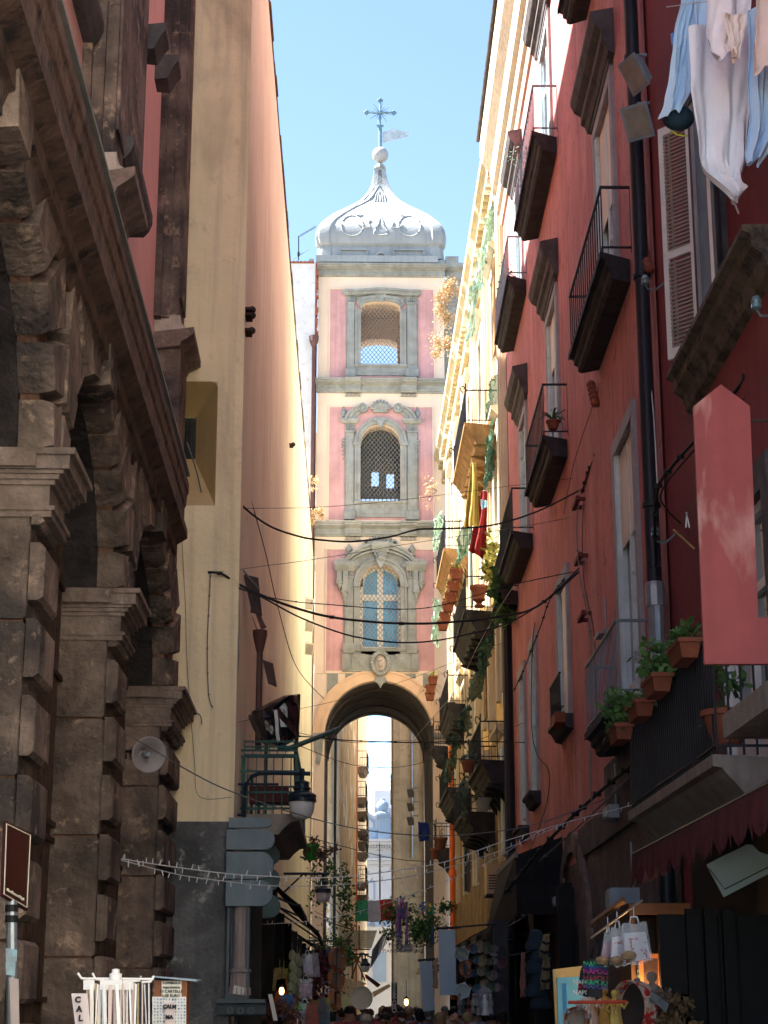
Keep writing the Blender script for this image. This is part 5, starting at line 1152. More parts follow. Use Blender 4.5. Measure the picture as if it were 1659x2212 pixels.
b = MB(WR); b.box(a-.35, a+.35, .16, .34, z-.05, z+.14); b.build('pot', 'terra', t); b = MB(WR); b.leaves((a,.25,z+.22), .3, 90, .07, (1.2,.3,.4), 3); b.build('foliage', 'bark', t)
# plants growing out of masonry
def weed(u, v, Y, r, n, sz, label, m='dry', sq=(1,1,1.6), seed=1, stems=True, name='wild_plant'):
    c = at(u, v, Y); t = thing(name, label, 'plant', tuple(c)); b = MB(); b.leaves(c, r, n, sz, sq, seed); b.build('foliage', m, t)
    if stems:
        b = MB(); rnd = random.Random(seed)
        for k in range(9): b.tube([c+Vector((r*.7,0,0)), c+Vector((rnd.uniform(-1,.6)*r*.6, rnd.uniform(-.5,.5)*r, rnd.uniform(-1,1)*r*sq[2]*.8))], .008, 4)
        b.build('stem', 'bark', t)
weed(968, 655, 74, .9, 3200, .085, 'big orange dry bush growing from the palace cornice beside the top tower window', sq=(.8,.8,1.15), seed=3)
weed(962, 745, 73, .8, 1500, .085, 'ragged orange dry weed below the big bush beside the tower', sq=(.9,.8,1.0), seed=4)
weed(928, 1060, 66, .4, 110, .10, 'thin dry stalks beside the middle tower window', seed=5)
weed(684, 1112, 68.5, .42, 700, .07, 'round dry weed at the end of the yellow wall roof', sq=(.8,.8,.8), seed=6)
weed(676, 1040, 70, .25, 130, .09, 'small dry tuft on the roof edge above the round weed', seed=7)
weed(1075, 165, 47, .5, 60, .10, 'wispy dry twigs on top of the chimney block', sq=(1,1,1.2), seed=8)
weed(1128, 350, 37, .35, 130, .07, 'grey weed spilling from the upper red house balcony', MATS['grey_green_leaf'], seed=9)
weed(1097, 600, 41, .3, 90, .07, 'small weed below the far upper red house balcony', MATS['grey_green_leaf'], seed=10)
weed(715, 2010, 47, .85, 2200, .10, 'climbing plant with small leaves hanging below the second street lamp', 'leaf', (.75,.7,1.9), 11, name='climbing_plant')
weed(735, 2070, 50, .5, 500, .12, 'lower tail of dark ivy above the hanging tambourines', 'leaf', (.7,.7,1.4), 12, name='climbing_plant')
weed(905, 1985, 50, .8, 1900, .10, 'leafy green hedge plants on the small balcony right of the flag', 'leaf', (1.3,.7,.9), 13, name='balcony_plant')
weed(1090, 1300, 43.5, .45, 260, .3, 'tall grassy green plant behind the far red house balcony', 'leaf', (.4,.4,1.6), 14, name='balcony_plant')
weed(1058, 1215, 47.5, .4, 200, .24, 'striped spider plant hanging beside the far balcony', 'leaf2', (.4,.4,1.6), 15, name='balcony_plant')
weed(693, 1835, 37.5, .35, 330, .09, 'dry brown plant spilling from the green hanging pot', mat('brown_leaf', (.12,.07,.05), .8, .3, 6, 0), (1.1,1,.8), 16)
weed(1003, 1725, 46.5, .5, 700, .07, 'grey green plant trailing down the corner of the lower palace balcony', MATS['grey_green_leaf'], (.32,.32,1.15), 9, name='trailing_plant')
c = at(671, 1858, 37.5); pot(c, .17, .33, 'hanging_pot', 'green plastic pot hanging on the left side of the street', m=mat('green_plastic', (.05,.25,.04), .4, .1, 4, 0))
# torn netting pieces down the palace front
netp = [((1048,470),(1075,420),(1062,560),(1040,575)), ((1030,550),(1052,520),(1040,620),(1020,660)), ((1015,620),(1036,600),(1020,720),(1003,740)), ((1060,820),(1085,800),(1078,900),(1048,905)), ((1050,960),(1065,900),(1068,1010),(1045,1060)), ((990,1150),(1018,1115),(1012,1190),(985,1225)),
        ((1070,1290),(1085,1260),(1078,1350),(1055,1360)), ((1040,1380),(1070,1370),(1050,1450),(1030,1440)), ((1022,1455),(1048,1440),(1040,1510),(1008,1515)), ((1000,1530),(1018,1520),(1016,1590),(988,1570)), ((975,1590),(990,1585),(985,1660),(970,1640)), ((965,1640),(982,1635),(975,1690),(958,1685)), ((940,1120),(955,1100),(950,1180),(935,1190)), ((937,1290),(950,1300),(948,1400),(932,1380))]
nw = ['highest','second highest','third highest','fourth highest','fifth highest','sixth highest','seventh','eighth','ninth','tenth','eleventh','lowest','pale one beside the tower cornice','long one beside the glazed window']
for k, q in enumerate(netp):
    a = WC.hit(q[0][0]+5, (q[0][1]+q[2][1])/2, 1.0)[0]; a = max(47, min(a, 70)); b = MB(); rnd = random.Random(k)
    P4 = [at(u, v, a+(0,.1,1.6,1.5)[i]) for i, (u, v) in enumerate(q)]
    def fn(s_, t_): 
        p = (P4[0]*(1-s_)+P4[1]*s_)*(1-t_)+(P4[3]*(1-s_)+P4[2]*s_)*t_; e = max(abs(s_-.5), abs(t_-.5))*2
        n1 = noise.noise(Vector((s_*7, t_*7, k*3.3))); n2 = noise.noise(Vector((s_*9, t_*9, k*1.7+20)))
        return p+Vector((.14*n1*e, .22*n2, .20*n2*e*e-.12*abs(n1)))
    b.grid(fn, 14, 18); o = b.build('safety_net', 'mint' if k < 3 or k > 11 else 'net')
    lab = (nw[k]+' torn green net hanging down the palace front') if k < 12 else 'torn green net, '+nw[k]
    tag(o, lab, 'netting', 'green nets on the palace front')
# cloths on lines
def cloth(P4, name, label, m, cat, amp=.03, folds=5, group=None, nu=18, nv=22, hem=0., seed=0, thick=.006):
    # P4: four corners, or rows of (left, right) points from top to bottom
    rows = [(P4[0], P4[1]), (P4[3], P4[2])] if not isinstance(P4[0], tuple) else P4
    rows = [(Vector(a), Vector(b_)) for a, b_ in rows]; Ls = smooth([r[0] for r in rows], 8); Rs = smooth([r[1] for r in rows], 8)
    nrm = (rows[0][1]-rows[0][0]).cross(rows[-1][0]-rows[0][0]).normalized(); W_ = (rows[0][1]-rows[0][0]).length; n_ = len(Ls)-1
    def fn(s_, t_):
        f = t_*n_; i = min(int(f), n_-1); a = Ls[i].lerp(Ls[i+1], f-i); b_ = Rs[i].lerp(Rs[i+1], f-i)
        p = a.lerp(b_, s_); q = noise.noise(Vector((s_*folds*.9, t_*.7+seed*3.1, seed)))+.5*noise.noise(Vector((s_*folds*2.3+t_, t_*1.6, seed+5.)))
        q2 = noise.noise(Vector((s_*6, t_*7, seed+9.)))
        p = p+nrm*(amp*2.6*q*(.35+t_*.8)+amp*.45*q2); p.z += hem*noise.noise(Vector((s_*5, seed*2., 1)))*t_*2; p.x += amp*.5*noise.noise(Vector((t_*4, s_*2, seed+2.)))
        return p
    b = MB(); b.grid(fn, nu, nv); o = b.build(name, m, solid=thick, smooth=True); tag(o, label, cat, group); return o
def CR(rows, Y, dy=.12): return [(at(a, v, Y+dy*.3*(k % 2)), at(b_, v2, Y+dy)) for k, (a, v, b_, v2) in enumerate(rows)]
def C4(q, Y, dy=(0,0,0,0)): return [at(u, v, Y+d) for (u, v), d in zip(q, dy)]
lin = lambda n, c, c2=None, v=.05: mat(n, c, .9, v, 2, .25, 18, col2=c2)
cloth(C4(((1018,1000),(1028,1000),(1036,1135),(1002,1140)), 47), 'towel', 'yellow towel hanging from the palace balcony', lin('yellow_towel', (.36,.28,.07)), 'towel', .05, 3)
cloth(C4(((1040,1060),(1053,1062),(1050,1210),(1012,1190)), 47.4), 'cloth', 'crimson cloth hanging behind the yellow towel', lin('crimson_cloth', (.16,.006,.008)), 'cloth', .05, 3)
cloth(C4(((1038,1078),(1052,1082),(1054,1095),(1040,1100)), 46.9), 'cloth', 'small light blue cloth above the crimson one', lin('sky_cloth', (.25,.50,.62)), 'cloth', .02, 2)
shirts = [
 ([(1470,-10,1508,-12),(1452,60,1506,60),(1446,110,1503,100),(1440,170,1494,150),(1434,220,1487,200),(1422,258,1460,240)], 15.0, (.52,.74,.95), 'left pale blue shirt sleeve of the laundry at the top right', .05),
 ([(1505,-20,1555,-20),(1500,20,1560,20),(1502,60,1556,60),(1515,105,1545,100),(1528,150,1536,152)], 14.9, (.52,.74,.95), 'pointed pale blue shirt tail hanging beside the long left sleeve', .04),
 ([(1485,60,1625,40),(1486,150,1628,140),(1488,210,1624,200),(1497,290,1618,260),(1508,350,1606,330),(1530,385,1602,370),(1575,415,1600,395),(1590,428,1598,424)], 14.7, (.88,.90,.95), 'long white sheet tapering to a point, lowest of the laundry', .07),
 ([(1618,20,1680,10),(1620,120,1680,110),(1618,230,1680,230),(1612,300,1670,310),(1608,355,1640,350)], 14.3, (.50,.70,.90), 'grey blue sheet behind the white laundry at the right edge', .05),
 ([(1535,-30,1625,-30),(1530,20,1624,20),(1528,75,1610,60),(1536,105,1600,95),(1552,122,1588,122)], 14.2, (.92,.88,.92), 'white lace edged slip hanging highest of the laundry', .05),
 ([(1630,-20,1700,-20),(1636,40,1700,40),(1630,90,1700,100),(1632,150,1700,170)], 14.0, (.92,.76,.68), 'pinkish towel hanging at the top right corner', .05),
 ([(1560,30,1612,30),(1572,90,1604,80),(1580,115,1598,130)], 14.05, (.92,.80,.72), 'small peach coloured cloth between the slip and the towel', .03)]
for k, (q, Y, col, lab, am) in enumerate(shirts):
    cloth(CR(q, Y), 'garment', lab, lin('laundry_%d' % k, col, None, .05), 'laundry', am, 3.5, 'laundry at the top right', 30, 40, .05, k+1)
c = at(1465, 255, 15.2); b = MB(); b.ball(c, .17, 14, 10, (.9,.6,.75)); tag(b.build('dark_cloth', lin('navy_cloth', (.02,.05,.07)), smooth=True), 'dark bundle with a yellow hem under the blue shirt', 'laundry')
b = MB(); b.tube([at(1447,282,15.05), at(1465,292,15.05), at(1486,294,15.05)], .008, 5); tag(b.build('cloth_hem', mat('lime_trim', (.5,.55,.02), .6, .1, 4, 0)), 'lime yellow hem under the dark bundle', 'laundry')
cable([(1440,15),(1550,0),(1690,-20)], 15.1, 13.6, .008, 'clothes line carrying the laundry at the top right', 'wcable', 'clothes line')
for u, v, Y, lab in ((1452,85,15,'blue clothes peg on the left shirt sleeve'),):
    p = at(u, v, Y); b = MB(); b.box(p.x-.01,p.x,p.y-.01,p.y+.01,p.z-.06,p.z+.06); b.box(p.x+.004,p.x+.012,p.y-.01,p.y+.01,p.z-.055,p.z+.065); tag(b.build('clothes_peg', mat('blue_plastic', (.03,.2,.6), .4, .1, 4, 0)), lab, 'peg')
p = at(1484, 1122, 14.0); b = MB(); b.hexa([(p.x-.018,p.y-.01,p.z-.07),(p.x-.008,p.y-.01,p.z-.07),(p.x-.008,p.y+.01,p.z-.07),(p.x-.018,p.y+.01,p.z-.07),(p.x-.002,p.y-.01,p.z+.06),(p.x+.008,p.y-.01,p.z+.06),(p.x+.008,p.y+.01,p.z+.06),(p.x-.002,p.y+.01,p.z+.06)]); b.hexa([(p.x+.012,p.y-.01,p.z-.07),(p.x+.02,p.y-.01,p.z-.07),(p.x+.02,p.y+.01,p.z-.07),(p.x+.012,p.y+.01,p.z-.07),(p.x-.008,p.y-.01,p.z+.06),(p.x+.0,p.y-.01,p.z+.06),(p.x+.0,p.y+.01,p.z+.06),(p.x-.008,p.y+.01,p.z+.06)]); tag(b.build('clothes_peg', 'wcable'), 'white clothes peg on a thin line left of the red board', 'peg')
b = MB(); b.tube([at(1455,1145,14.3), at(1500,1186,14.1)], .012, 5); b.tube([at(1470,1135,14.2), at(1484,1110,14.0), at(1505,1080,13.6)], .004, 4); tag(b.build('drying_rack_arm', 'wood'), 'brown rod of a clothes line left of the red board', 'rod')
# red pointed signboard
SB = thing('red_signboard', 'large worn red board with a pointed top hanging at the right edge', 'sign', tuple(at(1570,1140,12.4)))
q = [(1498,878),(1557,830),(1620,877),(1637,1305),(1637,1334),(1700,1334),(1705,1434),(1522,1434)]
b = MB(); f = [at(u, v, 12.4) for u, v in q]; n = len(f); i = [b.P(*p) for p in f]; j = [b.P(p.x+.004,p.y+.06,p.z) for p in f]; b.F(*i); b.F(*reversed(j))
for k in range(n): b.F(i[k], i[(k+1) % n], j[(k+1) % n], j[k])
b.build('board', mat('worn_red_paint', (.33,.07,.07), .55, .12, 2, .1, 20, streak=.3, patch=(.58,.33,.30), pth=.54, pscale=2.6, psoft=.12, pstretch=.35), SB)
b = MB(); A = at(1620,909,12.42); b.tube([A, A+Vector((1.2,0,0))], .012, 6); b.build('bracket', 'rust', SB)
# dark tile ornaments on the red wall
for (u,v) in ((1285,850),(1398,560)):
    a, z = WR.hit(u, v); b = MB(WR)
    for k in range(5): b.ball((a-.0-.12*k,.06,z-.12*k+.15), .08, 8, 6)

    tag(b.build('wall_ornament', 'terra'), 'dark red scalloped relic on the red wall '+('near the middle window' if u < 1300 else 'beside the black downpipe'), 'ornament')
# ================================================================ street market and crowd
def s5(x, y, Y): return at(540+.2279*x, 1890+.2279*y, Y)
def s6(x, y, Y): return at(864+.2279*x, 1890+.2279*y, Y)
def s7(x, y, Y): return at(1188+.2839*x, 1890+.2839*y, Y)
def s8(x, y, Y): return at(.2604*x, 1890+.2604*y, Y)
XR, UZ = Vector((1,0,0)), Vector((0,0,1))
def panel(P4, th, name, m, parent=None):
    P4 = [Vector(p) for p in P4]; n = (P4[1]-P4[0]).cross(P4[3]-P4[0]).normalized()
    if n.y < 0: n = -n
    b = MB(); b.hexa(P4+[p+n*th for p in P4]); return b.build(name, m, parent)
# stacked rounded perforated canopies
mp = mat('perforated_grey_plastic', (.20,.27,.31), .45, .12, 3, .3, 60, streak=.25); mp2 = mat('dark_perforated_plastic', (.10,.17,.19), .5, .15, 3, .3, 60)
def lozenge(t, name, u0, u1, v0, v1, Y, th, m, flat=False):
    A, B = at(u0, v1, Y), at(u1, v0, Y); h = (B.z-A.z); r = h/2; n = 12; pts = [(A.x, A.z), (B.x-r*(2.2 if flat else 1), A.z)]
    k_ = 2.2 if flat else 1
    pts += [(B.x-r*k_+r*k_*math.cos(q), A.z+r+r*math.sin(q)) for q in [-PI/2+PI*i/n for i in range(1, n)]]+[(B.x-r*k_, B.z), (A.x, B.z)]
    b = MB(Front(Y)); b.prism([(x, z) for x, z in pts], -th, 0); o = b.build(name, m, t)
    b = MB(Front(Y)); pr = None                                 # raised rim
    for i in range(len(pts)-1): b.tube([(pts[i][0], 0, pts[i][1]), (pts[i+1][0], 0, pts[i+1][1])], .012, 4)
    return o
t = thing('rounded_canopy', 'near stack of four grey perforated canopy panels with rounded ends', 'canopy', tuple(at(540,1957,25.3)), 'stacks of rounded canopy panels')
for u0,u1,v0,v1,fl in ((494,588,1766,1788,1),(489,594,1792,1835,0),(488,592,1840,1898,0),(487,590,1901,1957,0)): lozenge(t, 'panel', u0,u1,v0,v1, 25.2, .10, mp, fl)
t = thing('rounded_canopy', 'far stack of dark grey canopy panels half hidden behind the near one', 'canopy', tuple(at(570,1985,28)), 'stacks of rounded canopy panels')
for u0,u1,v0,v1,fl in ((540,600,1790,1818,1),(540,605,1826,1868,0),(540,605,1875,1925,0),(530,606,1932,1983,0)): lozenge(t, 'panel', u0,u1,v0,v1, 28.2, .10, mp2, fl)
# glazed display with a fluted column
t = thing('display_case', 'tall grey glazed case with a pinkish fluted half column below the rounded panels', 'display case', tuple(at(515,2150,25.3)))
fm = mat('slate_paint', (.10,.13,.15), .5, .1, 4, .1, 20); A, B = at(487,2150,25.25), at(540,1960,25.25)
b = MB(Front(25.3)); b.box(A.x, A.x+.04, -.2, .06, A.z, B.z); b.box(B.x-.04, B.x, -.2, .06, A.z, B.z); b.box(A.x, B.x, -.2, .06, A.z-.05, A.z); b.box(A.x, B.x, -.25, -.2, A.z, B.z); b.build('case_frame', fm, t)
b = MB(); xm = (A.x+B.x)/2+.03; b.lathe((xm, 25.35, A.z), [(.15,0),(.15,.10),(.13,.11),(.13,.30),(.15,.31),(.15,.34),(.10,.36),(.095,1.2),(.09,B.z-A.z-.02)], 28, flute=.05, fn=14); b.build('column', mat('pinkish_marble', (.34,.28,.27), .5, .12, 4, .1, 12), t, smooth=True)
panel([at(506,2128,25.2), at(529,2134,25.2), at(526,2150,25.2), at(503,2146,25.2)], .004, 'paper_note', 'wframe', t)
b = MB(Front(25.2)); b.mould(A.x-.1, B.x+.25, [(0,A.z-.28),(.10,A.z-.25),(.16,A.z-.12),(.26,A.z-.10),(.26,A.z-.05),(0,A.z-.05)]); 
for k in range(3): b.ring(A.x+.08+k*.14, A.z-.2, .02, .05, .1, .18, 0, 2*PI, 10)
b.build('carved_shelf', fm, t)
# dark shop fronts under the left wall
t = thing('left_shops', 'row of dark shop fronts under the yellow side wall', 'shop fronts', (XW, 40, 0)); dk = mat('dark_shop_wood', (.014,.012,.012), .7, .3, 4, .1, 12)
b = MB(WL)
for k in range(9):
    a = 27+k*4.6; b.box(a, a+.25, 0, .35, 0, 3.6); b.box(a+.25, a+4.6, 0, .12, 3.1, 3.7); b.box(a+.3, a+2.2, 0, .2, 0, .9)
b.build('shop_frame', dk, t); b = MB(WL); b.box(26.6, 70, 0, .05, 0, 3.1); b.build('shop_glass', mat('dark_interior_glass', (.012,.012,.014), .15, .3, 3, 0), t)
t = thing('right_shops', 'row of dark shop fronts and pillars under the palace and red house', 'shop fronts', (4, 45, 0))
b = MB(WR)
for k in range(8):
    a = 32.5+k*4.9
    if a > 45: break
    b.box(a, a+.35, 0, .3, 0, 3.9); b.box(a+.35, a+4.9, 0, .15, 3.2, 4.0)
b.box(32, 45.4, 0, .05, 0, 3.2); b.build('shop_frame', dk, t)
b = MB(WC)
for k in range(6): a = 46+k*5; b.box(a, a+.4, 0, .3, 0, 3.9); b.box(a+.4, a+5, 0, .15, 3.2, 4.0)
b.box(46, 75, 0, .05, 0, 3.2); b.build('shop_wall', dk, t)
def awning(W_, a0, a1, z1, z0, proj, name, label, m, scal=.12, valance=.18, drop=None, solid=True, group='shop awnings'):
    t = thing(name, label, 'awning', tuple(W_.M @ Vector(((a0+a1)/2, 0, z1))), group)
    b = MB(W_)
    def fn(s_, t_): return (a0+(a1-a0)*s_, proj*t_, z1+(z0-z1)*t_-.06*math.sin(PI*t_)+.02*math.sin(s_*19)*t_)
    b.grid(fn, 12, 6); b.build('canopy', m, t, solid=.02)
    b = MB(W_); n = max(6, int((a1-a0)/.22)); rows = []
    for k in range(n*4+1):
        a = a0+(a1-a0)*k/(n*4); dz = valance*(.62+.38*abs(math.sin(PI*k/4))); rows.append((b.P(a, proj+.01, z0), b.P(a+.0, proj+.03+.015*math.sin(k), z0-dz)))
    for p_, q_ in zip(rows, rows[1:]): b.F(p_[0], q_[0], q_[1], p_[1])
    b.build('valance', m, t, solid=.008)
    b = MB(W_)
    for a in (a0+.05, a1-.05): b.tube([(a, 0, z1-.5), (a, proj*.95, z0-.02)], .02, 5)
    b.tube([(a0, proj, z0), (a1, proj, z0)], .022, 6); b.build('awning_frame', 'iron', t); return t
mred = mat('dark_red_canvas', (.09,.018,.02), .9, .2, 3, .2, 14, streak=.4); mblk = mat('black_canvas', (.014,.014,.016), .85, .3, 3, .2, 12, streak=.3)
zA = WN.hit(1365, 1900, 1.5)
awning(WN, 9.0, 17.3, 4.0, 3.27, 1.2, 'shop_awning', 'dark red scalloped awning under the near balcony', mred, valance=.32)
p = [s6(1010,105,30.5), s6(1400,-60,30.5), s6(1400,240,28.5), s6(1000,480,28.5)]
t = thing('shop_awning', 'big black tilted awning below the narrow red house windows', 'awning', tuple(p[0]), 'shop awnings')
A0, z_t = WR.hit(1108, 1868, 1.0); 
b = MB(WR); b.hexa([(34.3,0,4.9),(39.2,0,4.9),(39.2,.9,4.55),(34.3,.9,4.55),(34.3,0,4.95),(39.2,0,4.95),(39.2,.9,4.6),(34.3,.9,4.6)]); b.hexa([(34.3,.88,3.5),(39.2,1.25,2.9),(39.2,1.27,2.9),(34.3,.9,3.5),(34.3,.88,4.58),(39.2,.88,4.58),(39.2,.9,4.6),(34.3,.9,4.6)]); b.hexa([(34.25,0,3.5),(34.3,0,3.5),(34.3,.9,3.5),(34.25,.9,3.5),(34.25,0,4.93),(34.3,0,4.93),(34.3,.9,4.58),(34.25,.9,4.58)]); b.build('canopy', mblk, t)
b = MB(WR); b.box(34.2, 39.3, .86, .92, 4.56, 4.66); b.build('awning_frame', 'greyiron', t)
for k, (a0, z1, z0, pj, lab, m) in enumerate(((40.5,3.9,3.2,1.3,'dark brown awning beside the tall blank white banner',mblk),(49,3.7,3.0,1.5,'long black awning behind the short blank banner',mblk),(58,3.6,2.9,1.6,'ragged striped awning near the dark lettered post',mat('striped_canvas', (.30,.22,.12), .9, .3, 8, .1, 14)),(66,3.9,3.1,1.6,'pale awning catching the sun near the arch foot',mat('pale_canvas', (.62,.48,.30), .9, .1, 3, .1, 14)))):
    awning(WR if a0 < 45 else WC, a0, a0+4.6 if a0 > 45 else a0+4, z1, z0, pj, 'shop_awning', lab, m)
for k, (a0, z1, z0, pj, lab, m) in enumerate(((31,4.3,3.5,.8,'black awning behind the rounded canopy panels',mblk),(37,4.4,3.3,1.0,'dark awning below the green hanging pot',mblk),(52,3.9,3.2,1.3,'dark awning behind the hanging tambourines',mblk),(63,3.6,2.9,1.4,'sunlit cream awning at the far left stalls',MATS['pale_canvas']))):
    awning(WL, a0, a0+4.5, z1, z0, pj, 'shop_awning', lab, m)
# red far awning and white tents beyond the arch
A, B, C_, D = s5(1100,940,80), s5(1240,1040,82), s5(1215,1065,82), s5(1105,975,80); panel([A,B,C_,D], .05, 'far_awning', mat('bright_red_canvas', (.42,.04,.05), .8, .1, 3, .1, 10)); tag(bpy.data.objects['far_awning'], 'bright red slanting awning in the sunlit end of the street', 'awning')
for k, (q, lab) in enumerate((([(1160,1110),(1320,1030),(1335,1060),(1170,1160)],'long cream tent roof right of the red far awning'),([(965,1045),(1030,1000),(1110,1030),(1020,1075)],'small pale market parasol above the round drum'),([(860,985),(965,985),(985,1130),(870,1130)],'white sheet hung at the end of the left stalls'))):
    o = panel([s5(x, y, 78+k) for x, y in q], .05, 'tent_roof', MATS['pale_canvas']); tag(o, lab, 'tent')
o = panel([s5(865,1150,76), s5(980,1150,76), s5(960,1275,76), s5(862,1275,76)], .03, 'hanging_cloth', mat('sage_cloth', (.33,.36,.22), .9, .1, 3, .1, 10)); tag(o, 'sage green cloth under the white sheet', 'cloth')
# Italian flag with lettering
FL = [at(769,1946,58), at(846,1943,58), at(851,1989,58), at(767,1992,58)]
t = thing('tricolour_flag', 'green, white and red flag with faint lettering strung across the street', 'flag', tuple(FL[0]))
for k, (c_, m) in enumerate((('green_stripe', lin('flag_green', (.04,.26,.14))), ('white_stripe', lin('flag_white', (.50,.52,.62))), ('red_stripe', lin('flag_red', (.50,.03,.03))))):
    s0, s1 = k/3, (k+1)/3; TL, TR, BR, BL = FL
    def fn(s_, t_, s0=s0, s1=s1): f = s0+(s1-s0)*s_; p = (TL*(1-f)+TR*f)*(1-t_)+(BL*(1-f)+BR*f)*t_; return p+Vector((0,.03*math.sin(14*f+2*t_),.02*math.sin(9*f)))
    b = MB(); b.grid(fn, 8, 8); b.build(c_, m, t, solid=.006)
c = (FL[0]+FL[2])*.5; text('W\nL\'ITALIA', .14, mat('pale_grey_ink', (.36,.38,.46), .8, .1, 3, 0), tmat(c+Vector((.0,-.06,.0)), XR, UZ), t, 'lettering')
cable([(740,1940),(769,1945),(846,1943),(930,1935)], 58, 58, .008, 'thin cord holding the tricolour flag', 'cable', 'cord')
# blank banners
for q, Y, lab in (([(947,2009),(983,2008),(986,2149),(950,2151)], 33, 'tall blank pale blue banner hanging from a wrought iron arm'), ([(906,2078),(933,2076),(940,2182),(914,2185)], 36, 'shorter blank pale blue banner, left of the tall one')):
    t = thing('banner', lab, 'banner', tuple(at(*q[0], Y)), 'blank banners on the right'); P4 = [at(u, v, Y) for u, v in q]; panel(P4, .02, 'cloth_panel', mat('pale_blue_banner', (.42,.56,.64), .8, .03, 2, .05, 30), t)
    b = MB(); b.tube([P4[0]+Vector((-.03,.0,.03)), P4[1]+Vector((.1,0,.04))], .025, 6)
    if Y == 33:
        b.tube([P4[1]+Vector((.0,0,.04)), P4[1]+Vector((.75,0,.10))], .018, 6)
        sp_ = [P4[1]+Vector((.55-.10*math.cos(R(a))*(1-a/900), 0, -.12+.10*math.sin(R(a))*(1-a/900))) for a in range(0, 620, 30)]; b.tube(sp_, .008, 4); b.tube([P4[1]+Vector((.0,0,-.3)), P4[1]+Vector((.3,0,-.12)), P4[1]+Vector((.75,0,.1))], .008, 4)
    b.build('arm', 'iron', t)
# lettered signs
t = thing('arrow_sign', 'white arrow sign reading ESPOSIZIONE PIANO SUPERIORE behind the purple scarves', 'sign', tuple(s5(1465,695,46)))
q = [(1382,665),(1525,665),(1555,697),(1525,731),(1382,731)]; b = MB(Front(46)); pts = [(s5(x,y,46).x, s5(x,y,46).z) for x, y in q]; b.prism(pts, -.03, 0); b.build('board', 'wframe', t)
c = s5(1452,698,46); text('ESPOSIZIONE\nPIANO SUPERIORE', .125, 'black', tmat(c+Vector((0,-.012,0)), XR, UZ), t, 'lettering')
t = thing('vertical_sign', 'white upright sign ending in the letters GNO above the arrow sign', 'sign', tuple(s5(1412,610,46))); b = MB(Front(46)); A, B = s5(1382,662,46), s5(1445,560,46); b.box(A.x,B.x,-.03,0,A.z,B.z); b.build('board', 'wframe', t)
text('GNO', .22, 'black', tmat(s5(1415,612,45.98), -UZ, XR), t, 'lettering')
t = thing('post_sign', 'dark upright sign with the pale letters FERRIGNO stacked downwards', 'sign', tuple(s5(1367,1160,48))); b = MB(Front(48)); A, B = s5(1340,1310,48), s5(1395,1020,48); b.box(A.x,B.x,-.08,0,A.z,B.z); b.build('board', mat('dark_brown_board', (.05,.035,.03), .7, .2, 4, .1, 12), t)
for k, chh in enumerate('FERRIGNO'): text(chh, .16, 'blind', tmat(s5(1367,1047+k*34,47.98), XR, UZ), t, 'letter', bold=.004)
t = thing('poster', 'yellow green poster reading POST MA under the stack of tambourines', 'poster', tuple(s5(762,1220,34))); A, B = s5(730,1296,34), s5(795,1150,34); b = MB(Front(34)); b.box(A.x,B.x,-.01,0,A.z,B.z); b.build('sheet', mat('lime_paper', (.36,.40,.10), .8, .05, 3, 0), t)
text('POST\n\nMA', .085, 'black', tmat(s5(758,1190,33.985), XR, UZ), t, 'lettering', bold=.003)
t = thing('shop_banner', 'white upright banner with red marks on the left stalls', 'banner', tuple(s5(730,1080,40))); A, B = s5(708,1185,40), s5(754,978,40); b = MB(Front(40)); b.box(A.x,B.x,-.01,0,A.z,B.z); b.build('sheet', 'wframe', t); b = MB(Front(40))
for k in range(5): z = A.z+.06+k*.1; b.prism([(A.x+.1,z),(B.x-.06,z+.03),(B.x-.1,z+.08),(A.x+.06,z+.05)], 0, .004)
b.build('red_marks', mat('red_ink', (.4,.02,.03), .8, .1, 3, 0), t)
# scarves
for k, (x0,x1,y0,y1) in enumerate(((1385,1412,215,585),(1412,1438,215,580),(1436,1462,215,410),(1470,1500,250,410),(1475,1500,400,660))):
    cloth([s5(x0+6,y0,45), s5(x1-6,y0,45), s5(x1,y1,45.1), s5(x0-6,y1,45.1)], 'scarf', ('first','second','third','fourth','fifth and lowest')[k]+' from the left of the purple and pink scarves', mat('tie_dye_scarf', (.30,.12,.42), .9, .4, 7, .1, 12, col2=(.62,.35,.60), patch=(.12,.25,.55), pth=.6, pscale=5), 'scarf', .03, 3, 'purple scarves right of the flag', 8, 10, .0, k)
cloth([at(903,1775,60),at(926,1778,60),at(928,1815,60),at(905,1818,60)], 'blue_cloth', 'navy blue cloth hanging by the small balcony inside the arch', lin('navy', (.01,.025,.14)), 'cloth', .05, 2)
cloth([s6(295,480,44), s6(318,480,44), s6(328,660,44), s6(290,655,44)], 'blue_cloth', 'folded blue cloth hanging above the tall banner', lin('denim', (.05,.12,.22)), 'cloth', .04, 2)
for k, (x, y, c_, n_) in enumerate(((225,300,(.05,.22,.55),'blue'),(258,305,(.65,.5,.05),'yellow'),(300,335,(.02,.3,.15),'green'))):
    p = s6(x, y, 46); b = MB()
    for j in range(5): a = 2*PI*j/5; b.F(b.P(*p), b.P(p.x+.13*math.cos(a),p.y-.03,p.z+.13*math.sin(a)), b.P(p.x+.13*math.cos(a+.9),p.y+.02,p.z+.13*math.sin(a+.9)))
    tag(b.build('pinwheel', mat('pinwheel_'+n_, c_, .5, .05, 3, 0), solid=.004), n_+' paper pinwheel among the balcony plants', 'pinwheel', 'pinwheels on the green balcony')
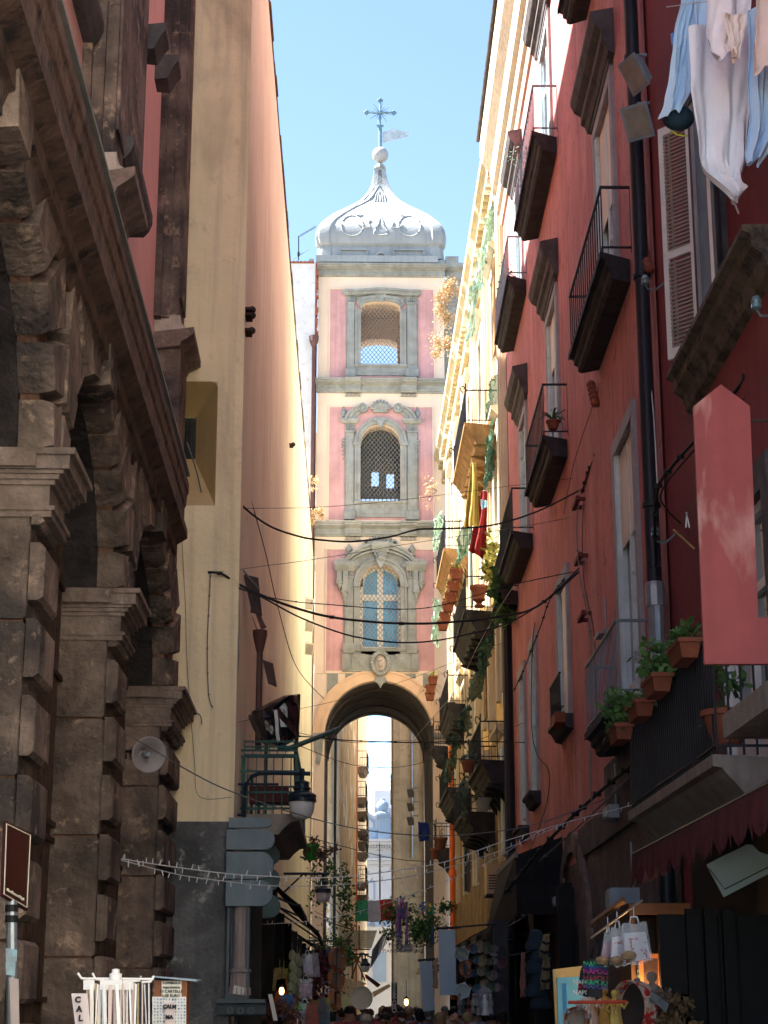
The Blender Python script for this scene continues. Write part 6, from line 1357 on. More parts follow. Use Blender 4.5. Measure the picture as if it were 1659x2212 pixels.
# tambourines
def tamb(c, r, d, label, rim, skin, group='hanging tambourines', dep=.09):
    t = thing('tambourine', label, 'tambourine', tuple(c), group); M = Vector(d).normalized().to_track_quat('Z','Y').to_matrix().to_4x4(); M.translation = c
    b = MB(M); n = 28; pr = None
    for k in range(n+1):
        a = 2*PI*k/n; cur = [b.P(rr*math.cos(a), rr*math.sin(a), z) for rr, z in ((r,-dep/2),(r,dep/2),(r*.95,dep/2),(r*.95,-dep/2))]
        if pr:
            for m_ in range(4): b.F(pr[m_], cur[m_], cur[(m_+1) % 4], pr[(m_+1) % 4])
        pr = cur
    b.build('frame', rim, t); b = MB(M); b.lathe((0,0,-dep*.5+.004), [(r*.95,0),(r*.95,.006)], 28); b.build('skin', skin, t)
    for k in range(6):
        a = 2*PI*k/6+.3; b = MB(M); b.box(r*math.cos(a)-.02, r*math.cos(a)+.02, r*math.sin(a)-.02, r*math.sin(a)+.02, -.02, .02); b.build('jingle', 'zinc', t)
    return t
tw = mat('orange_wood', (.36,.13,.05), .5, .15, 5, .05, 12); sk1 = mat('drum_skin', (.20,.17,.14), .7, .08, 3, .05, 12); 
for k, (x, y, r, n_) in enumerate(((827,798,.205,'top'),(817,985,.195,'middle'),(808,1170,.20,'bottom'))): tamb(s5(x,y,31), r, (.82,-.55,.05) if k < 2 else (.95,-.3,.1), n_+' of the three orange tambourines hanging in a column', tw, sk1)
b = MB(); b.tube([s5(827,700,31), s5(808,1260,31)], .006, 4); tag(b.build('cord', 'cable'), 'cord carrying the column of orange tambourines', 'cord')
tamb(s5(1058,1163,58), .36, (-.35,-.9,.0), 'large round drum on a stand in the sunlit far end', 'blind', 'blind', 'drums and pans')
tamb(s6(588,748,31), .115, (-.2,-.95,.05), 'tambourine with a blue painted landscape right of the tall banner', 'zinc', mat('painted_skin', (.06,.25,.36), .6, .3, 9, 0, col2=(.35,.30,.18)))
tamb(s6(618,885,31), .12, (-.85,-.5,.0), 'blue backed tambourine seen edge on below the painted one', tw, mat('blue_skin', (.05,.14,.22), .6, .1, 3, 0))
tamb(s6(596,1100,31), .125, (-.1,-.95,.1), 'pale skinned tambourine, lowest right of the tall banner', 'zinc', mat('pale_skin', (.36,.42,.42), .6, .06, 3, 0))
tamb(s7(632,1020,15.5), .235, (-.85,-.5,.05), 'big red rimmed tambourine with cream sides at the lit stall', mat('red_cream_rim', (.50,.42,.33), .5, .05, 3, 0, patch=(.45,.03,.03), pth=.52, pscale=9), mat('dark_skin', (.05,.04,.04), .6, .1, 3, 0), dep=.12)
tamb(s7(205,1100,15.2), .10, (-.4,-.9,.1), 'small round drum at the bottom of the blue door', tw, sk1)
# castanets / pale masks hanging on the left
rnd = random.Random(8); ORD = ['topmost','second','third','fourth','fifth','sixth','seventh','eighth','ninth','tenth','eleventh','twelfth','lowest']; mk = mat('pale_green_mask', (.25,.27,.17), .6, .2, 5, .05, 14)
for k in range(13):
    c = s5(405+(k % 3)*36+rnd.uniform(-8,8)-k*2, 760+k*33, 30.5); b = MB(); b.lathe(c, [(.01,-.09),(.05,-.07),(.062,-.01),(.05,.05),(.02,.085),(.005,.09)], 10, sy=.5); b.tube([c+Vector((0,-.03,.09)), c+Vector((0,0,.2))], .004, 4)
    tag(b.build('carved_mask', mk, smooth=True), ORD[k]+' pale green carved mask of the hanging cluster, counted downwards', 'mask', 'carved masks on the left stalls')
def bag(q, Y, label, fill, name='gift_bag', group='clear bags hanging on the left stalls', top=None, dots=None):
    t = thing(name, label, 'bag', tuple(at(*q[0], Y)), group); P4 = [at(u, v, Y) for u, v in q]; w_ = (P4[1]-P4[0]).length
    b = MB()
    def fn(s_, t_, sg=1): p = (P4[0]*(1-s_)+P4[1]*s_)*(1-t_)+(P4[3]*(1-s_)+P4[2]*s_)*t_; return p+Vector((0, sg*(.02+.12*w_*math.sin(PI*s_)*math.sin(PI*min(1,t_*1.1+.1))), .01*math.sin(9*s_)))
    b.grid(lambda a, c_: fn(a, c_, -1), 8, 8); b.grid(lambda a, c_: fn(a, c_, 1), 8, 8); b.build('wrapper', mat('clear_plastic', (.62,.68,.74), .12, .06, 3, .4, 6, spec=1., alpha=.24), t, smooth=True)
    c = (P4[0]+P4[1]+P4[2]+P4[3])*.25; b = MB(); ins = [P4[0].lerp(c,.14)+Vector((0,0,-.05)), P4[1].lerp(c,.14)+Vector((0,0,-.05)), P4[2].lerp(c,.16), P4[3].lerp(c,.16)]; b.hexa([p+Vector((0,-.02,0)) for p in ins]+[p+Vector((0,.03,0)) for p in ins]); b.build('contents', fill, t)
    if top: b = MB(); b.hexa([P4[0]+Vector((0,-.03,-.02)),P4[1]+Vector((0,-.03,-.02)),P4[1]+Vector((0,-.03,-.12)),P4[0]+Vector((0,-.03,-.12)),P4[0]+Vector((0,-.02,-.02)),P4[1]+Vector((0,-.02,-.02)),P4[1]+Vector((0,-.02,-.12)),P4[0]+Vector((0,-.02,-.12))]); b.build('header', top, t)
    m_ = (P4[0]+P4[1])*.5; b = MB(); b.tube([m_+Vector((-w_*.18,0,0)), m_+Vector((-w_*.12,0,.05)), m_+Vector((w_*.12,0,.05)), m_+Vector((w_*.18,0,0))], .008, 5); b.tube([m_+Vector((0,0,.05)), m_+Vector((0,0,.13))], .004, 4); b.build('handle', 'wcable', t); return t
V5 = lambda q: [(540+.2279*x, 1890+.2279*y) for x, y in q]; V7 = lambda q: [(1188+.2839*x, 1890+.2839*y) for x, y in q]
bag(V5([(492,750),(590,750),(600,945),(505,940)]), 29.5, 'lilac filled clear bag, top of the three on the left stalls', mat('lilac_toy', (.30,.28,.42), .7, .3, 9, 0))
bag(V5([(458,985),(600,985),(585,1180),(480,1180)]), 29.5, 'clear bag of blue toys, middle one on the left stalls', mat('blue_toy', (.10,.16,.36), .7, .5, 14, 0, col2=(.35,.2,.3)))
bag(V5([(455,1205),(585,1210),(570,1400),(462,1395)]), 29.5, 'clear bag with a green header, lowest on the left stalls', mat('grey_toy', (.22,.25,.32), .7, .4, 12, 0), top=mat('green_header', (.06,.45,.16), .6, .05, 3, 0))
tomb = mat('tombola_print', (.55,.55,.60), .7, .05, 3, 0, patch=(.35,.06,.08), pth=.57, pscale=22)
for k, (q, Y, lab) in enumerate((([(545,375),(735,360),(780,655),(560,700)], 14.6, 'front clear bag of printed lottery cards and a shell basket'), ([(465,405),(560,395),(560,700),(455,690)], 14.8, 'middle clear bag of printed lottery cards'), ([(415,440),(470,445),(440,705),(375,680)], 15.0, 'left clear bag with pink paper and a round box'))):
    t = bag(V7(q), Y, lab, tomb if k < 2 else mat('pink_paper', (.40,.18,.24), .8, .2, 6, 0), 'card_bag', 'clear card bags by the lit stall')
    c = s7((600,510,400)[k], (610,650,650)[k], Y-.07); b = MB(); b.lathe(c, [(.0,-.04),(.04,-.03),(.06,.0),(.05,.02),(.03,.03),(.0,.035)], 14, sy=.6, flute=.04, fn=10); b.build('basket', mat('straw_basket', (.30,.20,.11), .8, .3, 12, .1, 20), t, smooth=True)
b = MB(); b.tube([s7(310,480,15.4), s7(620,250,14.4), s7(700,195,14.2)], .008, 5); tag(b.build('hanging_rail', 'zinc'), 'thin rail carrying the clear card bags', 'rail')
# tote bags NAPOLI
t = thing('tote_bag', 'black tote bag printed NAPOLI in many colours, hanging beside the blue door', 'bag', tuple(s7(350,760,15)), 'black printed tote bags')
b = MB(); q = [s7(300,640,15), s7(395,640,15), s7(400,935,15), s7(290,925,15)]; b.hexa(q+[p+Vector((0,.08,0)) for p in q]); b.tube([q[0]+Vector((.02,.04,0)), s7(335,560,15), s7(360,500,15), s7(385,540,15), q[1]+Vector((-.02,.04,0))], .012, 5); b.build('bag_body', 'black', t)
for k, (y, c_) in enumerate(((682,(.05,.6,.25)),(708,(.05,.12,.6)),(735,(.6,.06,.35)),(790,(.4,.05,.08)),(820,(.05,.65,.3)),(850,(.1,.15,.4)))): text('NAPOLI', .058, mat('print_%d' % k, [q_*.6 for q_ in c_], .6, .05, 3, 0), tmat(s7(347,y,14.985), XR+Vector((0,0,-.04)), UZ), t, 'lettering', bold=.002)
t = thing('tote_bag', 'smaller black tote bag with white NAPOLI print left of the coloured one', 'bag', tuple(s7(255,820,15.2)), 'black printed tote bags')
b = MB(); q = [s7(240,725,15.2), s7(298,730,15.2), s7(292,930,15.2), s7(217,905,15.2)]; b.hexa(q+[p+Vector((0,.08,0)) for p in q]); b.tube([q[0], s7(275,650,15.2), q[1]], .01, 5); b.build('bag_body', mat('dark_teal_cloth', (.02,.035,.04), .8, .2, 4, .1, 12), t)
for k, (y, s_) in enumerate(((818,.05),(855,.08),(895,.05))): text(('NAPOLI','PA','NAPOLI')[k], s_, ('wframe', MATS['red_ink'], 'wframe')[k], tmat(s7(256,y,15.185), XR, UZ), t, 'lettering', bold=.002)
# blue door, yellow board, red rod
o = panel([at(1194,2094,17.2), at(1262,2086,17.2), at(1262,2260,17.2), at(1202,2260,17.2)], .03, 'yellow_board', mat('pale_yellow_board', (.55,.44,.20), .8, .06, 2, .1, 10)); tag(o, 'pale yellow board standing behind the blue cupboard door', 'board')
t = thing('cupboard_door', 'bright blue panelled cupboard door leaning on the yellow board', 'door', tuple(at(1235,2180,16.8))); P4 = [at(1203,2112,16.8), at(1285,2108,16.8), at(1285,2270,16.8), at(1208,2270,16.8)]; bl = mat('bright_blue_paint', (.10,.38,.62), .55, .06, 2, .1, 10); panel(P4, .05, 'door_leaf', bl, t)
b = MB(); b.hexa([P4[0]+Vector((-.0,-.03,0)),P4[1]+Vector((0,-.03,0)),P4[1]+Vector((0,-.03,-.05)),P4[0]+Vector((0,-.03,-.05)),P4[0],P4[1],P4[1]+Vector((0,0,-.05)),P4[0]+Vector((0,0,-.05))]); A = P4[0]+Vector((.08,-.02,-.06)); b.box(A.x,A.x+.015,A.y,A.y+.02,A.z-.7,A.z); b.build('moulding', bl, t)
b = MB(); b.tube([s7(140,970,15), s7(580,966,15)], .016, 6)
for x in (190,280,490): p = s7(x,970,14.98); b.tube([p, p+Vector((.015,0,-.04)), p+Vector((-.01,0,-.08)), p+Vector((.02,0,-.11))], .003, 4)
tag(b.build('red_rod', mat('red_lacquer', (.45,.06,.03), .4, .1, 3, 0)), 'red lacquered rod with small hooks across the blue door', 'rod')
# lit stall: shelf, frames, lamp, dolls
t = thing('lit_stall', 'wooden stall niche lit warm from inside at the lower right', 'stall', tuple(s7(760,1000,16.4)))
Y = 16.6; A, B = s7(640,1300,Y), s7(1075,300,Y); b = MB(Front(Y)); b.box(A.x,B.x,-.7,-.6,A.z,B.z); b.box(A.x,A.x+.05,-.6,0,A.z,B.z); b.box(A.x,B.x,-.6,0,B.z,B.z+.1); x2 = s7(850,700,Y).x; b.box(x2,B.x,-.3,0,A.z,B.z); b.build('niche', mat('brown_stall_wood', (.10,.05,.025), .6, .3, 4, .1, 12), t)
b = MB(Front(Y)); x_, z_ = s7(760,880,Y).x, s7(760,880,Y).z; b.box(A.x+.05, x2, -.6, -.05, z_-.02, z_); b.box(A.x+.05, x2, -.6, -.05, s7(760,990,Y).z-.01, s7(760,990,Y).z); b.build('shelf', 'wood', t)
p = s7(750,950,Y-.1); t2 = thing('stall_lamp', 'round warm glowing lamp inside the wooden stall', 'lamp', tuple(p)); b = MB(); b.ball(p, .075, 16, 10, (1,1,.75)); b.build('bulb', mat('warm_glow', (1,.7,.3), .5, 0, 1, 0, emit=(1,.55,.16), es=1.4), t2, smooth=True)
pl = bpy.data.lights.new('stall_light', 'POINT'); po = bpy.data.objects.new('stall_light', pl); C.objects.link(po); po.location = p+Vector((0,-.12,.0)); pl.energy = 5; pl.color = (1,.55,.2); pl.shadow_soft_size = .06
for k, (x0,x1,y0,y1,lab) in enumerate(((680,850,600,875,'octagonal framed picture in orange wood above the glowing lamp'),(690,800,895,990,'small cream framed card behind the glowing lamp'))):
    t = thing('picture_frame', lab, 'picture', tuple(s7(x0,y1,Y-.05))); A, B = s7(x0,y1,Y-.02), s7(x1,y0,Y-.02); b = MB(Front(Y-.02)); e = .04; b.box(A.x,A.x+e,0,.03,A.z,B.z); b.box(B.x-e,B.x,0,.03,A.z,B.z); b.box(A.x+e,B.x-e,0,.03,A.z,A.z+e); b.box(A.x+e,B.x-e,0,.03,B.z-e,B.z); b.build('frame', tw if k == 0 else 'blind', t)
    b = MB(Front(Y-.02)); b.box(A.x+e,B.x-e,-.01,.01,A.z+e,B.z-e); b.build('mount', mat('gold_mount', (.40,.25,.08), .5, .2, 6, 0), t)
    if k == 0: c = (A+B)*.5; b = MB(Front(Y-.02)); b.prism([(c.x+.13*math.cos(R(a)), c.z+.15*math.sin(R(a))) for a in range(22,382,45)], .01, .018); b.build('picture', mat('dark_picture', (.05,.03,.03), .4, .5, 12, 0, patch=(.12,.28,.30), pth=.6, pscale=9), t)
def doll(c, h, col, label, seed=0):
    t = thing('figurine', label, 'figurine', tuple(c), 'crib figurines at the lit stall'); b = MB(); c = Vector(c); h_ = h
    b.lathe(c, [(h*.20,0),(h*.19,h*.1),(h*.13,h*.4),(h*.09,h*.55),(h*.15,h*.68),(h*.12,h*.76),(h*.045,h*.80),(h*.045,h*.83),(h*.085,h*.88),(h*.09,h*.94),(h*.06,h*.99),(h*.01,h)], 12, sy=.7, flute=.08, fn=5); b.tube([c+Vector((-h*.12,0,h*.7)), c+Vector((-h*.24,-h*.05,h*.55)), c+Vector((-h*.16,-h*.16,h*.48))], [h*.05,h*.04,h*.03], 6); b.tube([c+Vector((h*.12,0,h*.7)), c+Vector((h*.22,-h*.06,h*.58)), c+Vector((h*.30,-h*.10,h*.72))], [h*.05,h*.04,h*.03], 6)
    b.build('figure', col, t, smooth=True); return t
for k, (x, y, h, col, lab) in enumerate(((285,1130,.30,'blind','cream robed figurine, leftmost below the red rod'),(330,1130,.27,lin('flesh_cloth', (.55,.38,.30)),'pinkish figurine beside the cream robed one'),(420,1130,.30,mat('ochre_cloth', (.40,.22,.05), .8, .3, 9, .1, 10),'ochre robed figurine in the middle of the lit row'),(500,1130,.28,mat('yellow_candle', (.5,.38,.10), .6, .2, 8, 0),'pale yellow figurine right of the ochre one'),(790,1130,.40,mat('grey_cloth', (.25,.20,.16), .8, .3, 9, .1, 10),'seated looking figurine in front of the orange glow'))):
    c = s7(x, y+70, 15.6); doll(c, h*1.25, col, lab)
b = MB(); c = s7(935,1100,15.4); b.leaves(c, .19, 900, .05, (1,.6,1.1), 5); tag(b.build('straw_figure', mat('straw', (.16,.10,.05), .9, .4, 6, 0)), 'shaggy straw figure in front of the grey card', 'figure')
o = panel([s7(948,915,15.9), s7(1055,908,15.9), s7(1068,1140,15.9), s7(960,1140,15.9)], .01, 'grey_card', mat('grey_card_paper', (.22,.21,.20), .9, .1, 2, 0)); tag(o, 'grey card behind the shaggy straw figure', 'card')
b = MB(); A, B = s7(765,915,15.2), s7(880,1010,15.2); d = (B-A); b.hexa([A+Vector((0,0,.04)),A+Vector((0,0,-.03)),B+Vector((0,0,-.04)),B+Vector((.03,0,.03)),A+Vector((.03,.08,.04)),A+Vector((.03,.08,-.03)),B+Vector((.03,.08,-.04)),B+Vector((.06,.08,.03))]); b.tube([A.lerp(B,.5), A.lerp(B,.6)+Vector((.06,0,.12)), B+Vector((.02,0,.05))], .006, 4); tag(b.build('sandal', mat('grey_leather', (.10,.11,.12), .5, .1, 5, 0)), 'grey wooden sandal hanging beside the glowing lamp', 'sandal')
b = MB(Front(15.9)); 
for x0, x1 in ((1060,1130),(1200,1250),(1340,1390)): A, B = s7(x0,1140,15.9), s7(x1,260,15.9); b.box(A.x,B.x,0,.08,0,B.z)
A, B = s7(860,1140,15.9), s7(1659,300,15.9); b.box(A.x, B.x+.5, -.1, 0, 0, B.z); tag(b.build('dark_doors', mat('near_black_wood', (.006,.006,.007), .7, .3, 4, .1, 12)), 'tall dark wooden door leaves of the near shop', 'door')
# signboard
t = thing('signboard', 'blank pale grey shaped signboard under the dark red awning', 'sign', tuple(at(1600,1880,14)))
q = [(1527,1868),(1537,1862),(1560,1850),(1590,1836),(1612,1824),(1625,1825),(1640,1840),(1656,1846),(1690,1832),(1690,1872),(1564,1938)]; f = [at(u, v, 14.0+.0*(u-1527)) for u, v in q]; b = MB(); n = len(f); i = [b.P(*p) for p in f]; j = [b.P(p.x,p.y+.03,p.z) for p in f]; b.F(*i); b.F(*reversed(j))
for k in range(n): b.F(i[k], i[(k+1) % n], j[(k+1) % n], j[k])
b.build('board', mat('pale_grey_sign', (.20,.24,.23), .7, .06, 2, .05, 10), t); b = MB(); b.tube([p+Vector((0,-.01,0)) for p in (f[0].lerp(f[-1],.12), f[-1].lerp(f[0],.12)+Vector((.02,0,.03)), f[-2]+Vector((0,0,.05)))], .004, 4); b.build('border_line', 'pipe', t)
# shop canopy strip, pillar, black spot lamp, clothes
b = MB(); b.hexa([at(1275,1998,18.5),at(1345,1945,16.2),at(1352,1950,16.2),at(1278,2006,18.5),at(1275,1990,18.9),at(1345,1936,16.5),at(1352,1940,16.5),at(1278,1996,18.9)]); tag(b.build('shutter_box', 'wood'), 'pale wooden strip slanting under the end of the red awning', 'shutter box')
A, B = at(1070,2212,35.5), at(1096,2000,35.5); b = MB(Front(35.5)); b.box(A.x,B.x,-.25,0,0,B.z); b.box(A.x-.03,B.x+.03,-.27,.03,B.z,B.z+.1); b.box(A.x-.03,B.x+.03,-.27,.03,0,.4); tag(b.build('stone_pillar', mat('dark_grey_pillar', (.06,.06,.065), .8, .25, 3, .3, 12)), 'dark grey square pillar beside the pinkish hanging cloth', 'pillar')
b = MB(); A = s6(900,742,30); B = s6(1050,765,30); b.hexa([A,B,B+Vector((-.03,.15,.0)),A+Vector((.03,.15,0)),A+Vector((.12,.0,.12)),B+Vector((-.08,0,.12)),B+Vector((-.08,.12,.12)),A+Vector((.12,.12,.12))]); b.tube([B, B+Vector((.5,.1,.1))], .02, 5); tag(b.build('spot_lamp', 'black'), 'black trapezoid spot lamp in front of the dark pillar', 'lamp')
cloth([s6(1150,735,28), s6(1185,740,28), s6(1200,1155,28), s6(1135,1160,28)], 'dress', 'pinkish dress hanging right of the dark pillar', lin('pink_dress', (.42,.20,.15)), 'dress', .04, 3)
cloth([s6(1180,740,28.2), s6(1240,760,28.2), s6(1250,1055,28.2), s6(1180,1050,28.2)], 'dress', 'black garment hanging beside the pinkish dress', 'black', 'dress', .04, 3)
for k, (q, Y, lab) in enumerate((([(1365,560),(1420,560),(1400,800),(1310,780)], 26, 'upper cream shawl with black stripes and fringe'), ([(1360,780),(1420,780),(1415,1080),(1325,1085)], 26.1, 'lower cream shawl with black stripes and fringe'))):
    P4 = [s6(x, y, Y) for x, y in q]; o = cloth(P4, 'shawl', lab, mat('cream_shawl', (.36,.30,.17), .9, .15, 5, .2, 20), 'shawl', .05, 4, 'striped shawls by the arched doorway')
    for f_ in (.35, .72):
        a, c_ = P4[0].lerp(P4[3], f_), P4[1].lerp(P4[2], f_); b = MB(); b.tube([a+Vector((0,-.09,0)), a.lerp(c_,.5)+Vector((0,-.12,-.02)), c_+Vector((0,-.09,0))], .02, 5); b.build('stripe', 'black', o)
for k in range(6):
    c = s6(1290+(k % 2)*40, 620+k*110, 27); b = MB(); b.lathe(c, [(.05,-.16),(.16,-.14),(.17,-.06),(.10,.06),(.09,.13),(.02,.16)], 14, sy=.6); tag(b.build('cloth_hat', mat('dark_blue_felt', (.025,.04,.055), .9, .2, 4, .1, 12), smooth=True), (ORD[k] if k < 5 else 'lowest')+' dark blue felt hat in the stack behind the striped shawls', 'hat', 'hats by the arched doorway')
# garlic string, glass dome, dark pepper cluster
t = thing('garlic_string', 'long string of pale garlic bulbs between the two blank banners', 'garlic', tuple(s6(335,900,34))); rnd = random.Random(6)
for k in range(26): c = s6(335+rnd.uniform(-18,18), 800+k*10.5, 34); b = MB(); b.ball(c, .032, 8, 6); b.build('garlic_bulb', mat('garlic_skin', (.42,.30,.20), .6, .15, 6, 0), t, smooth=True)
c = s6(805,1330,30); t = thing('glass_dome', 'tall clear glass dome over a small statue among the crib figures', 'dome', tuple(c)); b = MB(); b.lathe(c, [(.15,0),(.15,.25),(.145,.32),(.11,.40),(.05,.44),(.0,.45)], 20); b.build('glass_cover', mat('dome_glass', (.5,.55,.58), .05, .05, 2, 0, spec=1., alpha=.25), t, smooth=True); b = MB(); b.lathe(c, [(.07,0),(.05,.1),(.06,.2),(.03,.25),(.035,.3),(.01,.33)], 10); b.build('statue', 'wframe', t)
for k in range(16):
    c = s6(560+(k % 8)*42+rnd.uniform(-10,10), 1190+(k//8)*85+rnd.uniform(-12,12), 31+.1*k); doll_c = [(.25,.22,.2),(.10,.16,.2),(.3,.12,.1),(.35,.33,.3)][k % 4]
    b = MB(); b.lathe(c, [(.05,-.08),(.045,-.02),(.025,.03),(.035,.05),(.012,.06),(.024,.08),(.026,.10),(.005,.12)], 9); tag(b.build('crib_figure', mat('crib_paint_%d' % (k % 4), doll_c, .6, .3, 9, 0), smooth=True), ('upper','lower')[k//8]+' row crib figure, '+('leftmost' if k % 8 == 0 else ORD[k % 8]+' from the left' if k % 8 < 7 else 'rightmost')+', on the right stall', 'figurine', 'small crib figures on the right stall')
b = MB(); b.leaves(s5(655,1110,31), .34, 1300, .07, (.55,.6,1.6), 3, 0); tag(b.build('pepper_cluster', mat('dark_charm', (.02,.02,.03), .4, .5, 9, 0, col2=(.10,.02,.03))), 'dark hanging cluster of lucky horns beside the lime poster', 'charms')
b = MB(); b.leaves(s5(290,1290,27), .30, 1300, .05, (.9,.6,.75), 4, 0); tag(b.build('dried_flowers', mat('dried_flower', (.16,.07,.05), .8, .5, 9, 0)), 'heap of brown dried flowers at the bottom of the left stalls', 'flowers')
b = MB(); A, B = s5(170,1130,26.3), s5(222,1380,26.3); b.hexa([A,A+Vector((.06,0,0)),B+Vector((.06,0,0)),B,A+Vector((0,.04,0)),A+Vector((.06,.04,0)),B+Vector((.06,.04,0)),B+Vector((0,.04,0))]); tag(b.build('pale_plank', 'wframe'), 'narrow pale plank leaning by the glazed column case', 'plank')
o = panel([s5(418,1320,27.5), s5(458,1320,27.5), s5(455,1440,27.5), s5(418,1440,27.5)], .02, 'sign_card', 'wframe'); tag(o, 'small white card with a red bar beside the lowest clear bag', 'card'); A, B = s5(429,1420,27.47), s5(446,1335,27.47); MB(Front(27.47)).box(A.x,B.x,0,.004,A.z,B.z).build('red_bar', MATS['red_ink'], o)
for k, (x, y, Y, c_) in enumerate(((300,1100,30,(.30,.08,.03)),(320,1000,31,(.28,.30,.06)),(280,990,30,(.20,.16,.06)),(690,1250,36,(.04,.12,.30)),(640,870,33,(.10,.10,.12)),(730,800,36,(.08,.10,.14)),(740,880,36,(.05,.08,.12)),(600,860,30,(.22,.20,.24)),(700,1345,30,(.10,.16,.2)),(590,1330,28,(.25,.08,.06)))):
    b = MB(); c = s5(x, y, Y); w_ = .12; b.hexa([(c.x-w_,c.y,c.z-.18),(c.x+w_,c.y,c.z-.18),(c.x+w_*.9,c.y+.08,c.z-.16),(c.x-w_*.9,c.y+.08,c.z-.16),(c.x-w_*.7,c.y,c.z+.18),(c.x+w_*.6,c.y,c.z+.2),(c.x+w_*.6,c.y+.05,c.z+.2),(c.x-w_*.7,c.y+.05,c.z+.18)]); b.tube([(c.x,c.y,c.z+.18),(c.x,c.y+.02,c.z+.32)], .006, 4)
    tag(b.build('hanging_purse', mat('goods_%d' % k, c_, .8, .4, 8, .1, 12)), ('rust brown','olive green','mustard brown','royal blue','charcoal','slate grey','deep navy','pale lilac','teal grey','brick red')[k]+' hanging purse among the dim goods of the left stalls', 'purse', 'hanging purses on the left stalls')
# more goods on the right stalls and lit shop lamps
pc = ((.16,.06,.04),(.04,.09,.14),(.20,.17,.11),(.07,.10,.06),(.16,.15,.15),(.09,.04,.05))
cn = ('rust red','blue','cream','green','grey white','wine red')
for k in range(24):
    x = 560+(k % 6)*58+(k//6 % 2)*22; y = 640+(k//6)*120+rnd.uniform(-14,14); c = s6(x+90+rnd.uniform(-16,16), y+60+rnd.uniform(-20,20), 33+.2*(k % 3)); r_ = rnd.uniform(.05,.11)
    M = Vector((-.35+rnd.uniform(-.3,.3),-.9,.1)).normalized().to_track_quat('Z','Y').to_matrix().to_4x4(); M.translation = c
    b = MB(M); b.lathe((0,0,0), [(.0,-.01),(r_*.6,-.008),(r_,.012),(r_*.98,.022),(r_*.6,.004),(.0,.002)], 18); o = b.build('painted_plate', mat('plate_%d' % (k % 6), pc[k % 6], .35, .4, 16, 0, col2=[min(1, q*1.2) for q in pc[k % 6]]), smooth=True)
    tag(o, '%s painted plate, %s from the left in the %s row of the right stall' % (cn[k % 6], ('first','second','third','fourth','fifth','sixth')[k % 6], ('top','second','third','bottom')[k//6]), 'plate', 'painted plates on the right stall')
for x, y, Y, lab in ((300,1100,29,'small warm shop lamp low on the left stalls'),(205,1150,34,'small warm lamp glowing left of the short banner'),(640,1290,36,'warm little lamp behind the dark hanging charms')):
    c = s5(x,y,Y) if 'left of' not in lab else s6(60,1205,Y); t = thing('shop_lamp', lab, 'lamp', tuple(c), 'warm shop lamps'); b = MB(); b.ball(c, .05, 10, 8, (.8,.8,1.3)); b.build('bulb', MATS['warm_glow'], t, smooth=True); b = MB(); b.tube([c+Vector((0,0,.06)), c+Vector((0,0,.4))], .006, 4); b.lathe(c+Vector((0,0,.055)), [(.05,0),(.02,.04),(.01,.05)], 8); b.build('fitting', 'black', t)
for k in range(13):
    x = 380+rnd.uniform(-110,330); y = 1235+rnd.uniform(-20,60); c = s5(x, y, 28.6+rnd.uniform(0,3)); w_ = rnd.uniform(.05,.10); h_ = rnd.uniform(.08,.2)
    b = MB(); b.box(c.x-w_, c.x+w_, c.y-.04, c.y+.04, c.z-h_, c.z+h_); b.box(c.x-w_*.7, c.x+w_*.7, c.y-.046, c.y-.04, c.z-h_*.5, c.z+h_*.6); tag(b.build('souvenir_box', mat('goods_%d' % (k % 10), (.2,.2,.2))), (['rust','olive','mustard','blue','charcoal','slate','navy','lilac','teal','brick','dark rust','dark olive','dark mustard'][k]+' coloured one')+' of the boxed souvenirs piled on the left stalls', 'box', 'boxed souvenirs on the left stalls')
# air conditioners
for u0,u1,v0,v1,lab in ((998,1040,1870,1935,'beige air conditioner on the palace wall beside the orange pipe'),):
    c = at((u0+u1)/2,(v0+v1)/2,50); t = thing('air_conditioner', lab, 'air conditioner', tuple(c)); b = MB(WC); z0, z1 = at(1010,v1,50).z, at(1010,v0,50).z; b.box(49,49.9,.1,.48,z0,z1); b.build('casing', mat('beige_metal', (.50,.38,.24), .6, .06, 3, .05, 10), t); b = MB(WC)
    for k in range(6): b.box(48.99,49.0,.15,.43,z0+.12+k*.07,z0+.15+k*.07)
    b.build('grille', 'pipe', t); b = MB(WC); b.box(48.9,50.0,0,.5,z0-.06,z0-.01); b.build('bracket', 'iron', t)
# ---------------------------------------------------------------- left foreground
t = thing('street_sign', 'blank brown tourist sign with a thin cream border on a grey pole', 'sign', tuple(at(38,1870,10.5))); Y = 10.5; P4 = [at(13,1773,Y), at(68,1800,Y+.35), at(60,1967,Y+.35), at(7,1936,Y)]
panel(P4, .02, 'plate', mat('brown_sign_paint', (.055,.014,.012), .5, .1, 3, .05, 14), t); c = sum(P4, Vector())/4; b = MB(); e = [p.lerp(c, .07)+Vector((0,-.006,0)) for p in P4]
for k in range(4): b.tube([e[k], e[(k+1) % 4]], .0035, 5)
b.build('border_line', 'blind', t); xdir = (P4[2]-P4[3]).normalized(); text('Museo Diocesano di Napoli', .022, 'blind', tmat(e[3].lerp(e[2],.5)+Vector((0,-.008,.035)), xdir, UZ), t, 'lettering')
b = MB(); b.tube([at(25,1945,Y+.15), at(26,2230,Y+.15)], .032, 10); b.build('pole', 'zinc', t)
for v in (1962, 1985): b = MB(); p = at(25,v,Y+.15); b.lathe(p, [(.036,-.02),(.038,-.018),(.038,.018),(.036,.02)], 12); b.build('clamp_band', 'black', t)
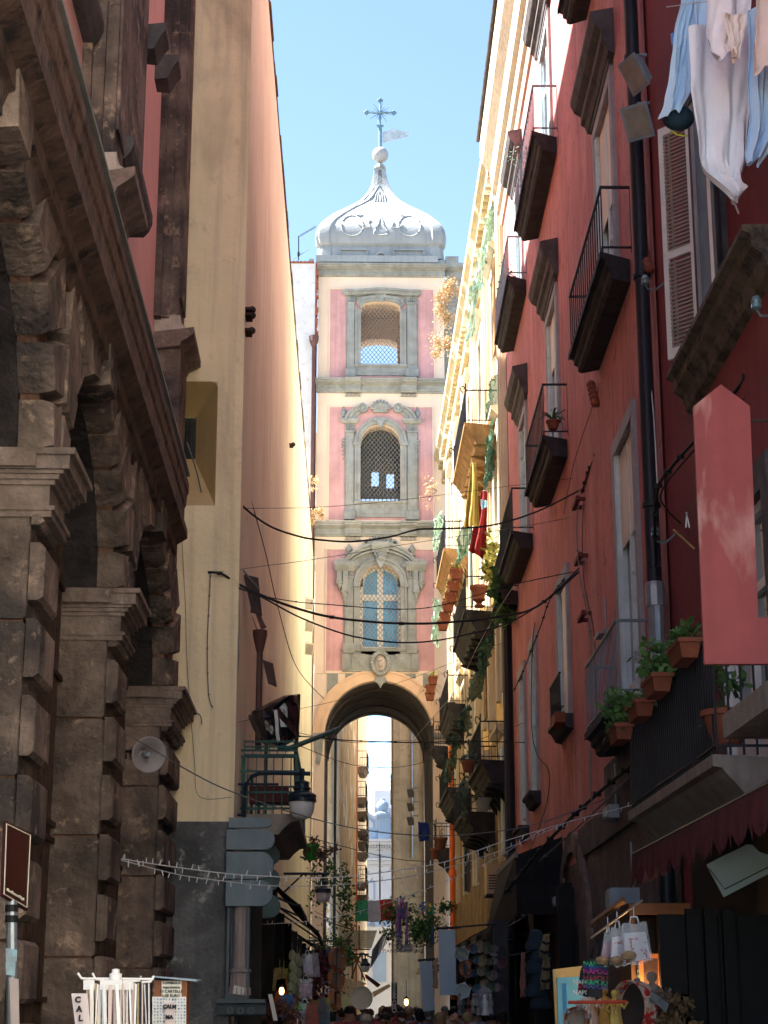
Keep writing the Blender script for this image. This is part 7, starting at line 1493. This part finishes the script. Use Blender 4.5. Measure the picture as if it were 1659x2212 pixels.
for k, (q, m) in enumerate((([(12,2048),(37,2052),(36,2078),(13,2078)], mat('travel_sticker', (.45,.40,.42), .6, .4, 14, 0, col2=(.25,.45,.55))), ([(12,2078),(34,2079),(32,2108),(13,2106)], mat('blue_sticker', (.35,.50,.58), .6, .25, 14, 0)))):
    P4 = [at(u, v, Y+.10) for u, v in q]; o = panel(P4, .003, 'sticker', m); tag(o, ('upper printed travel sticker','lower light blue sticker')[k]+' on the sign pole', 'sticker', 'stickers on the sign pole')
t = thing('paper_banner', 'narrow pinkish paper strip standing beside the sign pole', 'banner', tuple(at(30,2150,10.2))); panel([at(20,2112,10.2), at(40,2115,10.2), at(42,2225,10.2), at(24,2225,10.2)], .004, 'strip', mat('pinkish_paper', (.50,.42,.40), .8, .08, 3, 0), t)
# souvenir rack with ribbons
Y = 8.6; t = thing('souvenir_rack', 'white souvenir rack hung with ribbons, bracelets and tags in the left foreground', 'rack', tuple(at(250,2200,Y))); wm = mat('white_acrylic', (.85,.80,.76), .35, .05, 3, 0)
b = MB(); b.lathe(at(249,2125,Y), [(.04,-.03),(.045,.0),(.03,.02),(.03,.045),(.018,.05),(.018,.065),(.0,.07)], 14); b.tube([at(250,2130,Y), at(250,2240,Y)], .012, 8); b.tube([at(190,2114,Y), at(332,2115,Y)], .006, 6)
for (u0,v0,u1,v1) in ((168,2102,184,2113),(200,2102,212,2115),(305,2108,300,2118),(333,2108,318,2120)): b.tube([at(u0,v0,Y), at((u0+u1)/2,v1,Y), at(u1+12 if u0 < 250 else u1-12,v1+2,Y)], .006, 6)
b.build('stand', wm, t, smooth=True)
for u0,u1 in ((180,204),(216,264),(266,288)): panel([at(u0,2117,Y-.06), at(u1,2117,Y-.06), at(u1,2138,Y-.06), at(u0,2138,Y-.06)], .004, 'header_card', 'wframe', t)
rnd = random.Random(12)
for k in range(30):
    u = 188+k*4.6; w_ = rnd.choice((1.2,1.8,3.5)); dv = rnd.uniform(0,6); m = ('wframe', wm, mat('gold_thread', (.45,.36,.16), .4, .3, 20, 0, metal=.3), mat('pink_ribbon', (.62,.48,.42), .6, .05, 3, 0), 'pipe')[rnd.choice((0,1,2,3,3,1,4))]
    b = MB(); p0, p1 = at(u, 2122+dv, Y-.03-.02*(k % 3)), at(u+rnd.uniform(-4,6)-(3 if u < 230 else 0), 2240, Y-.03-.02*(k % 3)); hw_ = w_/3831*Y; b.hexa([p0+Vector((-hw_,0,0)),p0+Vector((hw_,0,0)),p1+Vector((hw_,0,0)),p1+Vector((-hw_,0,0)),p0+Vector((-hw_,.004,0)),p0+Vector((hw_,.004,0)),p1+Vector((hw_,.004,0)),p1+Vector((-hw_,.004,0))]); b.build('ribbon', m, t)
t = thing('letter_sign', 'pinkish white upright sign with black letters CALA beside the ribbon rack', 'sign', tuple(at(172,2180,Y-.1))); panel([at(154,2146,Y-.12), at(189,2146,Y-.12), at(197,2240,Y-.12), at(166,2240,Y-.12)], .01, 'board', mat('pinkish_white_card', (.62,.52,.50), .7, .04, 3, 0), t)
for k, chh in enumerate('CALA'): text(chh, .036, 'black', tmat(at(168+k*3,2160+k*20,Y-.135), XR, UZ), t, 'letter', bold=.002)
t = thing('game_box', 'brown wooden box with printed bingo sheet priced 5,00 EURO beside the ribbon rack', 'box', tuple(at(365,2200,Y+.3))); Yb = Y+.3
A, B = at(328,2290,Yb), at(405,2118,Yb); b = MB(Front(Yb)); b.box(A.x,B.x,-.16,0,A.z,B.z); b.build('box_body', mat('orange_brown_wood', (.22,.08,.03), .6, .25, 5, .1, 14), t)
b = MB(Front(Yb)); b.hexa([(A.x-.01,-.2,B.z+.002),(B.x+.05,-.2,B.z+.0),(B.x+.05,.05,B.z-.005),(A.x-.01,.05,B.z+.015),(A.x-.01,-.2,B.z+.012),(B.x+.05,-.2,B.z+.008),(B.x+.05,.05,B.z+.003),(A.x-.01,.05,B.z+.022)]); b.build('lid', 'fixture', t)
panel([at(349,2119,Yb-.008), at(392,2119,Yb-.008), at(392,2155,Yb-.008), at(349,2155,Yb-.008)], .003, 'price_card', 'blind', t); text('TOMBOLA\nnapoletana\n13 CARTELLE\n5,00 EURO', .019, 'pipe', tmat(at(370,2137,Yb-.014), XR, UZ), t, 'lettering', space=1.05)
panel([at(329,2153,Yb-.006), at(402,2153,Yb-.006), at(402,2290,Yb-.006), at(329,2290,Yb-.006)], .003, 'bingo_sheet', 'wframe', t)
b = MB(Front(Yb-.012)); rnd = random.Random(4)
for i_ in range(11):
    for j_ in range(9):
        if 3 < i_ < 7 and j_ > 0: continue
        p = at(333+i_*6.4, 2157+j_*6.8, Yb-.012); b.box(p.x, p.x+.007*rnd.uniform(.5,1.3), 0, .002, p.z-.008*rnd.uniform(.6,1.2), p.z)
b.build('printed_pictures', mat('print_ink', (.15,.10,.18), .7, .6, 40, 0, col2=(.2,.3,.4)), t)
panel([at(356,2167,Yb-.02), at(376,2165,Yb-.02), at(377,2290,Yb-.02), at(358,2290,Yb-.02)], .003, 'small_card', MATS['pinkish_white_card'], t); text('CALM\n\nMA', .024, 'black', tmat(at(366,2186,Yb-.026), XR, UZ), t, 'lettering', bold=.0015)
# ---------------------------------------------------------------- people
def person_mesh(pose, seed):
    rnd = random.Random(seed)
    J = {'pel':(0,0,.95),'bel':(0,-.0,1.10),'che':(0,.0,1.32),'nk':(0,.01,1.48),'hd':(0,-.01,1.60),'tp':(0,0,1.72)}
    rad = {'pel':(.15,.11),'bel':(.135,.10),'che':(.165,.115),'nk':(.055,.06),'hd':(.078,.095),'tp':(.045,.05)}
    E = [('pel','bel'),('bel','che'),('che','nk'),('nk','hd'),('hd','tp')]
    for s, n_ in ((-1,'l'),(1,'r')):
        sw = .14*s if pose == 'walk' else .02*s
        J.update({'sh'+n_:(.17*s,0,1.42),'el'+n_:(.22*s,.04-sw*.5,1.14),'wr'+n_:(.22*s,-.05-sw,.90),'ha'+n_:(.22*s,-.09-sw,.80),'hi'+n_:(.09*s,0,.88),'kn'+n_:(.10*s,-.02+sw,.50),'an'+n_:(.10*s,.02+sw*1.3,.09),'to'+n_:(.11*s,-.13+sw*1.3,.04)})
        if pose == 'phone' and s > 0: J.update({'el'+n_:(.24*s,-.10,1.18),'wr'+n_:(.14*s,-.30,1.36),'ha'+n_:(.10*s,-.34,1.42)})
        rad.update({'sh'+n_:(.065,.065),'el'+n_:(.045,.045),'wr'+n_:(.03,.03),'ha'+n_:(.035,.022),'hi'+n_:(.09,.09),'kn'+n_:(.06,.06),'an'+n_:(.042,.042),'to'+n_:(.04,.03)})
        E += [('che','sh'+n_),('sh'+n_,'el'+n_),('el'+n_,'wr'+n_),('wr'+n_,'ha'+n_),('pel','hi'+n_),('hi'+n_,'kn'+n_),('kn'+n_,'an'+n_),('an'+n_,'to'+n_)]
    K = list(J); me = bpy.data.meshes.new('body'); me.from_pydata([J[k] for k in K], [(K.index(a), K.index(b_)) for a, b_ in E], [])
    o = bpy.data.objects.new('body', me); C.objects.link(o); md = o.modifiers.new('s', 'SKIN'); o.modifiers.new('u', 'SUBSURF').levels = 1
    for k, v in zip(K, me.skin_vertices[0].data): v.radius = rad[k]; v.use_root = (k == 'pel')
    dg = bpy.context.evaluated_depsgraph_get(); m2 = bpy.data.meshes.new_from_object(o.evaluated_get(dg)); bpy.data.objects.remove(o)
    m2.polygons.foreach_set('use_smooth', [True]*len(m2.polygons)); return m2
skins = [mat('skin_%d' % k, c_, .55, .05, 4, 0) for k, c_ in enumerate(((.50,.28,.19),(.42,.22,.14),(.30,.15,.09)))]
hairs = [mat('hair_%d' % k, c_, .6, .3, 20, .2, 40) for k, c_ in enumerate(((.012,.009,.008),(.03,.018,.01),(.09,.05,.025),(.22,.15,.07),(.18,.17,.16)))]
tops = [mat('shirt_%d' % k, c_, .9, .1, 4, .1, 20) for k, c_ in enumerate(((.03,.04,.06),(.35,.35,.36),(.08,.13,.25),(.25,.05,.05),(.02,.02,.02),(.30,.26,.20)))]
jeans = mat('denim_trousers', (.03,.05,.10), .9, .2, 4, .1, 20)
bodies = [person_mesh('walk', 1), person_mesh('stand', 2), person_mesh('phone', 3)]
def shell(me, zlo, zhi, grow, xmax=9):
    bm = bmesh.new(); bm.from_mesh(me); bm.normal_update()
    dele = [f for f in bm.faces if not (zlo < f.calc_center_median().z < zhi and abs(f.calc_center_median().x) < xmax)]
    for v in bm.verts: v.co += v.normal*grow
    bmesh.ops.delete(bm, geom=dele, context='FACES'); m2 = bpy.data.meshes.new('clothing'); bm.to_mesh(m2); bm.free(); m2.polygons.foreach_set('use_smooth', [True]*len(m2.polygons)); return m2
sh_ = [shell(m, .90, 1.47, .014) for m in bodies]; tr_ = [shell(m, .07, .93, .012, .17) for m in bodies]
def hair_mesh(style):
    b = MB(); rnd = random.Random(style)
    n, m = 16, 9
    def fn(s_, t_):
        a = 2*PI*s_; ph = (PI*.5)*t_*(1.28 if style != 2 else 1.2); back = max(0, math.sin(a)); low = 1+(.55 if style == 1 else .22)*back*t_
        r_ = .092*math.sin(min(ph, PI*.62))*(1.05+.05*math.sin(5*a+style)+(.08*rnd.random()))
        return (r_*.95*math.cos(a), .005+r_*1.12*math.sin(a), 1.645+.10*math.cos(ph)*low-(.10*back*t_*t_ if style == 1 else 0))
    b.grid(fn, n, m); 
    if style == 3: b.ball((0,.09,1.70), .05, 8, 6)
    return b
FP = {}
def fpart(key, fn, name, m, t, dx=0):
    if key not in FP: b = MB(); fn(b); o = b.build(name, 'black', None); FP[key] = o.data; bpy.data.objects.remove(o)
    if (key, m.name) not in FP: d = FP[key].copy(); d.materials.clear(); d.materials.append(m); FP[key, m.name] = d
    o = bpy.data.objects.new(name, FP[key, m.name]); C.objects.link(o); o.parent = t; o.location.x = dx
def nose_face(t, sk):
    fpart('nose', lambda b: b.ball((0,-.098,1.615), .013, 6, 5, (.8,1,1.4)), 'nose', sk, t); fpart('mouth', lambda b: b.box(-.02,.02,-.094,-.086,1.578,1.583), 'mouth', M_['black'], t)
    for s in (-1,1): fpart('ear', lambda b: b.ball((0,.0,1.62), .018, 6, 5, (.5,.8,1.3)), 'ear', sk, t, .085*s); fpart('eye', lambda b: b.ball((0,-.088,1.64), .009, 6, 5, (1.4,.6,.7)), 'eye', M_['black'], t, .03*s)
def person(k, x, y, h, rz, label, sk, hr, top, style=0, bald=False, extra=None):
    t = thing('person', label, 'person', (0,0,0), 'people in the crowd'); me = bodies[k].copy(); me.materials.clear(); me.materials.append(sk)
    bo = bpy.data.objects.new('body', me); C.objects.link(bo); bo.parent = t
    for src, m, nme in ((sh_[k], top, 'shirt'), (tr_[k], jeans, 'trousers')):
        m2 = src.copy(); m2.materials.clear(); m2.materials.append(m); o = bpy.data.objects.new(nme, m2); C.objects.link(o); o.parent = t
    nose_face(t, sk)
    if not bald: hair_mesh(style).build('hair', hr, t, smooth=True, solid=.006)
    if extra == 'cap': b = MB(); b.lathe((0,0,1.66), [(.098,0),(.10,.04),(.08,.085),(.03,.105),(0,.108)], 16); b.box(-.06,.06,-.17,-.08,1.66,1.67); b.build('cap', tops[5], t, smooth=True)
    if extra == 'mask': b = MB(); b.ball((0,-.075,1.585), .048, 10, 7, (1.1,.55,.9)); b.build('face_mask', mat('mask_cloth', (.55,.62,.68), .9, .05, 3, 0), t, smooth=True)
    t.location = (x, y, 0); t.rotation_euler = (0,0,rz); t.scale = (h/1.72,)*3; return t
rnd = random.Random(21); N_P = 0; cols = ['dark','grey','blue','red','black','beige']; hc = ['black','dark brown','brown','blond','grey']; pos = []
spec = [(983,2186,31,'bald',0),(1010,2190,30,'curly blond',3),(832,2190,33,'front face',0),(715,2190,31,'black',0),(757,2180,34,'black',0),(868,2186,36,'mask',1),(1060,2188,33,'black',0),(906,2180,38,'long dark',0),(1030,2182,39,'dark',1),(790,2196,29,'grey cap',4)]
def crowd(u, v, Y, kind, hi):
    p = at(u, v, Y); h = max(1.52, min(1.9, p.z)); away = 0 if kind in ('front face','mask','bald') else PI
    if kind not in ('front face','mask','bald'): away = PI+rnd.uniform(-.6,.6) if rnd.random() < .75 else rnd.uniform(-.5,.5)
    c_ = rnd.randrange(6); return p, h, away, c_
side_w = ['near the left stalls','in the middle of the street','near the right stalls']
used_l = {}
def mk_label(kind, hi, c_, away, x, y):
    f = 'facing the viewer' if math.cos(away) > 0 else 'walking away'
    hd_ = 'bald' if kind == 'bald' else hc[hi]+' haired'
    if kind == 'mask': hd_ += ' masked'
    if kind.endswith('cap'): hd_ = 'capped'
    return '%s person in a %s top %s' % (hd_, cols[c_], f)
P_all = []
for (u, v, Y, kind, hi) in spec: P_all.append((u, v, Y, kind, hi))
for k in range(44):
    Y = 32+k*.95+rnd.uniform(-.6,.6); p0 = -1.0; x = rnd.uniform(-.9, 2.9) if k % 4 else rnd.uniform(.2, 2.2); u = 755+3831*x/Y*1.02; v = 2165+(.14+rnd.uniform(-.05,.12))/Y*3831; P_all.append((u, v, Y, 'cap' if k % 11 == 5 else 'mask' if k % 9 == 4 else 'any', rnd.choice((0,0,1,1,2,0,4,3))))
P_all.sort(key=lambda q: q[0]); placed = []
for idx_, (u, v, Y, kind, hi) in enumerate(P_all):
    p, h, rz, c_ = crowd(u, v, Y, kind, hi)
    while any((p.x-a)**2+(p.y-b_)**2 < .30 for a, b_ in placed): p.y += .5
    placed.append((p.x, p.y)); lab = mk_label(kind, hi, c_, rz, p.x, p.y)
    P_all[idx_] = (p, h, rz, c_, kind, hi, lab)
cnt = {}
for q in P_all: cnt[q[6]] = cnt.get(q[6], 0)+1
seen = {}
for i_, (p, h, rz, c_, kind, hi, lab) in enumerate(P_all):
    if cnt[lab] > 1:
        seen[lab] = seen.get(lab, 0)+1; k_ = seen[lab]; lab2 = lab+', '+(('first','second','third','fourth','fifth','sixth','seventh','eighth')[min(k_,8)-1])+' such from the left'
    else: lab2 = lab
    ex = 'cap' if kind.endswith('cap') else 'mask' if kind == 'mask' else None
    person(0 if math.cos(rz) < 0 else (1 if i_ % 3 else 2), p.x, p.y, h, rz, lab2, skins[i_ % 3 if kind != 'bald' else 1], hairs[hi], tops[c_], (i_ % 4), kind == 'bald', ex)
